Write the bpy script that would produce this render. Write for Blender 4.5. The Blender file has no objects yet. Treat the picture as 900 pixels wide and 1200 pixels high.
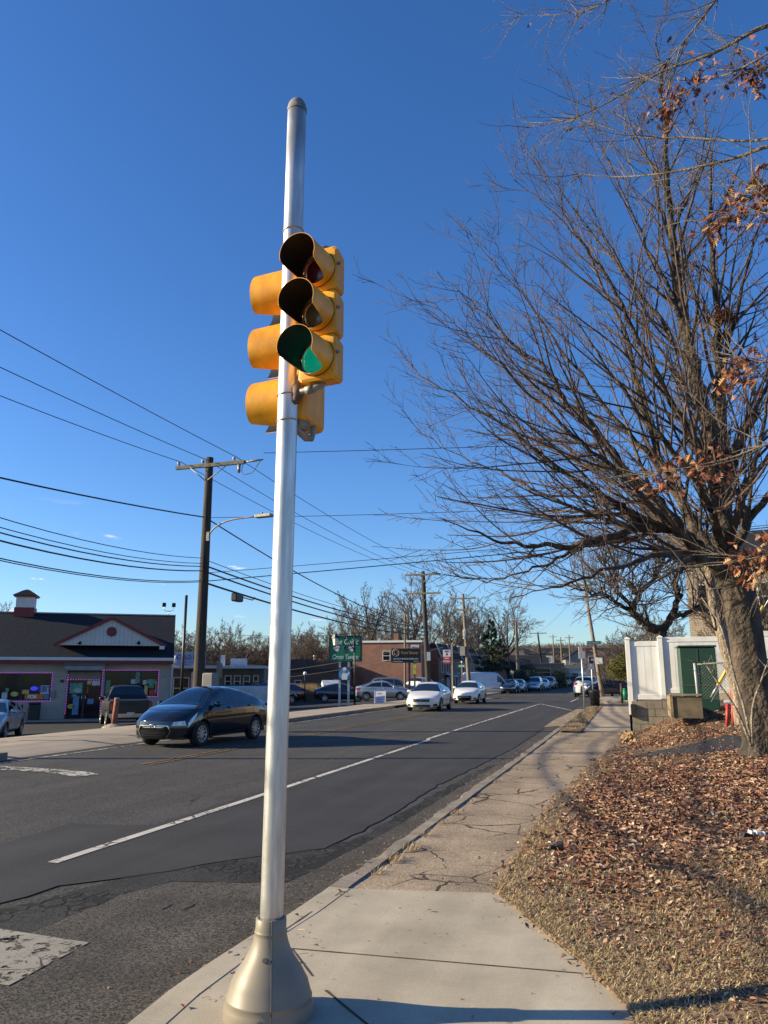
import bpy, math, random
from mathutils import Vector, Matrix, Quaternion, noise
R = math.radians
PI = math.pi
scene = bpy.context.scene
C = scene.collection
rnd = random.Random(7)

# ------------------------------------------------------------------ camera
PITCH, YAW, EYE = R(12.1035), R(17.204), 1.6
cam_d = bpy.data.cameras.new('camera')
cam = bpy.data.objects.new('camera', cam_d)
C.objects.link(cam)
cam.location = (0, 0, EYE)
cam.rotation_euler = (R(90) + PITCH, 0, YAW)
cam_d.sensor_fit = 'VERTICAL'
cam_d.sensor_height = 24
cam_d.lens = 24 * 900 / 1200
cam_d.clip_end = 3000
scene.camera = cam

# ------------------------------------------------------------------ sky and sun
SUN_EL = R(20)
SUN_AZ = math.atan2(-.956, -.292)          # clockwise from +Y
w = bpy.data.worlds.new('World')
scene.world = w
w.use_nodes = True
nt = w.node_tree
nt.nodes.clear()
wo = nt.nodes.new('ShaderNodeOutputWorld')
bg = nt.nodes.new('ShaderNodeBackground')
sky = nt.nodes.new('ShaderNodeTexSky')
sky.sky_type = 'NISHITA'
sky.sun_disc = False
sky.sun_elevation = SUN_EL
sky.sun_rotation = SUN_AZ
sky.altitude = 50
sky.air_density = 1.0
sky.dust_density = 0.35
sky.ozone_density = 2.0
hsv = nt.nodes.new('ShaderNodeHueSaturation')
hsv.inputs['Saturation'].default_value = 1.22
hsv.inputs['Hue'].default_value = 0.5
nt.links.new(sky.outputs[0], hsv.inputs['Color'])
tint = nt.nodes.new('ShaderNodeVectorMath'); tint.operation = 'MULTIPLY'      # white balance of the air
tint.inputs[1].default_value = (.65, .815, 1.10)
nt.links.new(hsv.outputs[0], tint.inputs[0])
# a few low fair-weather clouds near the horizon
tc = nt.nodes.new('ShaderNodeTexCoord')
mp = nt.nodes.new('ShaderNodeMapping')
mp.inputs['Scale'].default_value = (5, 5, 26)
mp.inputs['Location'].default_value = (1.7, .4, .6)
cn = nt.nodes.new('ShaderNodeTexNoise')
cn.inputs['Scale'].default_value = 2.1
cn.inputs['Detail'].default_value = 5
cr = nt.nodes.new('ShaderNodeMapRange')
cr.inputs['From Min'].default_value = .665
cr.inputs['From Max'].default_value = .72
sx = nt.nodes.new('ShaderNodeSeparateXYZ')
r1 = nt.nodes.new('ShaderNodeMapRange'); r1.inputs['From Min'].default_value = .03; r1.inputs['From Max'].default_value = .07
r2 = nt.nodes.new('ShaderNodeMapRange'); r2.inputs['From Min'].default_value = .21; r2.inputs['From Max'].default_value = .12
m1 = nt.nodes.new('ShaderNodeMath'); m1.operation = 'MULTIPLY'
m2 = nt.nodes.new('ShaderNodeMath'); m2.operation = 'MULTIPLY'
mx = nt.nodes.new('ShaderNodeMix'); mx.data_type = 'RGBA'
L = nt.links.new
L(tc.outputs['Generated'], mp.inputs['Vector']); L(mp.outputs[0], cn.inputs['Vector']); L(cn.outputs['Fac'], cr.inputs['Value'])
L(tc.outputs['Generated'], sx.inputs[0]); L(sx.outputs['Z'], r1.inputs['Value']); L(sx.outputs['Z'], r2.inputs['Value'])
L(r1.outputs[0], m1.inputs[0]); L(r2.outputs[0], m1.inputs[1]); L(m1.outputs[0], m2.inputs[0]); L(cr.outputs[0], m2.inputs[1])
L(m2.outputs[0], mx.inputs['Factor']); L(tint.outputs[0], mx.inputs['A'])
mx.inputs['B'].default_value = (7.2, 6.6, 6.9, 1)
L(mx.outputs['Result'], bg.inputs['Color'])
bg.inputs['Strength'].default_value = 0.09
L(bg.outputs[0], wo.inputs[0])

sun_d = bpy.data.lights.new('sun', 'SUN')
sun_d.energy = 5.0
sun_d.angle = R(.5)
sun_d.color = (1.0, .85, .57)
sun = bpy.data.objects.new('sun', sun_d)
C.objects.link(sun)
SDIR = Vector((-.956 * math.cos(SUN_EL), -.292 * math.cos(SUN_EL), math.sin(SUN_EL)))
sun.rotation_euler = SDIR.to_track_quat('Z', 'Y').to_euler()

scene.view_settings.view_transform = 'Standard'
scene.view_settings.look = 'None'
scene.view_settings.exposure = 1.0
scene.view_settings.gamma = 1

# ------------------------------------------------------------------ geometry helpers
def lat(px, D, z=0.0):
    """world point at horizontal bearing px (photo column) and forward distance D"""
    l = (px - 450) / 920 * D
    return (-math.sin(YAW) * D + math.cos(YAW) * l, math.cos(YAW) * D + math.sin(YAW) * l, z)

class M:
    def __init__(s):
        s.v = []; s.f = []; s.mi = []; s.sm = []
    def add(s, vs, fs, mi=0, smooth=False):
        b = len(s.v)
        s.v.extend([tuple(v) for v in vs])
        for f in fs:
            s.f.append(tuple(b + i for i in f)); s.mi.append(mi); s.sm.append(smooth)
    def box(s, x0, x1, y0, y1, z0, z1, mi=0):
        s.add([(x0,y0,z0),(x1,y0,z0),(x1,y1,z0),(x0,y1,z0),(x0,y0,z1),(x1,y0,z1),(x1,y1,z1),(x0,y1,z1)],
              [(0,3,2,1),(4,5,6,7),(0,1,5,4),(1,2,6,5),(2,3,7,6),(3,0,4,7)], mi)
    def obox(s, c, ax, ay, az, mi=0):
        c = Vector(c); ax = Vector(ax); ay = Vector(ay); az = Vector(az)
        vs = []
        for k in (-1, 1):
            for (i, j) in ((-1,-1),(1,-1),(1,1),(-1,1)):
                vs.append(c + ax*i + ay*j + az*k)
        s.add(vs, [(0,3,2,1),(4,5,6,7),(0,1,5,4),(1,2,6,5),(2,3,7,6),(3,0,4,7)], mi)
    def poly(s, pts, mi=0):
        s.add(pts, [tuple(range(len(pts)))], mi)
    def tube(s, pts, rads, n=8, mi=0, caps=True, smooth=True):
        pts = [Vector(p) for p in pts]
        if not isinstance(rads, (list, tuple)): rads = [rads] * len(pts)
        t = (pts[1] - pts[0]).normalized()
        a = Vector((0, 0, 1)) if abs(t.z) < .9 else Vector((1, 0, 0))
        u = t.cross(a).normalized()
        vs = []
        for i, p in enumerate(pts):
            if i == 0: tt = pts[1] - pts[0]
            elif i == len(pts) - 1: tt = pts[i] - pts[i-1]
            else: tt = pts[i+1] - pts[i-1]
            if tt.length < 1e-9: tt = t
            tt = tt.normalized()
            u = (u - tt * u.dot(tt))
            u = u.normalized() if u.length > 1e-6 else tt.orthogonal().normalized()
            v = tt.cross(u)
            for k in range(n):
                an = 2 * PI * k / n
                vs.append(p + (u * math.cos(an) + v * math.sin(an)) * rads[i])
        fs = []
        for i in range(len(pts) - 1):
            for k in range(n):
                k2 = (k + 1) % n
                fs.append((i*n+k, i*n+k2, (i+1)*n+k2, (i+1)*n+k))
        s.add(vs, fs, mi, smooth)
        if caps:
            b = len(s.v) - len(vs)
            s.f.append(tuple(b + k for k in reversed(range(n)))); s.mi.append(mi); s.sm.append(False)
            s.f.append(tuple(b + (len(pts)-1)*n + k for k in range(n))); s.mi.append(mi); s.sm.append(False)
    def lathe(s, prof, c=(0,0,0), n=32, mi=0, smooth=True):
        vs = []
        for (r, z) in prof:
            for k in range(n):
                a = 2*PI*k/n
                vs.append((c[0] + r*math.cos(a), c[1] + r*math.sin(a), c[2] + z))
        fs = []
        for i in range(len(prof)-1):
            for k in range(n):
                k2 = (k+1) % n
                fs.append((i*n+k, i*n+k2, (i+1)*n+k2, (i+1)*n+k))
        s.add(vs, fs, mi, smooth)
    def build(s, name, mat, parent=None, loc=None, rot=None):
        me = bpy.data.meshes.new(name)
        me.from_pydata(s.v, [], s.f)
        for m_ in (mat if isinstance(mat, (list, tuple)) else [mat]): me.materials.append(m_)
        me.polygons.foreach_set('material_index', s.mi)
        me.polygons.foreach_set('use_smooth', s.sm)
        me.update()
        o = bpy.data.objects.new(name, me)
        C.objects.link(o)
        if parent is not None: o.parent = parent
        if loc is not None: o.location = loc
        if rot is not None: o.rotation_euler = rot
        return o

def smooth_path(P, n_=6):
    P = [Vector(p) for p in P]; out = []
    Q = [P[0]*2-P[1]] + P + [P[-1]*2-P[-2]]
    for i in range(1, len(Q)-2):
        for k in range(n_):
            t = k/n_; a, b, c, d = Q[i-1], Q[i], Q[i+1], Q[i+2]
            out.append(.5*((2*b)+(c-a)*t+(2*a-5*b+4*c-d)*t*t+(3*b-3*c+d-a)*t**3))
    out.append(P[-1]); return out


def tag(o, label=None, cat=None, group=None, kind=None):
    if label: o['label'] = label
    if cat: o['category'] = cat
    if group: o['group'] = group
    if kind: o['kind'] = kind
    return o

def thing(name, label, cat, loc=(0,0,0), rz=0.0, group=None):
    o = bpy.data.objects.new(name, None)
    o.empty_display_size = .2
    C.objects.link(o)
    o.location = loc; o.rotation_euler = (0, 0, rz)
    return tag(o, label, cat, group)

def kids(o): return [c for c in bpy.data.objects if c.parent == o]

def copy_tree(o, parent=None):
    c = o.copy(); C.objects.link(c)
    if parent is not None:
        c.parent = parent
    for ch in kids(o): copy_tree(ch, c)
    return c

def text_mesh(name, body, size, mat, parent, loc, rot, depth=.004, shear=0.0, sx=1.0, bold=0.0, align='CENTER'):
    cu = bpy.data.curves.new('lettering', 'FONT')
    cu.body = body; cu.size = size; cu.extrude = depth; cu.shear = shear
    cu.align_x = align; cu.align_y = 'CENTER'; cu.offset = bold
    cu.resolution_u = 4
    t = bpy.data.objects.new('lettering_tmp', cu)
    C.objects.link(t)
    bpy.context.view_layer.update()
    me = bpy.data.meshes.new_from_object(t.evaluated_get(bpy.context.evaluated_depsgraph_get()))
    bpy.data.objects.remove(t)
    me.materials.clear(); me.materials.append(mat)
    o = bpy.data.objects.new(name, me); C.objects.link(o)
    o.parent = parent; o.location = loc; o.rotation_euler = rot; o.scale = (sx, 1, 1)
    return o

# ------------------------------------------------------------------ materials
MATS = {}
def mat(name, col, rough=.6, metal=0.0, var=.12, vscale=3.0, bump=0.0, bscale=40.0, coat=0.0, emit=None, estr=0.0, col2=None, spec=.5, trans=0.0, streak=None, detail=6):
    if name in MATS: return MATS[name]
    m = bpy.data.materials.new(name); m.use_nodes = True
    n = m.node_tree.nodes; l = m.node_tree.links
    b = n['Principled BSDF']
    b.inputs['Roughness'].default_value = rough
    b.inputs['Metallic'].default_value = metal
    b.inputs['Coat Weight'].default_value = coat
    b.inputs['Specular IOR Level'].default_value = spec
    b.inputs['Transmission Weight'].default_value = trans
    tcn = n.new('ShaderNodeTexCoord')
    no = n.new('ShaderNodeTexNoise'); no.inputs['Scale'].default_value = vscale; no.inputs['Detail'].default_value = detail
    src = tcn.outputs['Object']
    if streak:
        mpn = n.new('ShaderNodeMapping'); mpn.inputs['Scale'].default_value = streak
        l.new(src, mpn.inputs['Vector']); src2 = mpn.outputs[0]
    else: src2 = src
    l.new(src2, no.inputs['Vector'])
    rp = n.new('ShaderNodeValToRGB')
    c2 = col2 if col2 else tuple(c * (1 - var) for c in col)
    c1 = col if col2 else tuple(min(1, c * (1 + var)) for c in col)
    rp.color_ramp.elements[0].position = .35; rp.color_ramp.elements[1].position = .65
    rp.color_ramp.elements[0].color = (*c2, 1); rp.color_ramp.elements[1].color = (*c1, 1)
    l.new(no.outputs['Fac'], rp.inputs['Fac']); l.new(rp.outputs['Color'], b.inputs['Base Color'])
    if bump:
        n2 = n.new('ShaderNodeTexNoise'); n2.inputs['Scale'].default_value = bscale; n2.inputs['Detail'].default_value = 4
        l.new(src, n2.inputs['Vector'])
        bp = n.new('ShaderNodeBump'); bp.inputs['Strength'].default_value = bump; bp.inputs['Distance'].default_value = .10 if 'bark' in name else .02
        l.new(n2.outputs['Fac'], bp.inputs['Height']); l.new(bp.outputs[0], b.inputs['Normal'])
    if emit:
        b.inputs['Emission Color'].default_value = (*emit, 1); b.inputs['Emission Strength'].default_value = estr
    MATS[name] = m
    return m

def ground_mat(name, dark, light, spk=260, crack=0.0, cscale=1.2, crackcol=(.012,.011,.010), bump=.5, patch=(.85, 1.15), rough=.9, tint=None, big=.35, spk2=60, contrast=(.3,.75)):
    """asphalt / concrete: aggregate speckle, blotches, cracks; world-metre coordinates"""
    m = bpy.data.materials.new(name); m.use_nodes = True
    n = m.node_tree.nodes; l = m.node_tree.links
    b = n['Principled BSDF']; b.inputs['Roughness'].default_value = rough
    b.inputs['Specular IOR Level'].default_value = .3
    tcn = n.new('ShaderNodeTexCoord'); co = tcn.outputs['Object']
    v = n.new('ShaderNodeTexVoronoi'); v.inputs['Scale'].default_value = spk; l.new(co, v.inputs['Vector'])
    sep = n.new('ShaderNodeSeparateColor'); l.new(v.outputs['Color'], sep.inputs[0])
    ns = n.new('ShaderNodeTexNoise'); ns.inputs['Scale'].default_value = spk2; ns.inputs['Detail'].default_value = 8; ns.inputs['Roughness'].default_value = .7
    l.new(co, ns.inputs['Vector'])
    mxa = n.new('ShaderNodeMath'); mxa.operation = 'MULTIPLY'; l.new(sep.outputs[0], mxa.inputs[0]); l.new(ns.outputs['Fac'], mxa.inputs[1])
    mr0 = n.new('ShaderNodeMapRange'); mr0.inputs['From Min'].default_value = contrast[0]*.3; mr0.inputs['From Max'].default_value = contrast[1]*.75
    l.new(mxa.outputs[0], mr0.inputs['Value'])
    rp = n.new('ShaderNodeValToRGB'); rp.color_ramp.elements[0].color = (*dark, 1); rp.color_ramp.elements[1].color = (*light, 1)
    l.new(mr0.outputs[0], rp.inputs['Fac'])
    nb = n.new('ShaderNodeTexNoise'); nb.inputs['Scale'].default_value = big; nb.inputs['Detail'].default_value = 7; nb.inputs['Roughness'].default_value = .62
    l.new(co, nb.inputs['Vector'])
    mr = n.new('ShaderNodeMapRange'); mr.inputs['From Min'].default_value = .3; mr.inputs['From Max'].default_value = .7
    mr.inputs['To Min'].default_value = patch[0]; mr.inputs['To Max'].default_value = patch[1]
    l.new(nb.outputs['Fac'], mr.inputs['Value'])
    vm = n.new('ShaderNodeVectorMath'); vm.operation = 'SCALE'; l.new(rp.outputs[0], vm.inputs[0]); l.new(mr.outputs[0], vm.inputs['Scale'])
    out = vm.outputs[0]
    # tyre wear / water streaks running along the road, and small round stains
    mw = n.new('ShaderNodeMapping'); mw.inputs['Scale'].default_value = (2.1, .13, 1); l.new(co, mw.inputs['Vector'])
    nw_ = n.new('ShaderNodeTexNoise'); nw_.inputs['Scale'].default_value = 1.0; nw_.inputs['Detail'].default_value = 6; l.new(mw.outputs[0], nw_.inputs['Vector'])
    rw = n.new('ShaderNodeMapRange'); rw.inputs['From Min'].default_value = .35; rw.inputs['From Max'].default_value = .65; rw.inputs['To Min'].default_value = .86; rw.inputs['To Max'].default_value = 1.12
    l.new(nw_.outputs['Fac'], rw.inputs['Value'])
    vs_ = n.new('ShaderNodeTexVoronoi'); vs_.inputs['Scale'].default_value = 3.1; vs_.inputs['Randomness'].default_value = 1; l.new(co, vs_.inputs['Vector'])
    rs_ = n.new('ShaderNodeMapRange'); rs_.inputs['From Min'].default_value = .035; rs_.inputs['From Max'].default_value = .06; rs_.inputs['To Min'].default_value = .62; rs_.inputs['To Max'].default_value = 1.0
    l.new(vs_.outputs['Distance'], rs_.inputs['Value'])
    mm_ = n.new('ShaderNodeMath'); mm_.operation = 'MULTIPLY'; l.new(rw.outputs[0], mm_.inputs[0]); l.new(rs_.outputs[0], mm_.inputs[1])
    vm2 = n.new('ShaderNodeVectorMath'); vm2.operation = 'SCALE'; l.new(out, vm2.inputs[0]); l.new(mm_.outputs[0], vm2.inputs['Scale'])
    out = vm2.outputs[0]
    hgt = mr0.outputs[0]
    if crack > 0:
        nd = n.new('ShaderNodeTexNoise'); nd.inputs['Scale'].default_value = 2.2; nd.inputs['Detail'].default_value = 5; l.new(co, nd.inputs['Vector'])
        md = n.new('ShaderNodeMix'); md.data_type = 'RGBA'; md.inputs['Factor'].default_value = .22
        l.new(co, md.inputs['A']); l.new(nd.outputs['Color'], md.inputs['B'])
        vc = n.new('ShaderNodeTexVoronoi'); vc.feature = 'DISTANCE_TO_EDGE'; vc.inputs['Scale'].default_value = cscale
        l.new(md.outputs['Result'], vc.inputs['Vector'])
        nm = n.new('ShaderNodeTexNoise'); nm.inputs['Scale'].default_value = .9; nm.inputs['Detail'].default_value = 3; l.new(co, nm.inputs['Vector'])
        wv = n.new('ShaderNodeMapRange'); wv.inputs['From Min'].default_value = .42; wv.inputs['From Max'].default_value = .62
        wv.inputs['To Min'].default_value = 0.0006; wv.inputs['To Max'].default_value = .016 * crack * cscale
        l.new(nm.outputs['Fac'], wv.inputs['Value'])
        dv = n.new('ShaderNodeMath'); dv.operation = 'DIVIDE'; l.new(vc.outputs['Distance'], dv.inputs[0]); l.new(wv.outputs[0], dv.inputs[1])
        cl = n.new('ShaderNodeMapRange'); cl.inputs['From Min'].default_value = .6; cl.inputs['From Max'].default_value = 1.2
        l.new(dv.outputs[0], cl.inputs['Value'])
        mc = n.new('ShaderNodeMix'); mc.data_type = 'RGBA'
        l.new(cl.outputs[0], mc.inputs['Factor']); mc.inputs['A'].default_value = (*crackcol, 1); l.new(out, mc.inputs['B'])
        out = mc.outputs['Result']
        mh = n.new('ShaderNodeMath'); mh.operation = 'MULTIPLY_ADD'; l.new(cl.outputs[0], mh.inputs[0]); mh.inputs[1].default_value = 1.5; l.new(hgt, mh.inputs[2])
        hgt = mh.outputs[0]
    l.new(out, b.inputs['Base Color'])
    bp = n.new('ShaderNodeBump'); bp.inputs['Strength'].default_value = bump; bp.inputs['Distance'].default_value = .006
    l.new(hgt, bp.inputs['Height']); l.new(bp.outputs[0], b.inputs['Normal'])
    MATS[name] = m
    return m

def island_mat(name, cols, rough=.7, trans=.0, spec=.2):
    m = bpy.data.materials.new(name); m.use_nodes = True
    n = m.node_tree.nodes; l = m.node_tree.links
    b = n['Principled BSDF']; b.inputs['Roughness'].default_value = rough; b.inputs['Specular IOR Level'].default_value = spec
    g = n.new('ShaderNodeNewGeometry')
    rp = n.new('ShaderNodeValToRGB'); rp.color_ramp.interpolation = 'LINEAR'
    el = rp.color_ramp.elements
    el[0].position = 0; el[0].color = (*cols[0], 1); el[1].position = 1; el[1].color = (*cols[-1], 1)
    for i, c in enumerate(cols[1:-1]):
        e = el.new((i + 1) / (len(cols) - 1)); e.color = (*c, 1)
    l.new(g.outputs['Random Per Island'], rp.inputs['Fac']); l.new(rp.outputs[0], b.inputs['Base Color'])
    MATS[name] = m
    return m

def brick_mat(name, c1, c2, mortar, scale=1.0, rot=(R(90),0,0)):
    m = bpy.data.materials.new(name); m.use_nodes = True
    n = m.node_tree.nodes; l = m.node_tree.links
    b = n['Principled BSDF']; b.inputs['Roughness'].default_value = .9
    tcn = n.new('ShaderNodeTexCoord')
    sp = n.new('ShaderNodeSeparateXYZ'); l.new(tcn.outputs['Object'], sp.inputs[0])
    ad = n.new('ShaderNodeMath'); ad.operation = 'ADD'; l.new(sp.outputs['X'], ad.inputs[0]); l.new(sp.outputs['Y'], ad.inputs[1])
    cb = n.new('ShaderNodeCombineXYZ'); l.new(ad.outputs[0], cb.inputs['X']); l.new(sp.outputs['Z'], cb.inputs['Y'])
    br = n.new('ShaderNodeTexBrick'); l.new(cb.outputs[0], br.inputs['Vector'])
    br.inputs['Scale'].default_value = scale; br.inputs['Color1'].default_value = (*c1, 1); br.inputs['Color2'].default_value = (*c2, 1)
    br.inputs['Mortar'].default_value = (*mortar, 1); br.inputs['Brick Width'].default_value = .22; br.inputs['Row Height'].default_value = .075; br.inputs['Mortar Size'].default_value = .010
    no = n.new('ShaderNodeTexNoise'); no.inputs['Scale'].default_value = .8; no.inputs['Detail'].default_value = 6; l.new(tcn.outputs['Object'], no.inputs['Vector'])
    mr = n.new('ShaderNodeMapRange'); mr.inputs['To Min'].default_value = .6; mr.inputs['To Max'].default_value = 1.4; l.new(no.outputs['Fac'], mr.inputs['Value'])
    vm = n.new('ShaderNodeVectorMath'); vm.operation = 'SCALE'; l.new(br.outputs['Color'], vm.inputs[0]); l.new(mr.outputs[0], vm.inputs['Scale'])
    l.new(vm.outputs[0], b.inputs['Base Color'])
    bp = n.new('ShaderNodeBump'); bp.inputs['Strength'].default_value = .3; bp.inputs['Distance'].default_value = .01
    l.new(br.outputs['Fac'], bp.inputs['Height']); bp.invert = True; l.new(bp.outputs[0], b.inputs['Normal'])
    MATS[name] = m
    return m

asph = ground_mat('old_asphalt', (.014,.013,.012), (.15,.138,.125), spk=95, crack=.5, cscale=.8, bump=.55, patch=(.75,1.3), contrast=(.15,1.0))
asph_new = ground_mat('newer_asphalt', (.026,.026,.028), (.050,.049,.049), spk=240, bump=.25, patch=(.82,1.2), big=.9)
asph_rough = ground_mat('alligatored_asphalt', (.010,.010,.010), (.085,.080,.074), spk=110, crack=2.2, cscale=9, bump=.9, patch=(.6,1.25), big=2, contrast=(.2,.9))
asph_gut = ground_mat('gutter_asphalt', (.016,.014,.011), (.205,.178,.148), spk=95, crack=.0, bump=.7, patch=(.6,1.25), big=1.3, contrast=(.15,.95))
asph_lot = ground_mat('lot_asphalt', (.02,.02,.021), (.06,.058,.056), spk=160, crack=.6, cscale=.5, bump=.3)
walk_new = ground_mat('pale_concrete', (.35,.30,.225), (.50,.435,.335), spk=420, bump=.15, patch=(.80,1.12), big=1.6, spk2=90)
walk_old = ground_mat('worn_exposed_concrete', (.19,.142,.095), (.58,.45,.315), spk=130, crack=.85, cscale=2.1, bump=.6, patch=(.72,1.2), big=1.1, crackcol=(.055,.042,.03), contrast=(.2,.8))
walk_far = ground_mat('tan_concrete', (.30,.24,.18), (.46,.38,.29), spk=200, bump=.2, patch=(.85,1.1), big=.8)
kerb_m = ground_mat('kerb_concrete', (.20,.165,.125), (.42,.36,.29), spk=190, bump=.5, patch=(.65,1.15), big=2.4)
soil = ground_mat('leafy_soil', (.065,.040,.024), (.30,.20,.12), spk=40, bump=1.0, patch=(.6,1.35), big=.8, spk2=25)
dirt_far = ground_mat('dry_ground', (.07,.055,.035), (.17,.135,.085), spk=9, bump=.3, patch=(.7,1.2), big=.1, spk2=6)
def worn_paint(name, col, under, thr):
    m = ground_mat(name, tuple(c*.8 for c in col), col, spk=180, bump=.3, patch=(.85,1.08), big=2, crack=1.1, cscale=7, crackcol=under)
    n = m.node_tree.nodes; l = m.node_tree.links
    b = n['Principled BSDF']; out = n['Material Output']
    tr = n.new('ShaderNodeBsdfTransparent'); ms = n.new('ShaderNodeMixShader')
    tcn = n.new('ShaderNodeTexCoord'); no = n.new('ShaderNodeTexNoise'); no.inputs['Scale'].default_value = 9; no.inputs['Detail'].default_value = 9; no.inputs['Roughness'].default_value = .75
    l.new(tcn.outputs['Object'], no.inputs['Vector'])
    mr = n.new('ShaderNodeMapRange'); mr.inputs['From Min'].default_value = thr-.02; mr.inputs['From Max'].default_value = thr+.02
    l.new(no.outputs['Fac'], mr.inputs['Value']); l.new(mr.outputs[0], ms.inputs[0]); l.new(tr.outputs[0], ms.inputs[1]); l.new(b.outputs[0], ms.inputs[2]); l.new(ms.outputs[0], out.inputs['Surface'])
    return m
paint_w = worn_paint('worn_white_paint', (.62,.58,.52), (.06,.055,.05), .36)
paint_w2 = worn_paint('faded_white_paint', (.34,.31,.26), (.06,.055,.05), .455)
paint_w3 = worn_paint('patchy_white_paint', (.6,.56,.5), (.06,.055,.05), .47)
paint_y = worn_paint('faded_yellow_paint', (.30,.19,.06), (.05,.045,.04), .47)

galv = mat('galvanised_steel', (.52,.53,.55), rough=.42, metal=.75, var=.10, vscale=6, bump=.03, bscale=60)
alu_pole = mat('brushed_aluminium', (.66,.65,.63), rough=.42, metal=.8, col2=(.46,.445,.42), vscale=4, streak=(7,7,.9), bump=.04, bscale=30, detail=10)
cover_m = mat('tan_plastic_cover', (.21,.18,.138), rough=.46, var=.08, vscale=7, spec=.35)
seam_m = mat('seam_dark', (.08,.07,.06), rough=.7)
sig_y = mat('signal_yellow_paint', (.76,.345,.010), rough=.45, vscale=5, bump=.05, bscale=30, col2=(.60,.25,.010), streak=(2.5,2.5,1.0), detail=9)
sig_in = mat('visor_flat_black', (.006,.006,.007), rough=.6)
lens_g = mat('green_lens', (.0,.20,.13), rough=.3, bump=.5, bscale=110, vscale=30, col2=(.0,.11,.075), emit=(.0,.50,.30), estr=.20, coat=.3)
lens_r = mat('red_lens_unlit', (.10,.008,.016), rough=.25, coat=.4)
lens_y = mat('amber_lens_unlit', (.17,.12,.05), rough=.25, coat=.4)
pipe_m = mat('weathered_pipe', (.25,.23,.20), rough=.55, metal=.4, var=.25, vscale=14)
rust_m = mat('rusty_iron', (.12,.075,.05), rough=.8, var=.4, vscale=18, bump=.2)
brass_m = mat('brassy_strap', (.42,.33,.20), rough=.4, metal=.8)
bark = mat('maple_bark', (.11,.082,.060), rough=.95, col2=(.020,.016,.013), vscale=1.6, bump=1.0, bscale=14, streak=(3.2,3.2,1.6), detail=10)
bark_lt = mat('pale_bark', (.34,.27,.20), rough=.9, col2=(.13,.10,.075), vscale=4, bump=.7, bscale=20, streak=(5,5,1.2))
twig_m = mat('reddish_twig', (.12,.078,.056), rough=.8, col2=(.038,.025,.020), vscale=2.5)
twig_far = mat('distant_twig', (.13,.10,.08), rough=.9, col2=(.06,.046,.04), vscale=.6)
oak_bark = mat('oak_branch_bark', (.21,.17,.125), rough=.85, col2=(.08,.062,.046), vscale=7, bump=.5, bscale=50)
wood_pole = mat('creosoted_pole', (.060,.048,.036), rough=.9, col2=(.028,.022,.017), vscale=2, streak=(9,9,.7), bump=.5, bscale=25)
wood_tan = mat('weathered_pole', (.25,.20,.15), rough=.9, col2=(.13,.10,.075), vscale=2, streak=(9,9,.7), bump=.4, bscale=25)
wood_grey = mat('grey_crossarm', (.16,.14,.10), rough=.9, var=.3, vscale=6, bump=.3)
insul = mat('glazed_insulator', (.35,.33,.32), rough=.3)
wire_m = mat('wire_black', (.015,.015,.017), rough=.6)
wire_t = mat('aerial_cable', (.03,.03,.032), rough=.6)
black_metal = mat('black_metal', (.018,.018,.02), rough=.45, var=.2)
white_vinyl = mat('white_vinyl', (.80,.785,.76), rough=.42, col2=(.68,.66,.62), vscale=1.6, streak=(3,3,.8), detail=9)
block_m = ground_mat('concrete_block', (.20,.17,.13), (.38,.33,.27), spk=150, bump=.5, patch=(.7,1.15), big=2)
box_green = mat('utility_green', (.018,.052,.034), rough=.4, var=.08, vscale=2)
green_post = mat('sage_metal', (.16,.19,.15), rough=.6)
ivy_m = island_mat('ivy_leaf', [(.012,.03,.012), (.03,.055,.018), (.05,.07,.03)], rough=.5)
tanwood = mat('weathered_board', (.30,.22,.12), rough=.85, col2=(.15,.11,.07), vscale=3, streak=(1,1,8), bump=.3)
glass_dk = mat('car_glass', (.010,.014,.017), rough=.04, spec=.8, var=.2, coat=.5)
glass_b = mat('window_glass', (.010,.011,.013), rough=.08, spec=.3, var=.5, vscale=1.5)
rubber = mat('tyre_rubber', (.018,.018,.018), rough=.85)
rim_m = mat('alloy_rim', (.50,.50,.52), rough=.3, metal=.8)
chrome = mat('chrome_trim', (.62,.62,.64), rough=.18, metal=1)
blk_plastic = mat('black_plastic', (.014,.014,.015), rough=.5)
headl = mat('headlight_glass', (.62,.66,.70), rough=.12, var=.3, vscale=14, coat=1)
taill = mat('tail_light_red', (.30,.012,.012), rough=.2, coat=1)
amber = mat('amber_light', (.55,.20,.03), rough=.2, coat=.5)
plate_m = mat('number_plate', (.55,.52,.45), rough=.5)
white_p = mat('white_sign_paint', (.74,.74,.72), rough=.5, var=.04)
red_p = mat('red_sign_paint', (.50,.035,.035), rough=.5, var=.08)
blue_p = mat('blue_sign_paint', (.035,.06,.28), rough=.5)
green_p = mat('green_sign_paint', (.0,.17,.085), rough=.5, var=.06)
orange_p = mat('orange_paint', (.55,.16,.03), rough=.5)
yellow_p = mat('yellow_paint', (.65,.42,.05), rough=.5)
black_p = mat('black_sign_paint', (.015,.014,.016), rough=.4)
pink_p = mat('pink_sign_paint', (.62,.22,.24), rough=.5)
skin_p = mat('printed_skin_tone', (.45,.25,.16), rough=.6)
shingle = mat('grey_shingle', (.028,.032,.040), rough=.95, spec=.1, col2=(.015,.017,.022), vscale=9, bump=.6, bscale=12, streak=(1,1,2.5))
stucco = mat('cream_stucco', (.36,.32,.27), rough=.95, var=.06, vscale=1.5, bump=.2, bscale=80)
maroon = mat('maroon_trim', (.16,.012,.018), rough=.5)
white_trim = mat('white_trim', (.60,.59,.57), rough=.6, var=.05)
siding = mat('pale_siding', (.55,.53,.50), rough=.7, var=.05)
brick_r = brick_mat('red_brick', (.30,.10,.055), (.21,.065,.038), (.22,.17,.14))
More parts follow.
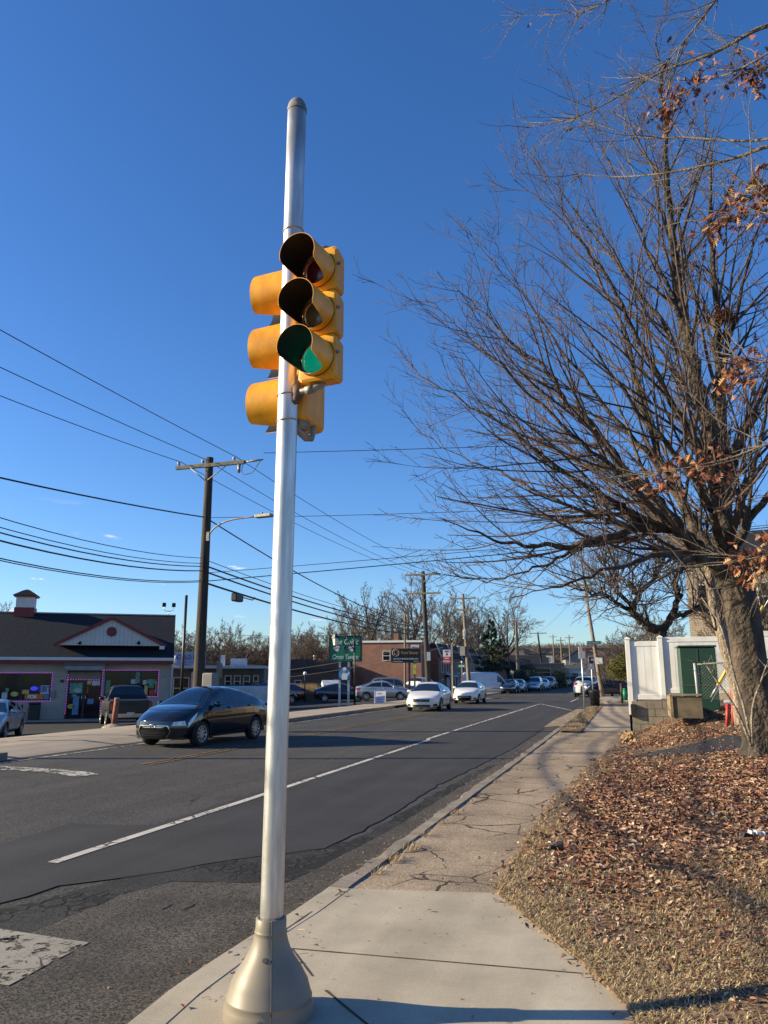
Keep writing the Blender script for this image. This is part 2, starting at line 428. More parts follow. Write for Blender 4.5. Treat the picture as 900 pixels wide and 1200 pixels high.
brick_o = brick_mat('orange_brick', (.36,.16,.09), (.28,.11,.065), (.32,.27,.22))
brick_d = brick_mat('dark_brick', (.11,.055,.04), (.085,.04,.03), (.1,.09,.08))
mansard = mat('dark_mansard_shingle', (.035,.033,.036), rough=.9, var=.3, vscale=6)
tan_wall = mat('tan_render', (.42,.33,.22), rough=.9, var=.08)
grey_wall = mat('grey_render', (.22,.21,.20), rough=.9, var=.1)
conifer_m = island_mat('conifer_needles', [(.012,.025,.012), (.028,.045,.018), (.05,.065,.03)], rough=.7)
shrub_m = island_mat('golden_evergreen', [(.05,.06,.015), (.11,.105,.025), (.16,.14,.04)], rough=.7)
leaf_m = island_mat('fallen_leaf', [(.07,.030,.022), (.34,.19,.12), (.19,.072,.045), (.52,.36,.24), (.24,.105,.066), (.10,.042,.030), (.60,.46,.32), (.17,.070,.046), (.29,.15,.095), (.08,.040,.030)], rough=.75)
oakleaf_m = island_mat('dead_oak_leaf', [(.07,.024,.014), (.24,.085,.036), (.13,.042,.022), (.42,.25,.13), (.18,.06,.03), (.10,.032,.02)], rough=.65)
grass_m = island_mat('dry_grass', [(.52,.39,.22), (.18,.115,.065), (.64,.50,.31), (.16,.155,.065), (.40,.27,.15), (.23,.145,.08), (.56,.42,.25), (.15,.095,.055)], rough=.8)
reed_m = island_mat('tan_reed', [(.30,.20,.10), (.20,.13,.07), (.38,.27,.14)], rough=.9)
woods_m = island_mat('distant_woods', [(.085,.068,.058), (.13,.105,.09), (.10,.085,.08)], rough=1)

# ------------------------------------------------------------------ terrain
def sm(a, b, x):
    t = max(0., min(1., (x - a) / (b - a)))
    return t * t * (3 - 2 * t)
def hill(Y): 
    return .050 * max(0, Y - 135) * sm(135, 200, Y) if Y < 420 else 14.25
def terr(X, Y):
    h = -.13 + hill(Y)
    if X < -14.5:
        h -= .67 * sm(-14.5, -25, X) * (1 - .45 * sm(44, 58, Y)) * (1 - sm(100, 150, Y))
    return h
EDGE = [(-5,-.3+.9),(4.3,-.04),(4.82,-.26),(6.27,-1.03),(10,-1.05),(16.4,-.67),(20.8,-.25),(26,-.1),(60,-.1)]
def edge(Y):
    if Y <= EDGE[0][0]: return EDGE[0][1]
    for (a, xa), (b, xb) in zip(EDGE, EDGE[1:]):
        if Y <= b: return xa + (xb - xa) * (Y - a) / (b - a)
    return EDGE[-1][1]
def lawn_h(X, Y):
    d = X - edge(Y)
    h = .02 + .13 * max(0, d) if d < 5 else .67
    h += .42 * sm(16, 22.5, Y) * sm(-.1, 1.7, X)
    h += .035 * noise.noise(Vector((X*.8, Y*.8, 0))) * sm(0, .6, d) + .012 * noise.noise(Vector((X*4, Y*4, 3))) * sm(0, .3, d)
    return h

def sheet(name, xs, ys, hf, m_, kind='structure', smooth=True):
    g = M(); nx = len(xs)
    g.v = [(x, y, hf(x, y)) for y in ys for x in xs]
    for j in range(len(ys)-1):
        for i in range(nx-1):
            a = j*nx + i
            g.f.append((a, a+1, a+nx+1, a+nx)); g.mi.append(0); g.sm.append(smooth)
    o = g.build(name, m_)
    if kind: o['kind'] = kind
    return o
def lin(a, b, n): return [a + (b-a)*i/(n-1) for i in range(n)]
def flat_poly(name, pts, z, m_, kind='structure', jag=0.0, step=.25, seed=1):
    """flat sheet with an irregular outline"""
    if jag:
        out = []
        for (p, q) in zip(pts, pts[1:] + pts[:1]):
            n_ = max(1, int(math.hypot(q[0]-p[0], q[1]-p[1]) / step))
            for k in range(n_):
                t = k / n_
                x = p[0] + (q[0]-p[0])*t; y = p[1] + (q[1]-p[1])*t
                out.append((x + jag*noise.noise(Vector((x*3, y*3, seed))) + .3*jag*noise.noise(Vector((x*14, y*14, seed))),
                            y + jag*noise.noise(Vector((x*3, y*3, seed+9)))))
        pts = out
    import bmesh
    bm = bmesh.new()
    f = bm.faces.new([bm.verts.new((p[0], p[1], z)) for p in pts])
    if f.normal.z < 0: f.normal_flip()
    bmesh.ops.triangulate(bm, faces=bm.faces[:])
    me = bpy.data.meshes.new(name); bm.to_mesh(me); bm.free()
    me.materials.append(m_)
    o = bpy.data.objects.new(name, me); C.objects.link(o)
    if kind: o['kind'] = kind
    return o

# base ground, out to the horizon
xs = sorted(set([-900,-600,-400,-250,-150,-100,-80] + list(range(-60, 61, 4)) + [80,100,150,250,400,600,900]))
ys = sorted(set([-60,-30] + list(range(-20, 260, 6)) + [280,320,360,400,420,460,520,700,1000,1600]))
sheet('ground', xs, ys, lambda x, y: terr(x, y) - .14 - (.35 if x > -2.3 and y < 50 else 0), dirt_far)
# road surface: the main road and the side street that leaves it
ys = lin(-12, 135, 50) + lin(138, 420, 40)
sheet('road', [-12.72, -9, -5.5, -2.3], ys, lambda x, y: -.13 + hill(y), asph)
sheet('side_street', lin(-2.3, 60, 8), lin(45.2, 53.6, 4), lambda x, y: -.134, asph)
flat_poly('driveway_apron', [(-2.45,29),(-2.9,28.2),(-2.95,33),(-2.75,44),(-2.31,44),(-2.31,29)], -.121, walk_old)
# newer, smoother strip of asphalt in the near lane
flat_poly('repaved_strip', [(-6.42,7.06),(-6.5,8.29),(-6.08,8.3),(-5.5,8.45),(-5.5,14),(-5.65,22),(-5.6,40),(-5.6,60),(-2.95,60),(-2.85,40),(-2.83,28.4),(-2.79,19.6),
          (-2.98,14.3),(-3.05,12.9),(-3.02,11.3),(-2.98,10),(-3.02,8.8),(-3.08,7.9),(-3.4,7.5),(-3.75,7.15),(-4.08,6.6),(-4.38,6.19),(-4.68,5.84),(-4.8,5.2),(-5.4,3),(-6.3,3),(-6.35,6)], -.122, asph_new, jag=.05, step=.16)
flat_poly('broken_asphalt_band', [(-4.9,2.5),(-4.7,5.0),(-4.3,6.3),(-4.0,6.8),(-3.6,7.35),(-3.25,7.75),(-2.95,8.3),(-2.9,9.4),(-2.9,12),(-2.82,14.2),(-2.7,16),(-2.55,16),(-2.6,12),(-2.62,9.5),(-2.75,7.6),(-2.85,6.55),(-3.45,6.38),(-3.85,6.3),(-4.0,5.8),(-3.95,4.95),(-4.05,2.5)], -.126, asph_rough, jag=.07, step=.1)
flat_poly('gutter_patch', [(-4.02,0),(-4.0,4.9),(-4.0,5.75),(-3.85,6.2),(-3.45,6.35),(-2.88,6.45),(-2.78,7.6),(-2.7,9),(-2.66,12),(-2.6,15),(-2.62,20),(-2.7,27),(-2.33,27),(-2.33,5.5),(-2.40,4.4),(-2.33,3.5),(-2.2,0)], -.118, asph_gut, jag=.03, step=.12)
# three half-moon dents
g = M()
for (x, y, s_) in ((-3.48,5.58,1.),(-3.32,5.63,1.15),(-3.15,5.68,.6)):
    ring = []
    for k in range(9):
        a = R(-60 + 120*k/8); ring.append((x + .05*s_*math.cos(a)*.6 , y + .09*s_*math.sin(a)))
    for k in range(9):
        a = R(60 - 120*k/8); ring.append((x + .03*s_*math.cos(a)*.6 - .018*s_ + .012, y + .09*s_*math.sin(a)))
    g.poly([(p[0], p[1], -.1145) for p in ring])
tag(g.build('asphalt_dents', mat('dent_dark', (.012,.011,.010), rough=1)), kind='structure')
# paint
def strip(name, pts, wd, z, m_):
    g = M(); vs = []
    for i, p in enumerate(pts):
        q0 = pts[max(0, i-1)]; q1 = pts[min(len(pts)-1, i+1)]
        d = Vector((q1[0]-q0[0], q1[1]-q0[1])).normalized(); n_ = Vector((-d.y, d.x))
        zz = z + hill(p[1])
        wob = .006 * noise.noise(Vector((p[0]*5, p[1]*5, 0)))
        vs += [(p[0]+n_.x*(wd/2+wob), p[1]+n_.y*(wd/2+wob), zz), (p[0]-n_.x*(wd/2-wob), p[1]-n_.y*(wd/2-wob), zz)]
    g.add(vs, [(2*i, 2*i+1, 2*i+3, 2*i+2) for i in range(len(pts)-1)])
    o = g.build(name, m_); o['kind'] = 'structure'; return o
strip('white_lane_line', [(-5.3+ (-.0016)*max(0,y-11.6)*5 if y < 22 else -5.5, y) for y in [6.52]+lin(7,51,80)] + [(-5.45,51.9)], .115, -.117, paint_w)
strip('white_taper_line', [(-5.45,51.9),(-5.36,51.6),(-4.6,48.6),(-3.6,45),(-2.9,42.6)], .11, -.1165, paint_w)
strip('white_edge_line', [(-12.3,y) for y in lin(12,44,60)], .10, -.120, paint_w3)
strip('white_dash_line', [(-3.9,y) for y in lin(56,66,10)], .11, -.120, paint_w)
for k, dx in enumerate((-.09,.11)):
    strip('yellow_centre_line', [(-9.35+dx,y) for y in lin(14,130,120)], .09, -.119, paint_y)
flat_poly('crosswalk_bar', [(-4.5,4.80),(-3.5,4.72),(-3.47,3.98),(-4.5,4.03)], -.1135, paint_w2, jag=.012, step=.08)
flat_poly('crosswalk_bar', [(-6.2,4.85),(-5.2,4.80),(-5.2,4.05),(-6.2,4.1)], -.1135, paint_w2, jag=.012, step=.08)
flat_poly('stop_line', [(-12.3,12.95),(-10.42,12.80),(-9.69,12.61),(-9.22,12.36),(-9.34,11.95),(-10.21,12.32),(-12.3,12.45)], -.119, paint_w3, jag=.05, step=.1)
flat_poly('lane_dash', [(-5.45,5.35),(-5.32,5.35),(-5.32,4.2),(-5.45,4.2)], -.117, paint_w, jag=.01)
# kerbs
def kerb(name, pts, wd, z0, z1, rough_amt, m_, step=.12):
    g = M(); P = []
    for (p, q) in zip(pts, pts[1:]):
        L_ = math.hypot(q[0]-p[0], q[1]-p[1]); n_ = max(1, int(L_/step))
        P += [(p[0]+(q[0]-p[0])*k/n_, p[1]+(q[1]-p[1])*k/n_) for k in range(n_)]
    P.append(pts[-1])
    vs = []
    for i, p in enumerate(P):
        a = P[max(0,i-1)]; b = P[min(len(P)-1,i+1)]
        d = Vector((b[0]-a[0], b[1]-a[1])).normalized(); n_ = Vector((-d.y, d.x))
        j = rough_amt*noise.noise(Vector((p[0]*2.5, p[1]*2.5, 5))) + .4*rough_amt*noise.noise(Vector((p[0]*11, p[1]*11, 5)))
        jz = .5*j
        for (o_, z_) in ((wd/2+.01+j, z0), (wd/2+j, z1-.02+jz), (wd/2-.02+j, z1+jz), (-wd/2, z1+jz*.3), (-wd/2-.005, z0)):
            vs.append((p[0]+n_.x*o_, p[1]+n_.y*o_, z_))
    fs = []
    for i in range(len(P)-1):
        for k in range(4): fs.append((i*5+k, (i+1)*5+k, (i+1)*5+k+1, i*5+k+1))
    fs += [(0,1,2,3,4), tuple(len(P)*5-5+k for k in (4,3,2,1,0))]
    g.add(vs, fs)
    o = g.build(name, m_); o['kind'] = 'structure'; return o
kerb('kerb', [(-2.24,6.05),(-2.22,10),(-2.19,15),(-2.16,24),(-2.13,33),(-2.1,44)], .15, -.2, 0.004, .030, kerb_m)
kerb('kerb', [(-2.15,-2),(-2.22,3.0),(-2.30,3.9),(-2.30,4.6),(-2.245,5.4),(-2.235,6.02)], .19, -.2, .006, .008, walk_new)
kerb('kerb', [(-2.1,54.3),(-1.9,54.0),(-1.3,53.8),(20,53.8)], .15, -.2, .01, .01, kerb_m, step=.5)
kerb('kerb', [(-2.1,54.3),(-2.1,130)], .15, -.2, .01, .01, kerb_m, step=2)
kerb('kerb', [(-2.1,44),(-1.6,45.0),(0,45.1),(30,45.1)], .15, -.2, .0, .01, kerb_m, step=.5)
kerb('kerb', [(-12.75,-5),(-12.75,13.9)], .16, -.2, .03, .02, kerb_m, step=.5)
kerb('kerb', [(-12.78,27),(-12.78,43),(-13.2,44),(-15,44.5)], .16, -.2, -.0, .02, kerb_m, step=.5)
kerb('kerb', [(-12.78,49),(-12.78,120)], .16, -.2, .0, .01, kerb_m, step=2)
# pavements
pave = flat_poly('corner_pavement', [(-2.17,-3),(-2.16,3.0),(-2.215,3.9),(-2.215,4.6),(-2.155,5.4),(-2.145,6.03),(-1.03,6.25),(-.29,4.80),(-.04,4.32),(.6,2.2),(1.0,-3)], .003, walk_new)
g = M()
for (a, b, wd) in (((-2.15,4.66),(-.29,4.78),.012),((-1.60,4.14),(-1.05,3.62),.014),((-2.17,5.98),(-2.22,4.6),.016),((-2.22,4.6),(-2.2,3.4),.014),((-1.74,4.30),(-2.02,4.66),.010)):
    d = Vector((b[0]-a[0], b[1]-a[1])).normalized(); n_ = Vector((-d.y, d.x))*wd/2
    m_ = 14; vs = []
    for k in range(m_+1):
        t = k/m_; x = a[0]+(b[0]-a[0])*t; y = a[1]+(b[1]-a[1])*t; j = 1+.5*noise.noise(Vector((x*9,y*9,0)))
        vs += [(x+n_.x*j, y+n_.y*j, .006), (x-n_.x*j, y-n_.y*j, .006)]
    g.add(vs, [(2*i,2*i+1,2*i+3,2*i+2) for i in range(m_)])
tag(g.build('pavement_joints', mat('joint_dirt', (.055,.035,.022), rough=1, var=.4, vscale=12)), kind='structure')
def oldwalk(x, y):
    return .0 + .012*noise.noise(Vector((x*1.3, y*1.3, 1))) - .01
sheet('worn_pavement', lin(-2.16, .35, 16), [5.95, 6.22] + lin(6.4, 24.6, 90), lambda x, y: oldwalk(x, y) if y > 6.3 else -.006, walk_old)
sheet('far_pavement', lin(-1.45, .0, 4), lin(24.5, 45.1, 8), lambda x, y: .012, walk_far)
sheet('far_pavement', lin(-2.05, 3.0, 4), lin(53.9, 120, 20), lambda x, y: .012, walk_far)
sheet('verge', lin(-2.09, -1.4, 6), lin(24.0, 44.9, 30), lambda x, y: .03 + .02*noise.noise(Vector((x*3, y*3, 0))), soil)
g = M()
for y in (26.3, 28.6, 31, 34, 37, 41): g.box(-1.44, -.02, y, y+.03, .0125, .016)
tag(g.build('pavement_joints', MATS['joint_dirt']), kind='structure')
# left side pavement, driveway apron and parking lot
sheet('left_pavement', [-15.2,-14.6,-13.6,-12.83], lin(-5, 13.9, 8), lambda x, y: -.012 + min(0, terr(x, y)+.13), walk_far)
sheet('left_pavement', [-15.2,-14.6,-13.6,-12.70], lin(13.9, 27, 12), lambda x, y: (-.012 + min(0, terr(x, y)+.13)) if x < -13 else -.122, walk_far)
sheet('left_pavement', [-15.2,-14.6,-13.6,-12.83], lin(27, 120, 50), lambda x, y: -.012 + min(0, terr(x, y)+.13), walk_far)
sheet('driveway_slab', lin(-18.6, -15.1, 6), lin(14.2, 27, 12), lambda x, y: terr(x, y) + .10, walk_far)
xs_ = lin(-60, -15.15, 30)
sheet('parking_lot', xs_, lin(-5, 75, 50), lambda x, y: terr(x, y) + .05, asph_lot)
# lawn bank on the right
ys = lin(-3, 24.2, 110)
g = M(); nx = 60
for y in ys:
    e = edge(y) - .05
    for i in range(nx):
        t = (i/(nx-1))**1.6
        x = e + t*22
        h = lawn_h(x, y)
        if i == 0: h = -.03
        g.v.append((x + (.05*noise.noise(Vector((0, y*2.2, 7))) if i < 3 else 0), y, h))
for j in range(len(ys)-1):
    for i in range(nx-1):
        a = j*nx+i; g.f.append((a, a+1, a+nx+1, a+nx)); g.mi.append(0); g.sm.append(True)
tag(g.build('lawn', soil), kind='structure')
sheet('back_yard', lin(.3, 40, 16), lin(24.25, 44.5, 12), lambda x, y: .75*(1-sm(30,44,y)) + .05, soil)
# dark asphalt path across the bank
g = M(); pts = []
n_ = 40
for k in range(n_+1):
    t = k/n_; x = -.35 + 9*t
    c = 15.6 + 1.0*t + .2*math.sin(t*5); wd = .15 + 1.35*sm(0,.25,t)
    for q in range(5):
        y = c - wd + 2*wd*q/4 + .12*noise.noise(Vector((x*2, q, 0)))
        pts.append((x, y, lawn_h(x, y) + .018))
g.v = pts
for k in range(n_):
    for q in range(4): a = k*5+q; g.f.append((a, a+5, a+6, a+1)); g.mi.append(0); g.sm.append(True)
tag(g.build('asphalt_path', asph_new), kind='structure')

# ------------------------------------------------------------------ leaf litter, dry grass
def leaf_shape(m, p, s, a, tilt, curl, mi=0):
    """small bent leaf, two halves folded on the midrib"""
    ca, sa = math.cos(a), math.sin(a)
    pts = [(-.5,0,0),(-.15,.30,curl),(.2,.22,curl*.8),(.5,0,.1),(.2,-.22,curl*.6),(-.15,-.30,curl)]
    ct, st = math.cos(tilt), math.sin(tilt)
    vs = []
    for (x, y, z) in pts:
        x, z = x*ct - z*st, x*st + z*ct
        vs.append((p[0] + s*(x*ca - y*sa), p[1] + s*(x*sa + y*ca), p[2] + s*z + s*.12))
    m.add(vs, [(0,1,2,3),(0,3,4,5)], mi)
g = M(); r_ = random.Random(3)
n_leaf = 0
while n_leaf < 120000:
    t = r_.random()
    y = 3.2 + 20.5 * t**1.25
    x = edge(y) - .12 + (r_.random()**1.1) * (1.2 + .62*y)
    d = x - edge(y)
    dens = sm(.0, .9, d + .25*noise.noise(Vector((x*1.5, y*1.5, 0)))) * (.55 + .45*sm(5.9, 8.2, y - .25*x + .9*noise.noise(Vector((x*.9, y*.9, 8)))))
    dens *= .35 + .9*max(0, min(1, .55 + 1.2*noise.noise(Vector((x*.6, y*.6, 2)))))
    if 15.2 < y < 17.5 and x > 0: dens *= .12
    if d < .1: dens = max(dens, .05)
    if r_.random() > dens: continue
    z = lawn_h(x, y) if d > 0 else .005
    leaf_shape(g, (x, y, z + .004), (.018 + .062*r_.random()**1.6) * (.6 + .45*sm(5.2, 7.5, y)), r_.uniform(0, 6.28), r_.uniform(-.8, .8), r_.uniform(.0, .45))
    n_leaf += 1
tag(g.build('fallen_leaves', leaf_m), 'carpet of curled brown leaves on the bank', 'leaf litter', kind='stuff')
g = M(); n_b = 0
while n_b < 110000:
    t = r_.random()
    y = 3.1 + 13*t**1.5
    x = edge(y) - .03 + (r_.random()**1.2) * (1.0 + .6*y)
    d = x - edge(y)
    nz = noise.noise(Vector((x*2.2, y*2.2, 4)))
    dens = (.9 - .70*sm(6.8, 9.5, y - .2*x)) * (.55 + 1.0*nz)
    if d < .3 and y < 9: dens += .3
    if r_.random() > dens: continue
    z = lawn_h(x, y)
    a = r_.uniform(0, 6.28); h = r_.uniform(.006, .032); ln = r_.uniform(.02, .07); wd = r_.uniform(.0015, .0035)
    dx, dy = math.cos(a), math.sin(a)
    p0 = (x - dy*wd, y + dx*wd, z); p1 = (x + dy*wd, y - dx*wd, z)
    q0 = (x + dx*ln*.5 - dy*wd*.8, y + dy*ln*.5 + dx*wd*.8, z + h*.8); q1 = (x + dx*ln*.5 + dy*wd*.8, y + dy*ln*.5 - dx*wd*.8, z + h*.8)
    tp = (x + dx*ln*1.1, y + dy*ln*1.1, z + h*r_.uniform(.4, 1.1))
    g.add([p0, p1, q1, q0, tp], [(0,1,2,3),(3,2,4)])
    n_b += 1
# tufts on the verge and along the kerb crack
def tuft(g, x, y, z, n, rad, h):
    for _ in range(n):
        a = r_.uniform(0, 6.28); rr = rad*math.sqrt(r_.random()); px = x + rr*math.cos(a)*.7; py = y + rr*math.sin(a)*1.4
        b = r_.uniform(0, 6.28); ln = r_.uniform(.3, 1.4)*h; wd = r_.uniform(.002, .004)
        dx, dy = math.cos(b), math.sin(b)
        g.add([(px-dy*wd, py+dx*wd, z), (px+dy*wd, py-dx*wd, z), (px+dx*ln, py+dy*ln, z+h*r_.uniform(.3,1.0))], [(0,1,2)])
for (x, y, n, rad, h) in ((-2.08,7.1,130,.10,.07),(-2.07,7.6,110,.13,.07),(-2.08,8.2,60,.10,.06),(-2.06,8.9,60,.10,.05),(-2.05,9.6,70,.12,.06),(-2.04,10.5,40,.08,.05),(-2.1,6.6,60,.08,.05),(-2.04,12.6,50,.1,.06),(-2.02,14.3,60,.15,.05)):
    tuft(g, x, y, .0, n, rad, h)
for _ in range(420):
    x = r_.uniform(-2.05, -1.45); y = r_.uniform(24.2, 44)
    tuft(g, x, y, .03, 16, .16, .07)
tag(g.build('dry_grass', grass_m), 'short dry tan grass between the leaves and at the kerb', 'grass', kind='stuff')
g = M()
for _ in range(260):
    y = r_.uniform(3, 20); x = r_.choice([r_.gauss(-2.42, .10), r_.gauss(-2.2, .25), r_.uniform(-2.1, edge(y))])
    if y < 6.2 and x > -2.1 and r_.random() < .7: continue
    z = -.112 if x < -2.33 else .008
    s_ = r_.uniform(.012, .05)
    leaf_shape(g, (x, y, z), s_, r_.uniform(0, 6.28), r_.uniform(-.3, .3), r_.uniform(0, .4))
for _ in range(16):
    y = r_.uniform(3.4, 6); x = r_.gauss(-2.06, .07)
    a = r_.uniform(0, 3.1); ln = r_.uniform(.02, .07)
    g.tube([(x, y, .012), (x+ln*math.cos(a)*.5, y+ln*math.sin(a)*.5, .018), (x+ln*math.cos(a+.5), y+ln*math.sin(a+.5), .012)], .0012, n=4)
for _ in range(320):
    y = 2.8 + 22*r_.random()**1.3; x = -2.42 - abs(r_.gauss(0,.16)); q = r_.uniform(.002,.0065)
    if y < 5: x -= .05
    g.obox((x, y, -.116+q*.5), (q,0,0), (0,q*r_.uniform(.6,1),q*.2), (0,0,q*.6))
for _ in range(70):
    y = r_.uniform(3.0, 6.0); x = r_.uniform(-2.1, edge(y)-.02); q = r_.uniform(.0015,.0035)
    g.obox((x, y, .006), (q,0,0), (0,q,0), (0,0,q*.6))
tag(g.build('gutter_debris', leaf_m), 'scattered leaf bits, grit and straw in the gutter and on the paving', 'debris', kind='stuff')

# litter on the bank
def litter(name, label, loc, rz, bits, cat='litter'):
    t = thing(name, label, cat, (loc[0], loc[1], lawn_h(loc[0], loc[1]) + .01), rz)
    for (nm, m_, parts) in bits:
        for (c, s_, ang) in parts:
            g = M(); q = Matrix.Rotation(ang, 3, 'Y') @ Matrix.Rotation(ang*.6, 3, 'Z')
            g.obox(c, q @ Vector((s_[0],0,0)), q @ Vector((0,s_[1],0)), q @ Vector((0,0,s_[2])))
            o = g.build(nm, m_, t)
            b = o.modifiers.new('bevel', 'BEVEL'); b.width = .004; b.segments = 2
    return t
litter('broken_plastic', 'small black broken plastic clip lying on the leaves near the worn pavement', (-.72,7.55), .3,
       [('casing', blk_plastic, [((0,0,.02),(.05,.02,.018),.2),((.05,.01,.035),(.028,.03,.022),-.4)]), ('hook', blk_plastic, [((-.07,0,.01),(.03,.008,.006),.1)])])
litter('crushed_carton', 'crushed black and white striped carton in the leaves at right', (.93,7.45), .2,
       [('black_panel', blk_plastic, [((-.06,0,.02),(.04,.03,.02),.3),((.1,.0,.02),(.03,.03,.012),-.5)]),
        ('white_stripe', white_p, [((-.02,.005,.045),(.012,.034,.012),.2),((.03,.005,.045),(.018,.034,.012),.1),((.075,.005,.036),(.018,.03,.01),-.3)])])
litter('rubber_strip', 'long curved dark rubber strip half buried in grass', (.18,6.45), -.15,
       [('strip', blk_plastic, [((-.09,.01,.012),(.05,.018,.008),.15),((0,0,.016),(.05,.018,.008),0),((.09,.012,.013),(.05,.016,.008),-.12)])])
litter('rubber_scrap', 'short dark rubber scrap in the grass below the long strip', (.0,5.98), -.5,
       [('scrap', blk_plastic, [((-.03,0,.01),(.04,.02,.006),.2),((.03,.01,.012),(.03,.016,.006),-.2)])])

# ------------------------------------------------------------------ traffic signal
SB = Vector((-1.758, 3.79, 0))
sig = thing('traffic_signal', 'tall aluminium pole with yellow traffic signal heads on the pavement corner', 'traffic signal', SB)
lean = .004
def PX(z): return lean*z
g = M(); g.tube([(PX(z), 0, z) for z in lin(.1, 5.03, 12)], .0572, n=48); shaft = g.build('shaft', alu_pole, sig)
g = M(); prof = [(.060,0),(.0605,.02)] + [(.0585*math.cos(a), .02+.075*math.sin(a)) for a in lin(0, PI/2, 8)]
g.lathe(prof, (PX(5.02), 0, 5.02), n=40); g.build('cap', pipe_m, sig)
g = M()
prof = [(.225,-.01),(.228,.03),(.222,.06),(.213,.085),(.2175,.09),(.213,.095),(.195,.155),(.160,.215),(.125,.262),(.103,.30),(.090,.335),(.083,.362),(.0825,.375),(.0855,.378),(.0825,.383),(.080,.392),(.079,.44),(.0745,.444),(.068,.444),(.064,.44)]
# denser profile: smooth bell
def bell(prof, k=4):
    out = []
    for (a, b) in zip(prof, prof[1:]):
        for i in range(k): out.append((a[0]+(b[0]-a[0])*i/k, a[1]+(b[1]-a[1])*i/k))
    out.append(prof[-1]); return out
g.lathe([(r*.96 if z < .37 else r*.95, z*.985) for (r, z) in prof], (0,0,0), n=56)
base = g.build('base_cover', cover_m, sig)
for ang in (R(-62), R(118)):
    g = M(); pts = []
    for (r, z) in prof:
        rr = (r*.96 if z < .37 else r*.95) + .0012
        pts.append((rr*math.cos(ang), rr*math.sin(ang), z*.985))
    g.tube(pts[1:-2], .0022, n=5); g.build('cover_seam', seam_m, base)
for (ang, z, r) in ((R(-78), .275, .112), (R(-76), .045, .216), (R(150), .275, .112)):
    g = M(); c = Vector((r*math.cos(ang), r*math.sin(ang), z)); n_ = Vector((math.cos(ang), math.sin(ang), .35)).normalized()
    g.tube([c - n_*.012, c + n_*.0035], [.013,.011], n=14); g.build('screw_recess', seam_m, base)

def straps(z):
    g = M()
    g.tube([(PX(z) + .0595*math.cos(a), .0595*math.sin(a), z + .006*math.sin(a+1)) for a in lin(0, 2*PI, 33)], .0042, n=6, caps=False)
    g.build('strap', brass_m, sig)
for z in (4.20, 4.07, 3.165, 3.01): straps(z)

def visor(g, r, Lf, sects=40, y0=0, cz=0, cut=R(112), mi_out=0, thick=.003):
    """cut-away tunnel visor along -Y, full length over the top, short below"""
    vo = []; vi = []
    for k in range(sects+1):
        a = 2*PI*k/sects                      # angle from top
        d = min(a, 2*PI-a)
        Lk = Lf if d < cut else Lf*(1 - .80*sm(cut, cut+R(30), d))
        # slight flare and downward droop
        for (lst, rr) in ((vo, r), (vi, r-thick)):
            for t in (0, .5, 1):
                f = 1 + .02*t
                lst.append((rr*f*math.sin(a), y0 - Lk*t, cz + rr*f*math.cos(a) - .018*t*Lk/.25))
    n3 = 3
    def grid(lst): return [(k*n3+t, (k+1)*n3+t, (k+1)*n3+t+1, k*n3+t+1) for k in range(sects) for t in range(2)]
    g.add(vo, grid(vo), 0, True)
    g.add(vi, [f[::-1] for f in grid(vi)], 1, True)
    nb = len(vo)
    g.add(vo + vi, [(k*n3+2, (k+1)*n3+2, nb+(k+1)*n3+2, nb+k*n3+2) for k in range(sects)], 0, False)

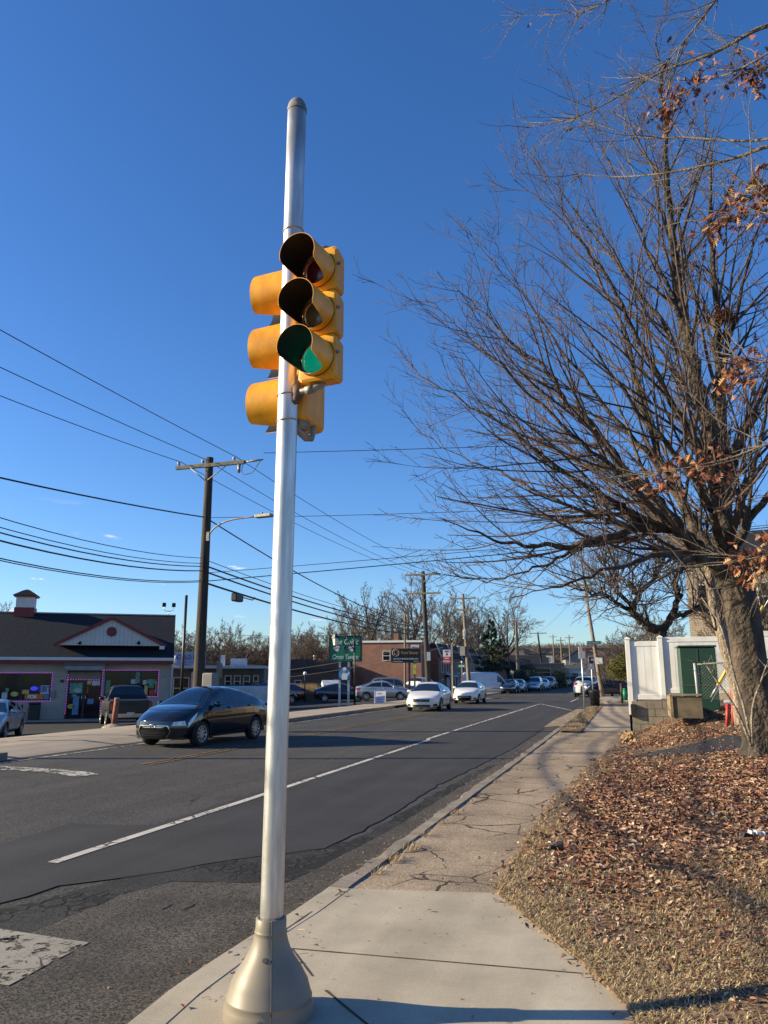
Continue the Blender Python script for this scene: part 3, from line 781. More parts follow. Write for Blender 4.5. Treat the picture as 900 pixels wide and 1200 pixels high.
def signal_head(name, loc, rz, sec, wd, dep, lr, vl, lenses, label, cap=True):
    """housing faces -Y in its own frame; loc is the bottom centre of the housing"""
    h = M(); n_ = 3
    for i in range(n_):
        z0 = i*sec; gap = .004
        # tapered back box with rounded corners
        def ring(w_, y_, z_a, z_b, c=.016):
            return [(-w_+c,y_,z_a),(w_-c,y_,z_a),(w_,y_,z_a+c),(w_,y_,z_b-c),(w_-c,y_,z_b),(-w_+c,y_,z_b),(-w_,y_,z_b-c),(-w_,y_,z_a+c)]
        secs = [ring(wd*.36, dep*.98, z0+.03, z0+sec-.03), ring(wd*.44, dep*.86, z0+.012, z0+sec-.012), ring(wd*.49, dep*.35, z0+gap, z0+sec-gap), ring(wd*.495, .028, z0+gap/2, z0+sec-gap/2)]
        vs = [v for s_ in secs for v in s_]; fs = []
        for a in range(3):
            for k in range(8): k2 = (k+1) % 8; fs.append((a*8+k, (a+1)*8+k, (a+1)*8+k2, a*8+k2))
        fs.append(tuple(range(8))); fs.append(tuple(24+k for k in reversed(range(8))))
        h.add(vs, fs, 0, False)
    root = h.build(name, sig_y, sig, loc, (0, 0, rz))
    root['label'] = label
    bv = root.modifiers.new('bevel', 'BEVEL'); bv.width = .006; bv.segments = 2; bv.limit_method = 'ANGLE'
    for i in range(n_):
        z0 = i*sec; cz = z0 + sec/2
        d = M(); c = .018; w_ = wd*.5; za = z0+.003; zb = z0+sec-.003
        f0 = [(-w_+c,.026,za),(w_-c,.026,za),(w_,.026,za+c),(w_,.026,zb-c),(w_-c,.026,zb),(-w_+c,.026,zb),(-w_,.026,zb-c),(-w_,.026,za+c)]
        f1 = [(x*1.0, .008, z) for (x, _, z) in f0]; f2 = [(x*.90, 0, cz+(z-cz)*.90) for (x, _, z) in f0]
        vs = f0+f1+f2; fs = []
        for a in range(2):
            for k in range(8): k2 = (k+1) % 8; fs.append((a*8+k, a*8+k2, (a+1)*8+k2, (a+1)*8+k))
        # annular front around the lens opening
        ro = lr*1.06; nn = 40
        circ = [(ro*math.sin(2*PI*k/nn), -.004, cz+ro*math.cos(2*PI*k/nn)) for k in range(nn)]
        d.add(vs, fs, 0, False)
        outer = f2
        oc = []
        for k in range(nn):
            a = 2*PI*k/nn; dx, dz = math.sin(a), math.cos(a)
            t = min((w_*.90)/max(1e-6, abs(dx)), ((sec/2-.003)*.90)/max(1e-6, abs(dz)))
            oc.append((dx*t, 0.0, cz+dz*t))
        mid = [(lr*1.115*math.sin(2*PI*k/nn), -.002, cz+lr*1.115*math.cos(2*PI*k/nn)) for k in range(nn)]
        circ = [(lr*.97*math.sin(2*PI*k/nn), .004, cz+lr*.97*math.cos(2*PI*k/nn)) for k in range(nn)]
        d.add(mid+oc, [(k, (k+1) % nn, nn+(k+1) % nn, nn+k) for k in range(nn)], 0, False)
        d.add(circ+mid, [(k, (k+1) % nn, nn+(k+1) % nn, nn+k) for k in range(nn)], 1, False)
        door = d.build('door', [sig_y, sig_in], root)
        v = M(); visor(v, lr*1.07, vl, y0=-.002, cz=cz, cut=R(112) if lr < .12 else R(140)); v.build('visor', [sig_y, sig_in], root)
        g = M(); prof_ = [(0,-.024)] + [(lr*math.sin(a)/math.sin(R(50)), -.024+.03*(1-math.cos(a))/(1-math.cos(R(50)))) for a in lin(R(6), R(50), 8)]
        vs = []; fs = []; nn = 36
        for (r, yy) in prof_:
            for k in range(nn): vs.append((r*math.cos(2*PI*k/nn), yy+.012, cz+r*math.sin(2*PI*k/nn)))
        for a in range(len(prof_)-1):
            for k in range(nn): fs.append((a*nn+k, a*nn+(k+1) % nn, (a+1)*nn+(k+1) % nn, (a+1)*nn+k))
        g.add(vs, fs, 0, True); g.build('lens', lenses[2-i], root)
        # hinge and latch lugs
        for zz in (cz-.25*sec, cz+.25*sec):
            q = M(); q.tube([(-w_-.006,.012,zz-.018),(-w_-.006,.012,zz+.018)], .0065, n=8); q.build('hinge', sig_y, root)
        q = M(); q.tube([(w_+.001,.012,cz+.02),(w_+.02,.012,cz+.02)], [.010,.008], n=8); q.tube([(w_+.010,.002,cz+.02),(w_+.010,.026,cz+.02)], .005, n=6)
        q.build('latch', pipe_m, root)
    g = M(); g.lathe([(.052,0),(.050,.022),(.040,.034),(.0,.038)], (0, dep*.45, n_*sec), n=20); g.build('top_cap', pipe_m, root)
    return root
# head one faces the near traffic (-Y); head two faces the side street (-X)
h1 = Vector((.218, -.085, 3.200)); 
signal_head('signal_head', h1, R(-6), .268, .232, .15, .100, .245, (lens_r, lens_y, lens_g), 'signal head facing the viewer with its green lens lit and black inside its visors')
h2 = Vector((-.035, .185, 3.02))
signal_head('signal_head', h2, R(-92), .352, .335, .15, .142, .235, (lens_r, lens_y, mat('green_lens_unlit', (.01,.06,.05), rough=.3)), 'larger signal head behind the pole with its visors pointing left')
# pipe brackets
def bracket(pts, r, flange):
    g = M(); g.tube(pts, r, n=14)
    for (a, b, rr) in flange: g.tube([a, b], rr, n=14)
    g.build('bracket', pipe_m, sig)
z = 3.165
bracket([(.05,-.005,z),(.10,-.03,z),(.19,-.045,z+.005),(.222,-.04,z+.02),(.232,-.032,z+.03),(.232,-.02,z+.05)], .019, [((.14,-.038,z),(.185,-.045,z+.004),.0245),((.228,-.03,z+.085),(.228,-.025,z+.1),.03)])
g = M(); g.tube([(.045,-.01,z+.05),(.07,-.02,z+.035),(.085,-.02,z),(.07,-.02,z-.045),(.04,-.01,z-.06)], [.012,.028,.036,.026,.012], n=12); g.build('pole_clamp', rust_m, sig)
z = 3.0
bracket([(.03,.05,z),(.05,.10,z-.03),(.07,.14,z-.05),(.085,.17,z-.045),(.09,.185,z),(.09,.19,z+.03)], .022, [((.045,.05,z+.02),(.085,.12,z+.01),.03)])
z = 4.085
bracket([(.05,0,z),(.10,-.005,z),(.15,-.02,z-.01),(.19,-.03,z-.04),(.20,-.03,z-.09)], .015, [((.04,0,z),(.085,0,z),.024)])
bracket([(.03,.05,4.1),(.08,.13,4.13),(.12,.2,4.14),(.13,.2,4.07)], .018, [])

# ------------------------------------------------------------------ utility poles and wires
def utility_pole(loc, H, r0, m_, label, arms=(), leanx=0.0, leany=0.0, name='utility_pole', group='utility poles along the road'):
    t = thing(name, label, 'utility pole', loc, 0, group)
    g = M(); n_ = 10
    g.tube([(leanx*z/H, leany*z/H, z) for z in lin(-.2, H, n_)], [r0*(1-.35*i/(n_-1)) for i in range(n_)], n=14); g.build('shaft', m_, t)
    for (z, hw, ins, off) in arms:
        x0 = leanx*z/H
        g = M(); g.box(x0-hw+off, x0+hw+off, -.16, -.05, z-.06, z+.06); a = g.build('crossarm', wood_grey, t)
        for sx in (-1, 1):
            g = M(); g.tube([(x0+sx*hw*.55+off, -.17, z-.05), (x0+sx*.05, -.17, z-.55)], .018, n=6); g.build('brace', pipe_m, a)
        for dx in ins:
            g = M(); g.lathe([(.02,.06),(.02,.10),(.06,.11),(.045,.14),(.065,.16),(.05,.2),(.0,.22)], (x0+dx, -.1, z), n=12); g.build('insulator', insul, a)
    return t
P1 = Vector((-13.35, 22.7, -.13))
p1 = utility_pole(P1, 9.15, .20, wood_pole, 'nearest dark wooden utility pole with a curved streetlight arm', [(8.72+.13, 1.32, (-1.15,-.2,1.0), .08)])
g = M(); pts = smooth_path([(.12,-.1,6.35),(.35,-.12,6.6),(.7,-.15,6.78),(1.2,-.2,6.87),(2.0,-.25,6.90)], 4)
g.tube(pts, .028, n=10); arm = g.build('lamp_arm', pipe_m, p1)
g = M(); g.obox((2.28,-.27,6.90), (.30,-.04,0), (.02,.12,0), (0,0,.05)); g.tube([(2.2,-.27,6.95),(2.2,-.27,7.03)], .035, n=8)
lh = g.build('lamp_head', pipe_m, arm); b = lh.modifiers.new('bevel','BEVEL'); b.width = .04; b.segments = 3
g = M(); g.box(.1, .2, -.15, -.05, 6.2, 6.5); g.build('arm_bracket', pipe_m, p1)
g = M(); g.box(.22, .62, -.2, .2, .95, 1.85); cbx = g.build('control_cabinet', grey_wall, p1); cbx.modifiers.new('bevel','BEVEL').width = .04
g = M(); g.tube([(1.35,-.1,8.85),(1.75,-.1,8.87),(2.1,-.1,8.88)], [.03,.045,.02], n=8); g.tube([(1.35,-.1,8.8),(1.3,-.1,8.55),(1.4,-.1,8.4),(1.7,-.1,8.45),(2.0,-.1,8.85)], .015, n=5)
g.tube([(1.2,-.1,8.78),(1.2,-.1,8.5)], [.06,.05], n=8); g.build('dead_end_clamp', pipe_m, p1)
p2 = utility_pole((-13.3,53.6,-.3), 9.35, .21, wood_pole, 'dark utility pole with two crossarms rising behind the white sedans', [(9.1,1.3,(-1.2,-.3,1.0),0),(7.75,1.25,(-1.1,.3,1.1),0)], leanx=-.35)
g = M(); g.box(-.05,.2,-.32,-.2,3.0,3.6); g.build('pole_notice', mat('blue_grey_sheet', (.2,.26,.34)), p2)
p3 = utility_pole((-13.1,67.5,-.2), 9.0, .19, wood_tan, 'weathered utility pole with a transformer, standing before the row houses', [(8.6,1.15,(-1.0,0,1.0),0),(7.6,.8,(-.6,.6),0)], leanx=-.45)
g = M(); g.lathe([(0,0),(.22,0),(.24,.05),(.24,.75),(.2,.85),(0,.88)], (-.2,-.4,5.0), n=20); g.build('transformer', grey_wall, p3)
g = M(); g.box(-.75,-.3,-.3,-.15,3.6,4.4); g.build('meter_box', grey_wall, p3)
p4 = utility_pole((-13.2,101,-.13), 9.1, .18, wood_tan, 'distant weathered utility pole beside the dark evergreen', [(8.8,1.2,(-1,0,1),0),(7.9,1.0,(-.8,.8),0)], leanx=-.1)
p5 = utility_pole((-13.4,135,-.13), 9.2, .2, wood_pole, 'farthest dark utility pole with one crossarm above the parked cars', [(9.0,1.5,(-1.3,0,1.3),0)], leanx=-.8)
p6 = utility_pole(lat(606.5,97,-.13), 8.4, .15, wood_tan, 'bare distant pole just left of the weathered pole by the evergreen')
p7 = utility_pole((-2.0,66.3,-.1), 9.6, .18, wood_tan, 'leaning pale utility pole with a green street name sign on the right pavement', [(9.2,1.1,(-1,0,1),0)], leanx=-1.0, leany=.3)
p8 = utility_pole(lat(474.7,62,-.3), 6.9, .10, wood_tan, 'thin tan pole behind the black sign', name='service_pole', group='thin service poles')
p9 = utility_pole(lat(530.7,64,-.3), 4.6, .09, wood_tan, 'thin tan pole beside the white and red shop sign', name='service_pole', group='thin service poles')
for k, (px, D, H) in enumerate(((659,150,9.0),(669,165,9.5),(650,190,9))):
    x, y, z_ = lat(px, D); 
    utility_pole((x, y, hill(y)-.13), H, .17, wood_tan, ('slim pole left of the white sign in the far distance','pale slim pole in the far distance behind the cream building','faint pole on the far hillside')[k], [(H-.6,.9,(-.8,.8),0)])
shadow_pole = utility_pole((-22.3,11.3,-.55), 9.2, .13, wood_pole, 'unseen dark pole added at far left for its shadow line across the road')  # out of view; added so a thin shadow crosses the road

WN = [0]
def wire(p0, p1_, sag, r, label, m_=wire_m, n_=22, group='overhead wires'):
    a = Vector(p0); b = Vector(p1_); pts = []
    for i in range(n_+1):
        t = i/n_; p = a.lerp(b, t); p.z -= sag*4*t*(1-t); pts.append(p)
    g = M(); g.tube([p - a for p in pts], r, n=6, caps=False)
    o = g.build('overhead_wire', m_, None, a); tag(o, label, 'wire', group); return o
x0 = P1.x
wire((x0-1.07,22.6,8.93),(x0-1.0,-12,9.0),.75,.011,'lowest of the three thin top wires running from the nearest pole to the left edge')
wire((x0-.12,22.6,8.95),(x0,-12,9.3),.55,.011,'middle of the three thin top wires running from the nearest pole to the left edge')
wire((x0+1.08,22.6,8.93),(x0+.9,-12,9.6),.35,.011,'uppermost of the three thin wires running from the nearest pole to the left edge')
wire((x0-1.07,22.6,8.93),(-14.4,53.5,8.95),.35,.011,'left thin wire from the nearest crossarm to the next dark pole')
wire((x0-.12,22.6,8.95),(-13.8,53.5,8.95),.35,.011,'middle thin wire from the nearest crossarm to the next dark pole')
wire((x0+1.08,22.6,8.93),(-12.5,53.5,8.95),.35,.011,'right thin wire from the nearest crossarm to the next dark pole')
wire((x0,22.5,6.88),(x0,-12,5.8),.75,.022,'wavy cable running left from the middle of the nearest pole')
wire((x0,22.9,6.85),(-13.2,53.5,4.9),.55,.022,'cable sloping down right from the middle of the nearest pole')
for i, (zz, ze, rr, lb) in enumerate(((5.48,5.35,.011,'thin cable below the streetlight arm, leftward'),(5.3,5.0,.011,'second thin cable below the streetlight arm, leftward'),(5.2,4.55,.016,'upper thick telephone cable leading left from the nearest pole'),(5.05,4.05,.020,'middle thick telephone cable leading left from the nearest pole'),(4.72,3.9,.014,'lower thick telephone cable leading left from the nearest pole'),(4.68,3.65,.012,'lowest telephone cable leading left from the nearest pole'))):
    wire((x0,22.5,zz),(x0+3.5,-4,zz+.9),1.12+(5.48-zz)*.08,rr,lb, wire_t)
for i, (zz, ze, rr, lb) in enumerate(((5.45,5.2,.012,'thin upper cable from the nearest pole towards the row houses'),(5.25,5.0,.028,'upper thick cable from the nearest pole towards the row houses'),(5.05,4.7,.028,'middle thick cable from the nearest pole towards the row houses'),(4.68,4.45,.034,'lowest thick cable with a black splice box from the nearest pole'))):
    wire((x0,22.9,zz),(-13.4,53.5,ze),.35,rr,lb, wire_t)
sp = thing('cable_splice_box', 'black splice box hanging on the thick cable right of the nearest pole', 'splice box', (-13.35,25.1,4.43))
g = M(); g.box(-.12,.12,-.28,.28,-.17,.13); o = g.build('casing', blk_plastic, sp); o.modifiers.new('bevel','BEVEL').width=.04
g = M(); g.tube([(0,.2,.1),(0,.5,.02),(0,1.2,.0),(0,1.4,.12)], .02, n=6); g.build('lead', blk_plastic, sp)
wire((x0+2.1,22.6,8.98),(24,26.5,8.6),.2,.011,'thin wire crossing the road at the height of the top crossarm')
wire((x0,22.7,5.0),(24,28,7.6),.15,.010,'thin wire crossing the road below the streetlight')
wire((x0,22.7,4.72),(24,30,8.2),.2,.016,'thicker wire crossing the road from the nearest pole into the bare tree')
wire((x0,22.7,6.9),(20,30,8.6),.5,.009,'faint wire crossing the road behind the signal pole')
wire((-24,40,4.2),(-13.4,53.5,5.4),.6,.012,'sagging service wire from the corner store to the second pole')
for a, b, lb in (((-13.65,53.6,9.0),(-13.5,67.5,8.5),'second to third pole'),((-13.5,67.5,8.5),(-13.3,101,8.7),'third to fourth pole'),((-13.3,101,8.7),(-14.2,135,9.0),'fourth to farthest pole')):
    for dx, nm in ((-1,'left'),(0,'middle'),(1,'right')):
        wire((a[0]+dx,a[1],a[2]),(b[0]+dx,b[1],b[2]),.4,.012,nm+' top wire spanning from the '+lb)
    wire((a[0],a[1],a[2]-3.6),(b[0],b[1],b[2]-3.4),.4,.025,'low thick cable spanning from the '+lb, wire_t)
wire((-14.2,135,9),(-2.9,66.6,9.2),.5,.012,'thin wire from the farthest pole to the leaning pole on the right')
wire((-13.4,53.5,5.0),lat(560,75,4.8),.2,.02,'pale service cable passing in front of the row houses', wood_tan)
wire(lat(330,70,2.1),lat(553,66,5.4),.35,.02,'long pale cable crossing in front of the brick wall', wood_tan)
wire(lat(330,76,1.5),lat(520,70,4.2),.3,.015,'lower pale cable crossing in front of the brick wall', wood_tan)

# ------------------------------------------------------------------ trees
def perp_dir(d, ang, rg, bias=None):
    o = d.orthogonal().normalized()
    q = Quaternion(d, rg.uniform(0, 2*PI))
    o = q @ o
    if bias is not None:
        o = (o + bias).normalized()
    return (d*math.cos(ang) + o*math.sin(ang)).normalized()

def grow(g, p, d, Ln, r, lvl, maxl, rg, up=.05, wob=.10, seg=.3, kn=(9,7,5), rmin=.003, sides=(7,5,4,3,3), dens=1.0, lratio=.5, ang=(32,52)):
    n_ = max(3, int(Ln/seg)); pts = [p]; rr = [r]; dirs = [d]
    dd = d.copy()
    for i in range(n_):
        dd = (dd + Vector((rg.gauss(0,wob), rg.gauss(0,wob), rg.gauss(0,wob*.7) + up))).normalized()
        p = p + dd * (Ln/n_)
        pts.append(p); rr.append(max(rmin*.8, r*(1-.78*(i+1)/n_))); dirs.append(dd.copy())
    g.tube(pts, rr, n=sides[min(lvl, len(sides)-1)], caps=False)
    if lvl < maxl: spawn(g, pts, rr, dirs, Ln, lvl, maxl, rg, up, wob, seg, kn, rmin, sides, dens, lratio, ang)

def spawn(g, pts, rr, dirs, Ln, lvl, maxl, rg, up, wob, seg, kn, rmin, sides, dens, lratio, ang, t0=.12):
    n_ = len(pts)-1
    k = max(2, int(kn[min(lvl, len(kn)-1)]*dens))
    for j in range(k):
        t = t0 + (1-t0)*(j + rg.random())/k
        i = min(n_-1, int(t*n_)); f = t*n_-i
        p = pts[i].lerp(pts[i+1], f); d = dirs[min(i+1, n_)]
        r = (rr[i]*(1-f)+rr[i+1]*f)
        cd = perp_dir(d, R(rg.uniform(*ang)), rg, Vector((0,0,.22)))
        cl = Ln*lratio*rg.uniform(.6,1.15)*(1.0-.55*t)
        if cl < .12: continue
        grow(g, p, cd, cl, max(rmin, r*rg.uniform(.45,.65)), lvl+1, maxl, rg, up, wob, seg*.75, kn, rmin, sides, dens, lratio, ang)

# the big maple stands on the bank; limbs are world points (x, y, z) measured around its trunk

def at(px, py, Y):
    """world point on the bearing of a photo pixel at world depth Y (used while measuring the limbs)"""
    u = (px-450)/900; v = (600-py)/900
    z = math.sin(PITCH)+v*math.cos(PITCH); h = math.cos(PITCH)-v*math.sin(PITCH)
    rx = -math.sin(YAW)*h+math.cos(YAW)*u; ry = math.cos(YAW)*h+math.sin(YAW)*u
    t = Y/ry
    return Vector((rx*t, Y, EYE+z*t))
TB = at(894, 872, 14.0)
maple = thing('maple_tree', 'large bare spreading tree with a thick furrowed trunk on the leafy bank at right', 'tree', TB)
def rel(l): return [p - TB for p in l]
rg = random.Random(11)
g = M()
tp = smooth_path(rel([at(896,885,14.0), at(894,872,14.0), at(889,835,14.0), at(879,780,14.0), at(870,720,14.0), at(862,680,14.0), at(854,652,14.0)]), 5)
n_ = len(tp)
rads = []
for i in range(n_):
    t = i/(n_-1)
    rads.append(.37 - .09*sm(0,.2,t) - .02*t + .03*sm(.8,1,t))
# lumpy bark cylinder
vs = []; fs = []; S = 28
for i, p in enumerate(tp):
    for k in range(S):
        a = 2*PI*k/S
        rr = rads[i]*(1 + .10*noise.noise(Vector((math.cos(a)*1.6, math.sin(a)*1.6, p.z*1.1))) + .05*math.sin(a*5+.8*p.z)*(1.6 if i < n_*.25 else .6) + .03*noise.noise(Vector((math.cos(a)*6, math.sin(a)*6, p.z*3))))
        vs.append((p.x+rr*math.cos(a), p.y+rr*math.sin(a), p.z))
for i in range(n_-1):
    for k in range(S): fs.append((i*S+k, i*S+(k+1)%S, (i+1)*S+(k+1)%S, (i+1)*S+k))
g.add(vs, fs, 0, True)
g.build('trunk', bark, maple)
LIMBS = [  # pixel polyline with depth, start radius
 ([(856,690,14.0),(845,600,14.0),(835,540,13.9),(815,440,13.8),(800,380,13.7),(790,300,13.7),(782,200,13.6),(775,110,13.5),(768,35,13.4)], .23, 1.0),
 ([(852,660,14.1),(848,580,14.2),(843,460,14.5),(840,380,14.7),(836,300,14.8),(830,200,15.0),(824,110,15.1)], .17, 1.0),
 ([(858,690,14),(846,668,13.9),(822,644,13.6),(797,624,13.3),(763,617,12.9),(704,632,12.2),(655,641,11.8),(590,634,11.4),(520,610,11.0)], .19, 1.0),
 ([(797,624,13.3),(773,590,13.2),(734,551,13.2),(704,512,13.2),(665,473,13.2),(641,434,13.1),(597,400,13.0),(560,360,12.9),(510,318,12.8)], .115, 1.0),
 ([(763,617,12.9),(735,598,12.7),(714,585,12.6),(655,551,12.3),(600,505,12.1),(540,470,12.0),(490,440,11.9)], .085, 1.0),
 ([(846,668,14.1),(832,644,14.4),(812,615,14.8),(792,576,15.2),(773,540,15.5),(758,492,15.7),(744,439,15.9),(734,395,16.0),(700,320,16.1),(664,250,16.2),(630,190,16.2)], .15, 1.0),
 ([(835,540,13.9),(800,500,13.5),(770,440,13.3),(735,370,13.1),(700,310,13.0),(660,260,12.9),(605,210,12.8)], .085, 1.0),
 ([(815,440,13.8),(790,400,13.9),(740,330,14.1),(700,280,14.2),(655,220,14.3),(610,170,14.3)], .065, 1.0),
 ([(800,380,13.7),(780,330,13.6),(745,260,13.6),(715,190,13.6),(690,120,13.5)], .055, .9),
 ([(790,300,13.7),(775,240,13.8),(760,180,13.9),(735,110,14.0)], .05, .8),
 ([(843,460,14.5),(860,380,14.6),(880,300,14.7),(905,210,14.8)], .075, 1.0),
 ([(850,660,14.0),(880,610,13.8),(915,560,13.6),(960,500,13.3),(1010,430,13.0)], .11, 1.0),
 ([(848,580,14.2),(870,520,14.6),(905,440,15.0),(940,350,15.4)], .085, 1.0),
 ([(852,670,14.0),(815,655,12.8),(765,652,11.8),(715,665,11.0),(660,688,10.6),(600,700,10.4)], .085, 1.0),
 ([(850,665,14.2),(810,640,15.3),(760,612,16.2),(700,600,17.0),(640,600,17.6),(580,590,18.0)], .10, 1.0),
 ([(846,640,13.8),(830,590,12.9),(790,530,12.2),(740,470,11.8),(690,400,11.5),(650,350,11.4)], .09, 1.0),
 ([(848,650,14.2),(845,600,15.5),(820,530,16.6),(790,450,17.4),(770,360,17.9)], .10, 1.0),
 ([(852,640,13.8),(880,560,12.5),(900,470,11.8),(920,380,11.4)], .08, .8),
 ([(812,640,13.2),(770,600,12.7),(715,545,12.3),(660,500,12.1),(600,440,12.0),(545,390,12.0),(500,350,12.0)], .07, 1.0),
 ([(763,617,12.9),(720,610,12.9),(660,590,13.0),(600,560,13.2),(540,535,13.4),(488,505,13.5)], .06, 1.0),
 ([(704,634,12.2),(660,650,12.0),(620,668,11.8),(570,680,11.7),(530,672,11.6)], .04, 1.0),
 ([(773,546,15.5),(730,500,15.4),(680,440,15.2),(630,370,15.0),(580,310,14.9),(540,260,14.8)], .06, 1.0),
 ([(734,551,13.2),(690,545,13.6),(640,520,14.0),(580,480,14.3),(520,440,14.5)], .05, 1.0),
]
gl = M(); gt = M()
for (pl, r0, dn) in LIMBS:
    P = smooth_path(rel([at(*q) for q in pl]), 5)
    n_ = len(P); rr = [max(.007, r0*.92*(1-.97*(i/(n_-1))**.8)) for i in range(n_)]
    P = [p + Vector((rg.gauss(0,.02), rg.gauss(0,.03), rg.gauss(0,.02))) for p in P]
    P[0] = P[0]
    gl.tube(P, rr, n=12 if r0 > .09 else 8, caps=False)
    dirs = [(P[min(i+1,n_-1)]-P[max(0,i-1)]).normalized() for i in range(n_)]
    Ln = sum((P[i+1]-P[i]).length for i in range(n_-1))
    k = int(3.25*Ln*dn)
    for j in range(k):
        t = .10 + .9*(j+rg.random())/k
        i = min(n_-2, int(t*(n_-1))); f = t*(n_-1)-i
        p = P[i].lerp(P[i+1], f); d = dirs[i]; r = rr[i]
        cd = perp_dir(d, R(rg.uniform(26,50)), rg, Vector((-.05,0,.12)))
        cl = rg.uniform(1.3, 3.1)*(1.12-.68*t)*min(1.15, .6+Ln/9)
        if cd.z < -.35: cl *= .5
        grow(gt, p, cd, cl, max(.007, min(.038, r*.5)), 1, 3, rg, up=.030, wob=.065, seg=.22, kn=(8,7,4), rmin=.0042, sides=(6,5,4,3), lratio=.46, ang=(28,48))
gl.build('limbs', bark, maple)
gt.build('crown', twig_m, maple)
g = M(); c = at(848, 372, 14.2) - TB
for _ in range(170):
    a = rg.uniform(0, 6.28); e = rg.uniform(-.9, .9); rr = .17*rg.uniform(.7, 1.05)
    q = c + Vector((rr*math.cos(a)*math.cos(e), rr*math.sin(a)*math.cos(e), rr*.9*math.sin(e)))
    b = Vector((rg.gauss(0,1), rg.gauss(0,1), rg.gauss(0,.4))).normalized()*.09
    g.tube([q-b, q+b*.2, q+b], .005, n=3, caps=False)
for _ in range(60):
    q = c + Vector((rg.gauss(0,.07), rg.gauss(0,.07), rg.gauss(0,.06))); leaf_shape(g, q, .10, rg.uniform(0,6.28), rg.uniform(-1,1), .2)
tag(g.build('squirrel_nest', oakleaf_m), 'round dark twig and leaf nest high in the forked trunk of the big bare tree', 'nest').location = TB

# slender second stem and saplings at the trunk
st = thing('slender_tree', 'slim pale-barked tree growing just left of the thick trunk', 'tree', at(868,842,15.2))
b0 = st.location.copy()
g = M(); P = smooth_path([at(870,852,15.2)-b0, at(864,808,15.2)-b0, at(849,755,15.3)-b0, at(835,702,15.4)-b0, at(828,650,15.6)-b0, at(812,600,15.8)-b0], 5)
g.tube(P, [.13*(1-.5*i/(len(P)-1)) for i in range(len(P))], n=14); g.build('trunk', bark_lt, st)
g = M()
for j in range(16):
    i = rg.randrange(6, len(P)-1)
    grow(g, P[i], perp_dir(Vector((0,0,1)), R(rg.uniform(35,70)), rg, Vector((-.2,-.1,0))), rg.uniform(.9,2.0), .022, 1, 3, rg, up=.02, wob=.12, seg=.2, kn=(6,6,4), rmin=.0035, lratio=.5)
g.build('crown', twig_m, st)
def sapling(label, base, tips, r0):
    t = thing('sapling', label, 'sapling', base, 0, 'pale saplings at the foot of the big tree'); bb = Vector(base)
    g = M()
    for tp_ in tips:
        P = smooth_path([Vector((0,0,-.03))] + [Vector(q)-bb for q in tp_], 4)
        g.tube(P, [r0*(1-.6*i/(len(P)-1)) for i in range(len(P))], n=8)
        for j in range(6):
            i = rg.randrange(len(P)//2, len(P)-1)
            grow(g, P[i], perp_dir((P[-1]-P[0]).normalized(), R(rg.uniform(30,60)), rg), rg.uniform(.15,.5), .005, 2, 3, rg, up=.03, seg=.1, kn=(3,3,3), rmin=.002)
    g.build('stems', bark_lt, t); return t
bs = at(881, 872, 12.6)
sapling('pale forked sapling crossing in front of the thick trunk', bs, [[at(862,830,12.5), at(838,795,12.5), at(825,775,12.6)], [at(882,830,12.5), at(893,795,12.3), at(899,778,12.2)], [at(872,830,12.7), at(860,790,12.8), at(845,735,13.0), at(822,700,13.2)]], .022)

# oak whose leafy branches reach in from the right, its trunk outside the frame
OB = Vector((7.2, 5.4, 1.05))
oak = thing('oak_tree', 'oak reaching in from the right edge with brown leaves still hanging on its branches', 'tree', OB)
g = M(); P = smooth_path([(0,0,-.2),(.05,0,1.5),(0,.1,4),(.1,.1,7),(.2,.2,10)], 5)
g.tube(P, [.36*(1-.6*i/(len(P)-1)) for i in range(len(P))], n=20); g.build('trunk', bark, oak)
OL = [([(990,10,7.0),(900,30,7.3),(866,46,7.4),(832,64,7.5),(778,83,7.6),(734,108,7.7),(675,137,7.8),(607,152,7.9)], .032, 8.6, 0),
      ([(980,90,6.6),(925,150,6.8),(880,165,7.0),(802,161,7.4),(753,161,7.5),(704,147,7.7),(650,130,7.9)], .020, 7.8, 0),
      ([(990,150,6.4),(905,170,6.9),(851,188,7.1),(778,203,7.3),(714,207,7.6),(655,200,7.8)], .026, 7.6, 0),
      ([(900,-90,6.8),(860,-30,7.0),(830,12,7.1),(800,50,7.2),(771,82,7.3),(745,98,7.4)], .020, 9.0, 0),
      ([(800,-80,7.5),(760,-40,7.8),(712,0,8.1),(685,12,8.2),(641,18,8.4),(585,18,8.6)], .016, 9.5, 0),
      ([(960,20,5.9),(900,62,6.2),(860,84,6.4),(835,92,6.5),(802,106,6.6),(785,120,6.7),(772,130,6.8)], .011, 8.0, 1),
      ([(990,180,6.0),(925,200,6.2),(895,225,6.4),(870,240,6.5),(850,255,6.6),(836,262,6.6)], .011, 7.2, 1),
      ([(980,90,6.2),(920,80,6.5),(890,78,6.6),(868,88,6.7)], .010, 7.8, 1),
      ([(980,380,5.5),(920,410,5.8),(890,425,6.0),(868,430,6.1),(852,440,6.2)], .010, 5.4, 1),
      ([(990,520,5.4),(920,518,5.8),(895,522,5.9),(860,535,6.1),(820,545,6.3),(786,552,6.5),(750,562,6.7)], .012, 4.4, 1),
      ([(985,640,5.4),(920,650,5.8),(893,648,6.0),(880,655,6.1)], .008, 3.7, 1),
      ([(980,300,5.6),(920,250,5.8),(896,235,6.0),(880,210,6.1)], .009, 6.6, 1)]
gb = M(); gf = M()
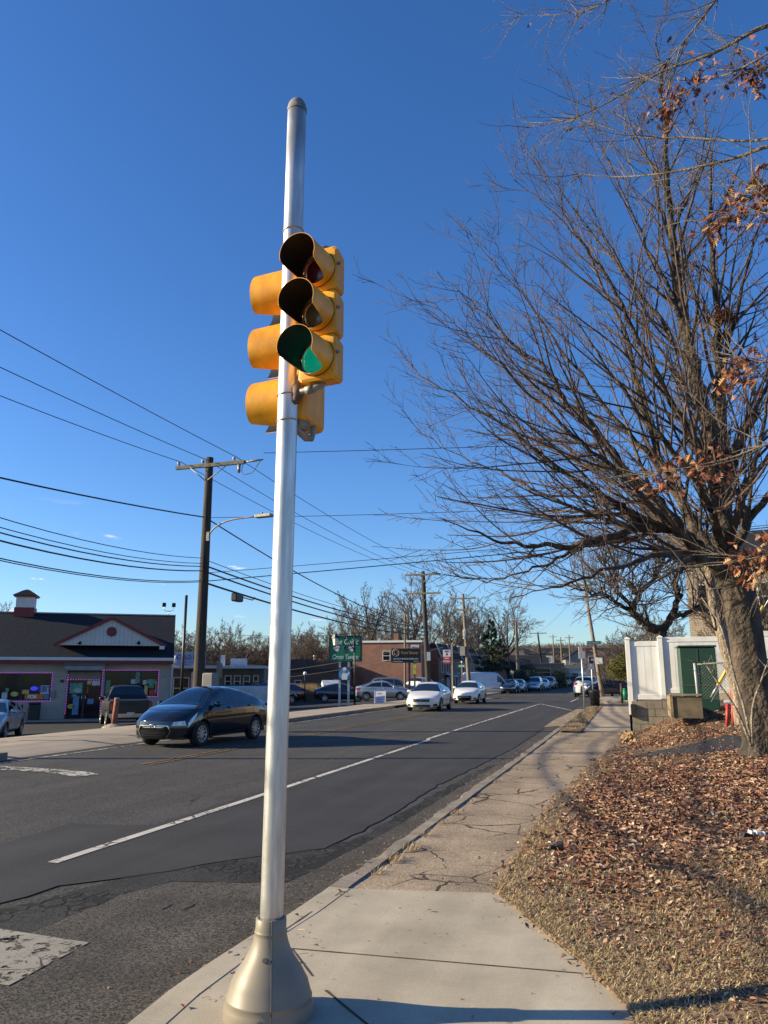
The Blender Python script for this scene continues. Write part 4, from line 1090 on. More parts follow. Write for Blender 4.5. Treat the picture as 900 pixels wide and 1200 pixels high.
def oak_leaf(g, p, s, d, nrm):
    """lobed pin-oak leaf: pointed lobes each side of a midrib, folded"""
    d = d.normalized(); n_ = (nrm - d*nrm.dot(d)).normalized(); b = d.cross(n_)
    prof = [(0,.02),(.12,.05),(.22,.30),(.30,.07),(.42,.42),(.52,.09),(.66,.40),(.74,.08),(.86,.16),(1.0,.0)]
    vs = [p + d*(s*x) for (x, y) in prof]
    L_ = [p + d*(s*(x+.05)) + (b*y + n_*y*.55)*s for (x, y) in prof]
    R_ = [p + d*(s*(x+.05)) + (-b*y + n_*y*.55)*s for (x, y) in prof]
    n = len(prof); vv = vs+L_+R_; fs = []
    for i in range(n-1): fs += [(i, i+1, n+i+1, n+i), (i, 2*n+i, 2*n+i+1, i+1)]
    g.add(vv, fs)
for (pl, r0, hz, leafy) in OL:
    P = smooth_path([at(*q)-OB for q in pl], 5)
    st_ = Vector((.1,.1,max(1.6, P[0].z-1.2)))
    P = smooth_path([st_, st_.lerp(P[0], .55)+Vector((0,0,.25))] + P, 2)
    n_ = len(P); rr = [r0*.9*(1-.90*i/(n_-1)) for i in range(n_)]
    gb.tube(P, rr, n=8, caps=False)
    dirs = [(P[min(i+1,n_-1)]-P[max(0,i-1)]).normalized() for i in range(n_)]
    for j in range(26 if not leafy else 12):
        i = rg.randrange(int(n_*.3), n_-1)
        grow(gb, P[i], perp_dir(dirs[i], R(rg.uniform(25,50)), rg), rg.uniform(.25,1.0), .006, 2, 4, rg, up=.02, wob=.12, seg=.12, kn=(4,4,3,3), rmin=.0018, sides=(6,5,4,3,3), lratio=.55)
    m_ = 95 if leafy else (5 if hz > 8.4 else 0)
    for j in range(m_):
        i = int(n_*(.55 + .44*rg.random())); i = min(i, n_-1)
        c = P[i] + Vector((rg.gauss(0,.09), rg.gauss(0,.10), rg.gauss(-.03,.08)))
        for q in range(rg.randint(1,2)):
            d = Vector((rg.gauss(-.2,.6), rg.gauss(0,.6), rg.gauss(-.55,.6)))
            nn = Vector((rg.gauss(0,1), rg.gauss(0,1), rg.gauss(0,1)))
            oak_leaf(gf, c, rg.uniform(.04,.082), d, nn)
gb.build('branches', oak_bark, oak)
lf = gf.build('leaves', oakleaf_m, oak)

# background trees: a few master crowns, copied with their own size and turn
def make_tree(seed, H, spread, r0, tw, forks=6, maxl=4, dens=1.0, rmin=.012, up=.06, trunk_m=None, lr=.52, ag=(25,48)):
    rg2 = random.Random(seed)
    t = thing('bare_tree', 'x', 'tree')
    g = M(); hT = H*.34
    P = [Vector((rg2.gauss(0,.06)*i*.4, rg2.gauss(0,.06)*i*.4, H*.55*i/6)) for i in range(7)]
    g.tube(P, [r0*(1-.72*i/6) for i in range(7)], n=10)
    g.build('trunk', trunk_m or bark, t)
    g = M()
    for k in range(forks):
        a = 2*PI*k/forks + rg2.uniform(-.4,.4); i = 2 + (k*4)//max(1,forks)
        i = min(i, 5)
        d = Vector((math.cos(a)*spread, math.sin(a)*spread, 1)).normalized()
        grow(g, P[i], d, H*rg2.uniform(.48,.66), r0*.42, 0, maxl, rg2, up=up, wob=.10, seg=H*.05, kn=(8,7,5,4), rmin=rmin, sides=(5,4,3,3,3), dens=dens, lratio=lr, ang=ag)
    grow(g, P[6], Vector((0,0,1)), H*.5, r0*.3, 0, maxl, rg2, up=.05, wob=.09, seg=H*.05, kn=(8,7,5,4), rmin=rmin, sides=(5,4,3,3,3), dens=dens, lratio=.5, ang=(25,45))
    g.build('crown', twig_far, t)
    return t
TA = make_tree(1, 14, 1.05, .34, None, 9, 3, 1.1, .022, up=.035, lr=.60, ag=(30,55))
TBb = make_tree(5, 13, .6, .27, None, 8, 3, 1.0, .022, up=.04, lr=.56, ag=(28,52))
TC = make_tree(9, 7, 1.1, .15, None, 9, 3, 1.15, .015, up=.03, lr=.62, ag=(32,62))
used = {}
def place_tree(master, px, D, h, label, group, gz=None, rz=None):
    base_h = {TA: 12.6, TBb: 12.0, TC: 7.2}[master]
    o = master if master not in used else copy_tree(master)
    used[master] = 1
    x, y, _ = lat(px, D)
    z = terr(x, y)-.1 if gz is None else gz
    o.location = (x, y, z); s_ = h/base_h; o.scale = (s_*1.05, s_*1.05, s_)
    o.rotation_euler = (0, 0, rnd.uniform(0, 6.28) if rz is None else rz)
    tag(o, label, 'tree', group)
    return o
G1 = 'bare trees behind the buildings'
place_tree(TA, 478, 112, 14.0, 'broad bare tree rising behind the brick wall and black sign', G1)
place_tree(TBb, 432, 100, 12.0, 'forked bare tree behind the green tavern sign', G1)
place_tree(TBb, 412, 108, 11.0, 'slighter bare tree left of the forked one behind the tavern sign', G1)
place_tree(TA, 452, 125, 11.0, 'bare tree between the tavern sign and the brick wall', G1)
place_tree(TBb, 522, 118, 13.5, 'tall narrow bare tree right of the second dark utility pole', G1)
place_tree(TA, 596, 112, 11.5, 'bare tree with a long low limb to the right of the dark evergreen', G1)
place_tree(TBb, 560, 124, 12.0, 'bare tree directly behind the dark evergreen', G1)
place_tree(TBb, 541, 130, 12.0, 'bare tree over the row house roofs', G1)
place_tree(TA, 500, 135, 12.5, 'bare tree seen past the second utility pole', G1)
place_tree(TC, 341, 110, 9, 'stubby bare tree just right of the signal pole', G1)
place_tree(TC, 366, 118, 9.5, 'low bare tree over the dark tavern roof', G1)
place_tree(TC, 386, 122, 10.5, 'low bare tree left of the green sign', G1)
place_tree(TC, 352, 140, 10, 'faint bare tree behind the stubby one', G1)
for k, (px, D, h, lb) in enumerate(((222,78,6.8,'reddish bare tree behind the shop with the blue lettered sign'),(236,92,7.0,'bare tree peeking out left of the nearest pole'),(252,82,7.6,'bushy bare tree just right of the nearest pole'),(268,86,7.8,'tallest bushy bare tree over the flat roofed shop'),(283,95,6.4,'small bare tree above the roof units'),(297,90,6.6,'rounded bare tree right of the roof units'),(308,88,6.8,'bare tree over the house gable left of the signal pole'),(322,98,6.5,'bare tree half hidden by the signal pole'),(206,110,8,'bare tree at the right corner of the corner store'),(4,120,11,'bare twigs showing beside the store cupola at the left edge'))):
    place_tree(TC if k != 9 else TA, px, D, h, lb, 'bare trees beyond the shops at left')
place_tree(TC, 742, 62, 6.3, 'dense bare bush tree behind the round evergreen shrub', 'bare bushes beyond the white fence')
place_tree(TC, 716, 66, 5.0, 'smaller bare bush left of the dense one', 'bare bushes beyond the white fence')
place_tree(TC, 772, 55, 5.6, 'bare bush rising behind the first fence panel', 'bare bushes beyond the white fence')
place_tree(TC, 760, 75, 7.5, 'far bare bush behind the fence posts', 'bare bushes beyond the white fence')
place_tree(TC, 880, 30, 4.6, 'brown twiggy bush behind the thick trunk', 'bare bushes beyond the white fence', .75)
place_tree(TC, 905, 33, 6.0, 'brown twiggy bush at the right edge before the house', 'bare bushes beyond the white fence', .75)
# gnarled old tree behind the fence
gn = thing('gnarled_tree', 'gnarled dark tree with twisting limbs behind the white fence', 'tree', at(778,760,31)-Vector((0,0,2.2)))
bb = gn.location.copy(); g = M(); gt = M()
for (pl, r0) in (([(778,790,31),(774,750,31),(768,738,31),(752,726,30.8),(742,712,30.5),(748,695,30.3),(735,682,30)], .42),
                 ([(772,748,31),(785,725,31.2),(795,700,31.4),(790,680,31.5),(805,660,31.7)], .28),
                 ([(752,726,30.8),(735,715,30.5),(715,700,30.2),(695,695,30),(670,690,29.8)], .16),
                 ([(748,695,30.3),(765,680,30.2),(775,660,30),(768,640,30)], .16),
                 ([(785,725,31.2),(812,715,31),(835,700,31),(850,690,31)], .18),
                 ([(742,712,30.5),(722,688,30.3),(712,668,30.2),(700,650,30)], .14)):
    P = smooth_path([at(*q)-bb for q in pl], 5); n_ = len(P)
    P = [p + Vector((rg.gauss(0,.05),)*3) for p in P]
    g.tube(P, [r0*.6*(1-.75*i/(n_-1)) for i in range(n_)], n=9, caps=False)
    for j in range(30):
        i = rg.randrange(n_//3, n_-1)
        grow(gt, P[i], perp_dir((P[i+1]-P[i]).normalized(), R(rg.uniform(30,75)), rg, Vector((0,0,.3))), rg.uniform(1.2,2.8), .03, 1, 3, rg, up=.05, wob=.16, seg=.25, kn=(6,6,4), rmin=.008, sides=(5,4,3,3))
g.build('limbs', bark, gn); gt.build('crown', twig_far, gn)

# evergreen
def needles(g, c, rx, rz, n, s, rg2):
    for _ in range(n):
        v = Vector((rg2.gauss(0,1), rg2.gauss(0,1), rg2.gauss(0,1))).normalized()*(rg2.random()**.4)
        p = Vector(c) + Vector((v.x*rx, v.y*rx, v.z*rz))
        a = Vector((rg2.gauss(0,1), rg2.gauss(0,1), rg2.gauss(0,.5))).normalized()*s*rg2.uniform(.5,1.3)
        b = a.orthogonal().normalized()*s*.35
        g.add([p-a-b*.3, p-b, p+a, p+b], [(0,1,2,3)])
cx, cy, _ = lat(577, 95)
ev = thing('evergreen_tree', 'tall ragged dark evergreen beyond the end of the row houses', 'tree', (cx, cy, -.3))
g = M(); g.tube([(0,0,0),(0,0,9)], [.25,.05], n=8); g.build('trunk', bark, ev)
g = M(); rg2 = random.Random(4)
for k in range(120):
    t = rg2.random(); z = 1.0 + 7.6*t; rad = 2.9*(1-t**1.3)*rg2.uniform(.25,1.2)+.15; a = rg2.uniform(0,6.28)
    needles(g, (rad*math.cos(a), rad*math.sin(a), z - .15*rad), .55*(1.15-t), .24, 60, .16, rg2)
g.build('crown', conifer_m, ev)
for k, (px, D, h, lb) in enumerate(((603,92,2.3,'narrow upright cypress at the left of the hedge of cypresses'),(609,94,2.6,'second upright cypress in the hedge'),(615,96,2.5,'third upright cypress in the hedge'),(621,98,2.8,'fourth upright cypress in the hedge'),(627,99,2.4,'last upright cypress of the hedge before the brick houses'),(655,118,3.4,'round dark evergreen beside the cream building'),(662,121,2.8,'low dark evergreen right of the round one'))):
    x, y, _ = lat(px, D); t = thing('cypress_shrub' if k < 5 else 'evergreen_shrub', lb, 'shrub', (x, y, terr(x,y)), 0, 'upright cypresses behind the parked cars' if k < 5 else None)
    g = M(); g.tube([(0,0,0),(0,0,h*.5)], .06, n=6); g.build('stem', bark, t)
    g = M()
    for _ in range(14): needles(g, (rg2.gauss(0,.2 if k < 5 else .5), rg2.gauss(0,.2), h*(.1+.8*rg2.random())), .45 if k < 5 else 1.1, .5, 45, .14, rg2)
    g.build('foliage', conifer_m, t)
x, y, _ = lat(727, 49)
sh = thing('round_shrub', 'rounded golden green evergreen shrub left of the white fence', 'shrub', (x, y, 0))
g = M(); g.tube([(0,0,0),(0,0,1.2)], .07, n=8); g.build('stem', bark, sh)
g = M()
for (dx, dz, r_s) in ((0,2.3,.72),(-.25,1.95,.62),(.3,2.0,.68),(.55,2.5,.5),(.35,2.8,.35)): needles(g, (dx, rg2.gauss(0,.1), dz), r_s, r_s, 1500, .06, rg2)
g.build('foliage', shrub_m, sh)
# ivy at the foot of the fence
g = M()
for _ in range(2600):
    x = rg2.uniform(2.05, 4.6); y = 19.4 + rg2.gauss(0,.28); z = lawn_h(x, y) + abs(rg2.gauss(0,.14))
    leaf_shape(g, (x, y, z), rg2.uniform(.04,.08), rg2.uniform(0,6.28), rg2.uniform(-1,1), .1)
tag(g.build('ivy', ivy_m), 'dark green ivy at the foot of the chain link fence', 'ivy', kind='stuff')
# distant tree line on the hills
g = M()
for k in range(26000):
    px = rg2.uniform(-260, 1150); D = rg2.uniform(230, 430)
    x, y, _ = lat(px, D); z = terr(x, y)
    h = rg2.uniform(2.5, 5) * (1 + .35*noise.noise(Vector((x*.02, y*.02, 0))))
    lean_ = rg2.gauss(0,.9); wd = rg2.uniform(.10,.22)
    g.add([(x-wd, y, z),(x+wd, y, z),(x+lean_+.03, y, z+h),(x+lean_-.03, y, z+h)], [(0,1,2,3)])
    for q in range(4):
        t = rg2.uniform(.3,.9); bx = x+lean_*t; bz = z+h*t; sx_ = rg2.choice((-1,1)); ln = rg2.uniform(.8,2.0)*(1.1-t)*1.6
        g.add([(bx, y+.1, bz-.08),(bx, y+.1, bz+.08),(bx+sx_*ln, y+rg2.gauss(0,.8), bz+ln*rg2.uniform(.5,1.1))], [(0,1,2)])
tag(g.build('distant_woods', woods_m), 'hazy brown line of bare woods on the far hills', 'woods', kind='stuff')

# ------------------------------------------------------------------ vehicles
def interp(tab, x):
    if x <= tab[0][0]: return tab[0][1]
    for (a, va), (b, vb) in zip(tab, tab[1:]):
        if x <= b: return va + (vb-va)*(x-a)/(b-a)
    return tab[-1][1]
PROF = {
 'sedan': dict(L=4.40, W=1.72, wb=(-1.27, 1.30), wr=.315, z0=[(-2.2,.30),(-1.7,.22),(1.8,.19),(2.2,.24)],
    belt=[(-2.2,.84),(-2.1,.95),(-1.6,.99),(-.8,.99),(.2,.96),(.95,.95),(1.5,.89),(1.95,.79),(2.12,.71),(2.2,.62)],
    roof=[(-2.2,.88),(-2.14,1.0),(-2.0,1.05),(-1.78,1.08),(-1.35,1.22),(-.9,1.365),(-.4,1.445),(0,1.455),(.25,1.41),(.5,1.31),(1.12,1.01),(1.5,.95),(1.95,.84),(2.12,.74),(2.2,.63)],
    cab=(-1.74, 1.2), roofw=.53, win=(-1.45, .95), bp=-.12, nose=.34, tail=.22),
 'coupe': dict(L=4.66, W=1.82, wb=(-1.42, 1.43), wr=.335, z0=[(-2.33,.30),(-1.7,.2),(1.9,.18),(2.33,.22)],
    belt=[(-2.33,.84),(-2.2,.95),(-1.6,1.0),(-.8,.98),(.2,.93),(1.0,.90),(1.6,.83),(2.05,.73),(2.33,.60)],
    roof=[(-2.33,.86),(-2.25,1.0),(-2.0,1.04),(-1.75,1.06),(-1.2,1.27),(-.6,1.41),(-.1,1.44),(.2,1.42),(.45,1.35),(1.2,.96),(1.6,.88),(2.05,.77),(2.33,.61)],
    cab=(-1.77, 1.22), roofw=.55, win=(-1.4, .95), bp=-.25, nose=.40, tail=.25),
 'suv': dict(L=4.60, W=1.84, wb=(-1.32, 1.38), wr=.36, z0=[(-2.3,.38),(-1.7,.28),(1.8,.26),(2.3,.30)],
    belt=[(-2.3,1.0),(-2.2,1.08),(-1.6,1.12),(-.8,1.08),(.2,1.04),(1.0,1.03),(1.6,.98),(2.05,.88),(2.3,.72)],
    roof=[(-2.3,1.02),(-2.22,1.3),(-2.05,1.55),(-1.85,1.66),(-1.2,1.71),(-.4,1.73),(.1,1.69),(.4,1.58),(1.1,1.09),(1.6,1.03),(2.05,.92),(2.3,.73)],
    cab=(-2.2, 1.15), roofw=.60, win=(-1.95, .9), bp=-.1, nose=.32, tail=.16),
 'van': dict(L=5.7, W=2.0, wb=(-1.8, 1.95), wr=.36, z0=[(-2.85,.38),(2.3,.28),(2.85,.32)],
    belt=[(-2.85,1.28),(-1,1.30),(1.2,1.25),(1.9,1.15),(2.5,1.0),(2.85,.80)],
    roof=[(-2.85,2.2),(-2.78,2.36),(-2.6,2.42),(-1,2.45),(.5,2.44),(.9,2.36),(1.2,2.15),(2.05,1.28),(2.5,1.06),(2.85,.82)],
    cab=(-2.84, 2.1), roofw=.80, win=(.75, 1.75), bp=9, nose=.30, tail=.06),
 'pickup': dict(L=5.4, W=1.96, wb=(-1.55, 1.75), wr=.39, z0=[(-2.7,.50),(-1.8,.42),(2.0,.38),(2.7,.42)],
    belt=[(-2.7,1.20),(-2.62,1.22),(0,1.20),(1.2,1.16),(1.9,1.12),(2.5,1.05),(2.7,.9)],
    roof=[(-2.7,1.21),(-2.62,1.235),(-.98,1.235),(-.9,1.3),(-.72,1.78),(-.5,1.86),(.2,1.88),(.5,1.78),(1.15,1.24),(1.9,1.16),(2.5,1.08),(2.7,.92)],
    cab=(-.9, 1.2), roofw=.66, win=(-.75, 1.0), bp=.15, nose=.15, tail=.05),
}
def car(name, kind, paint, label, cat, loc, rz, group=None, plate=None, lit=False, detail=True, badge=None, rimspokes=8, grille='bar'):
    p = PROF[kind]; Lh = p['L']/2; W2 = p['W']/2; rw = p['roofw']
    Nx = 88 if detail else 54; seg = (3, 2, 6, 4, 3, 7, 3, 6)
    xs = lin(-Lh, Lh, Nx+1)
    def sm1(a):
        b = a[:]
        for i in range(1, len(a)-1): b[i] = (a[i-1] + 2*a[i] + a[i+1])/4
        return b
    z0 = [interp(p['z0'], x) for x in xs]; bl = [interp(p['belt'], x) for x in xs]; rf = [interp(p['roof'], x) for x in xs]
    for _ in range(2): z0 = sm1(z0); bl = sm1(bl); rf = sm1(rf)
    G = []
    for i, x in enumerate(xs):
        a, b, c = z0[i], bl[i], max(rf[i], bl[i]+.01)
        k = sm(0, .32, c-b)                        # 0 on bonnet and boot, 1 in the cabin
        wr_ = (W2*.86)*(1-k) + (W2*.92 - (c-b)*(W2*.92-rw)/(max(rf)-.98 if kind != 'pickup' else .66))*k
        wr_ = max(wr_, rw)
        pts = [(0,a),(W2*.86,a),(W2*.965,a+.10),(W2,.42*a+.58*b-.02),(W2*.985,b-.07),(W2*.925,b+.0),(wr_+.02*k, c-.055*k-.008),(wr_-.09, c-.004*k),(0, c+.025)]
        row = []
        for (q0, q1), n_ in zip(zip(pts, pts[1:]), seg):
            for s_ in range(n_):
                t = s_/n_; crown = (1-(1-t)**2) if q1 is pts[-1] else t
                row.append((q0[0]+(q1[0]-q0[0])*t, q0[1]+(q1[1]-q0[1])*crown))
        row.append(pts[-1])
        for _ in range(2):
            nr = row[:]
            for j in range(1, len(row)-1):
                nr[j] = ((row[j-1][0]+2*row[j][0]+row[j+1][0])/4, (row[j-1][1]+2*row[j][1]+row[j+1][1])/4)
            row = nr
        G.append(row)
    Ms = len(G[0]); J = [0]
    for n_ in seg: J.append(J[-1]+n_)
    zmid = .5
    def deform(x, y, z):
        yy = min(1, abs(y)/W2)
        if x > 0:
            r_ = sm(Lh*.55, Lh, x); dx = p['nose']*yy**3.0*r_ + .10*abs((z-.48)/.4)**1.8*r_*(1 if z < .9 else .6)
            dy = 1 - .07*sm(Lh*.5, Lh, x)
            return (x - dx, y*dy, z)
        r_ = sm(Lh*.6, Lh, -x); dx = p['tail']*yy**3.0*r_ + .07*abs((z-.6)/.4)**1.8*r_*(1 if z < 1.0 else .5)*(0 if kind in ('van','pickup') else 1)
        return (x + dx, y*(1-.05*sm(Lh*.5, Lh, -x)), z)
    def S(x, s, side=1, off=0.0):
        """surface point from length x and section parameter s (0..8)"""
        u = (x+Lh)/(2*Lh)*Nx; i = max(0, min(Nx-1, int(u))); fu = u-i
        k = int(min(7, max(0, math.floor(s)))); v = J[k] + (s-k)*seg[k]; j = max(0, min(Ms-2, int(v))); fv = v-j
        def q(ii, jj): return G[ii][jj]
        y = (q(i,j)[0]*(1-fu)+q(i+1,j)[0]*fu)*(1-fv) + (q(i,j+1)[0]*(1-fu)+q(i+1,j+1)[0]*fu)*fv
        z = (q(i,j)[1]*(1-fu)+q(i+1,j)[1]*fu)*(1-fv) + (q(i,j+1)[1]*(1-fu)+q(i+1,j+1)[1]*fu)*fv
        return Vector(deform(x, y*side, z))
    def patch(g, c, n=8, m_=8, side=1, off=.006, mi=0):
        """c: four (x, s) corners; smooth patch lying on the body"""
        vs = []
        for a in range(n+1):
            for b in range(m_+1):
                u = a/n; v = b/m_
                x = (c[0][0]*(1-u)+c[1][0]*u)*(1-v) + (c[3][0]*(1-u)+c[2][0]*u)*v
                s = (c[0][1]*(1-u)+c[1][1]*u)*(1-v) + (c[3][1]*(1-u)+c[2][1]*u)*v
                P = S(x, s, side); e = .01
                du = S(x+e, s, side)-S(x-e, s, side); dv = S(x, min(7.999, s+.03), side)-S(x, max(0, s-.03), side)
                nn = du.cross(dv); nn = nn.normalized() if nn.length > 1e-9 else Vector((0,0,1))
                ctr = Vector((P.x*.9, 0, .6))
                if nn.dot(P-ctr) < 0: nn = -nn
                vs.append(P+nn*off)
        g.add(vs, [(a*(m_+1)+b, (a+1)*(m_+1)+b, (a+1)*(m_+1)+b+1, a*(m_+1)+b+1) for a in range(n) for b in range(m_)], mi, True)
    def fpatch(g, c, end=1, n=8, m_=4, off=.008, mi=0):
        """c: four (y, z) corners on the nose (end=1) or tail (-1)"""
        vs = []
        for a in range(n+1):
            for b in range(m_+1):
                u = a/n; v = b/m_
                y = (c[0][0]*(1-u)+c[1][0]*u)*(1-v) + (c[3][0]*(1-u)+c[2][0]*u)*v
                z = (c[0][1]*(1-u)+c[1][1]*u)*(1-v) + (c[3][1]*(1-u)+c[2][1]*u)*v
                P = Vector(deform(end*Lh, y, z)); P.x += end*off; vs.append(P)
        g.add(vs, [(a*(m_+1)+b, (a+1)*(m_+1)+b, (a+1)*(m_+1)+b+1, a*(m_+1)+b+1) for a in range(n) for b in range(m_)], mi, True)
    root = thing(name, label, cat, loc, rz, group)
    # body shell with wheel openings
    g = M(); arch = p['wr']+.055
    V = {}
    def arched(x, z):
        for wx in p['wb']:
            dx = x-wx; dz = z-p['wr']; d = math.hypot(dx, dz)
            if d < arch and z < .95: return wx, dx, dz, d
        return None
    vs = []; inside = []
    for side in (1, -1):
        for i, x in enumerate(xs):
            for j in range(Ms):
                y, z = G[i][j]; X = x; ins = False
                if j < J[4]:
                    r_ = arched(x, z)
                    if r_:
                        wx, dx, dz, d = r_; ins = True
                        f = arch/max(d, 1e-4); X = wx+dx*f; z = p['wr']+dz*f
                        if z < G[i][0][1]: z = max(z, G[i][0][1]*.9)
                P = deform(X, y*side, z); vs.append(P); inside.append(ins)
    nb = (Nx+1)*Ms; fs = []
    for sd in (0, 1):
        for i in range(Nx):
            for j in range(Ms-1):
                q = [sd*nb+i*Ms+j, sd*nb+(i+1)*Ms+j, sd*nb+(i+1)*Ms+j+1, sd*nb+i*Ms+j+1]
                if all(inside[k] for k in q): continue
                fs.append(tuple(q if sd == 0 else q[::-1]))
    g.add(vs, fs, 0, True)
    for end, i in ((1, Nx), (-1, 0)):
        vs = []; K = 12
        for j in range(Ms):
            y, z = G[i][j]
            for k in range(K+1):
                vs.append(deform(end*Lh, y*(1-2*k/K), z))
        f = [(j*(K+1)+k, j*(K+1)+k+1, (j+1)*(K+1)+k+1, (j+1)*(K+1)+k) for j in range(Ms-1) for k in range(K)]
        g.add(vs, f if end == 1 else [q[::-1] for q in f], 0, True)
    body = g.build('body', paint, root)
    c0, c1 = p['cab']; w0, w1 = p['win']
    # dark underside and wheel wells
    g = M(); g.box(-Lh*.9, Lh*.88, -W2*.80, W2*.80, .2 if kind not in ('pickup',) else .42, .62)
    for wx in p['wb']:
        for sd in (1,-1):
            yo = W2*.955*sd
            g.tube([(wx+arch*math.cos(a), yo*1.0, p['wr']+arch*math.sin(a)) for a in lin(R(-12), R(192), 20)], .016, n=5)
    g.build('underbody', blk_plastic, root)
    # glass
    if kind != 'van':
        g = M(); patch(g, [(c1-.06,8*.9985),(c1-.06,5.75),(w1*.0+ (c1-.78 if kind!='suv' else c1-.72),6.6),((c1-.78 if kind!='suv' else c1-.72),7.999)], 10, 10, 1); patch(g, [(c1-.06,7.999),(c1-.06,5.75),((c1-.78 if kind!='suv' else c1-.72),6.6),((c1-.78 if kind!='suv' else c1-.72),7.999)], 10, 10, -1)
        g.build('windscreen', glass_dk, root)
        g = M()
        re = {'sedan':.86,'coupe':.9,'suv':.42,'pickup':.24}[kind]
        for sd in (1,-1): patch(g, [(c0+.05,7.999),(c0+.05,5.8),(c0+re,6.55),(c0+re,7.999)], 8, 10, sd)
        g.build('rear_window', glass_dk, root)
        for sd in (1,-1):
            bp = p['bp']
            for (a0, a1, b0, b1) in ((bp+.04, w1-.06, bp+.04, w1-.62),(w0+.12, bp-.04, w0+.55, bp-.04)) if kind not in ('suv','pickup') else ((bp+.04, w1-.04, bp+.04, w1-.52),(bp-1.0, bp-.04, bp-.95, bp-.04),(w0+.02, bp-1.08, w0+.22, bp-1.08)) if kind == 'suv' else ((bp+.04, w1-.04, bp+.04, w1-.52),(w0+.08, bp-.04, w0+.16, bp-.04)):
                g = M(); patch(g, [(a0,5.12),(a1,5.12),(b1,5.93),(b0,5.93)], 10, 5, sd, .005); g.build('side_window', glass_dk, root)
    else:
        g = M()
        for sd in (1,-1): patch(g, [(c1-.1,7.999),(c1-.1,5.5),(1.25,6.3),(1.25,7.999)], 8, 8, sd)
        g.build('windscreen', glass_dk, root)
        for sd in (1,-1):
            g = M(); patch(g, [(.85,5.12),(1.85,5.12),(1.3,5.8),(.85,5.8)], 8, 5, sd, .005); g.build('side_window', glass_dk, root)
    # door seams and handles
    if detail:
        for sd in (1,-1):
            g = M()
            for xx in ([p['bp'], w1-.02, w0+.35] if kind in ('sedan','suv') else [p['bp'], w1-.02] if kind != 'van' else [.75, 1.9, -.6]):
                g.tube([S(xx + (.0 if s_ > 3 else 0), s_, sd) for s_ in lin(1.9, 5.0, 8)], .0045, n=4)
            g.tube([S(xx, 1.75, sd) for xx in lin(p['wb'][0]+.5, p['wb'][1]-.5, 8)], .006, n=4)
            g.build('door_seam', blk_plastic, root)
            for xx in ((p['bp']+.10), (w0+.42)):
                g = M(); a = S(xx, 4.55, sd); b = S(xx+.2, 4.55, sd); a.y += .016*sd; b.y += .016*sd
                g.tube([a, a.lerp(b,.5)+Vector((0,.012*sd,0)), b], .014, n=6); g.build('door_handle', paint, root)
    # mirrors
    for sd in (1,-1):
        xm = w1-.16 if kind != 'van' else 1.75; a = S(xm, 5.05, sd)
        g = M(); g.lathe([(0,-.075),(.06,-.06),(.085,0),(.06,.06),(0,.075)], (0,0,0), n=12)
        g.v = [(a.x-.0+v[0]*.75, a.y+sd*(.12)+v[1]*1.35, a.z+.07+v[2]) for v in g.v]
        g.tube([(a.x, a.y-.02*sd, a.z), (a.x, a.y+.10*sd, a.z+.05)], .022, n=6)
        g.build('mirror', paint if kind != 'pickup' else blk_plastic, root)
    # wheels
    for wx in p['wb']:
        for sd in (1,-1):
            rr = p['wr']; wdt = .205; yc = sd*(W2-.125)
            g = M(); prof = [(rr*.66,-wdt/2),(rr*.93,-wdt/2),(rr*.99,-wdt*.36),(rr,0),(rr*.99,wdt*.36),(rr*.93,wdt/2),(rr*.66,wdt/2),(rr*.62,0)]
            vs = []; n_ = 30
            for (r, y) in prof:
                for k in range(n_): a = 2*PI*k/n_; vs.append((wx+r*math.cos(a), yc+y, rr+r*math.sin(a)))
            pf = len(prof)
            g.add(vs, [(i*n_+k, i*n_+(k+1)%n_, ((i+1)%pf)*n_+(k+1)%n_, ((i+1)%pf)*n_+k) for i in range(pf) for k in range(n_)], 0, True)
            wh = g.build('wheel', rubber, root)
            g = M(); yo = yc+sd*(wdt/2-.012)
            g.tube([(wx+rr*.645*math.cos(a), yo, rr+rr*.645*math.sin(a)) for a in lin(0, 2*PI, 31)], .014, n=6, caps=False)
            for k in range(rimspokes):
                a = 2*PI*k/rimspokes+.2; c_, s_ = math.cos(a), math.sin(a)
                g.obox((wx+rr*.36*c_, yo-sd*.012, rr+rr*.36*s_), (rr*.29*c_, 0, rr*.29*s_), (0,.012,0), (-s_*.022,0,c_*.022))
            g.tube([(wx, yo-sd*.03, rr),(wx, yo+sd*.004, rr)], .05, n=12); g.build('rim', rim_m, wh)
            g = M(); g.tube([(wx, yc-.02*sd, rr),(wx, yc+.02*sd, rr)], rr*.63, n=24); g.build('brake_well', blk_plastic, wh)
    # front
    zf = bl[-1]
    if kind in ('sedan',):
        for sd in (1,-1):
            g = M(); patch(g, [(Lh-.62,4.75),(Lh-.03,4.1),(Lh-.02,3.35),(Lh-.42,3.95)], 10, 6, sd, .007); fpatch(g, [(sd*W2*.965,.55),(sd*W2*.62,.54),(sd*W2*.66,.635),(sd*W2*.93,.66)], 1, 6, 4, .01)
            g.build('headlight', headl, root)
            g = M(); fpatch(g, [(sd*W2*.9,.30),(sd*W2*.72,.28),(sd*W2*.74,.40),(sd*W2*.9,.40)], 1, 5, 3, .008); g.build('fog_light', blk_plastic, root)
        gm_ = mat('grille_mesh_black', (.006,.006,.007), rough=.85, spec=.1)
        g = M(); fpatch(g, [(-W2*.60,.42),(W2*.60,.42),(W2*.50,.545),(-W2*.50,.545)], 1, 12, 4, .010); g.build('upper_grille', gm_, root)
        g = M(); fpatch(g, [(-W2*.46,.24),(W2*.46,.24),(W2*.60,.405),(-W2*.60,.405)], 1, 12, 5, .010); g.build('grille', gm_, root)
        g = M()
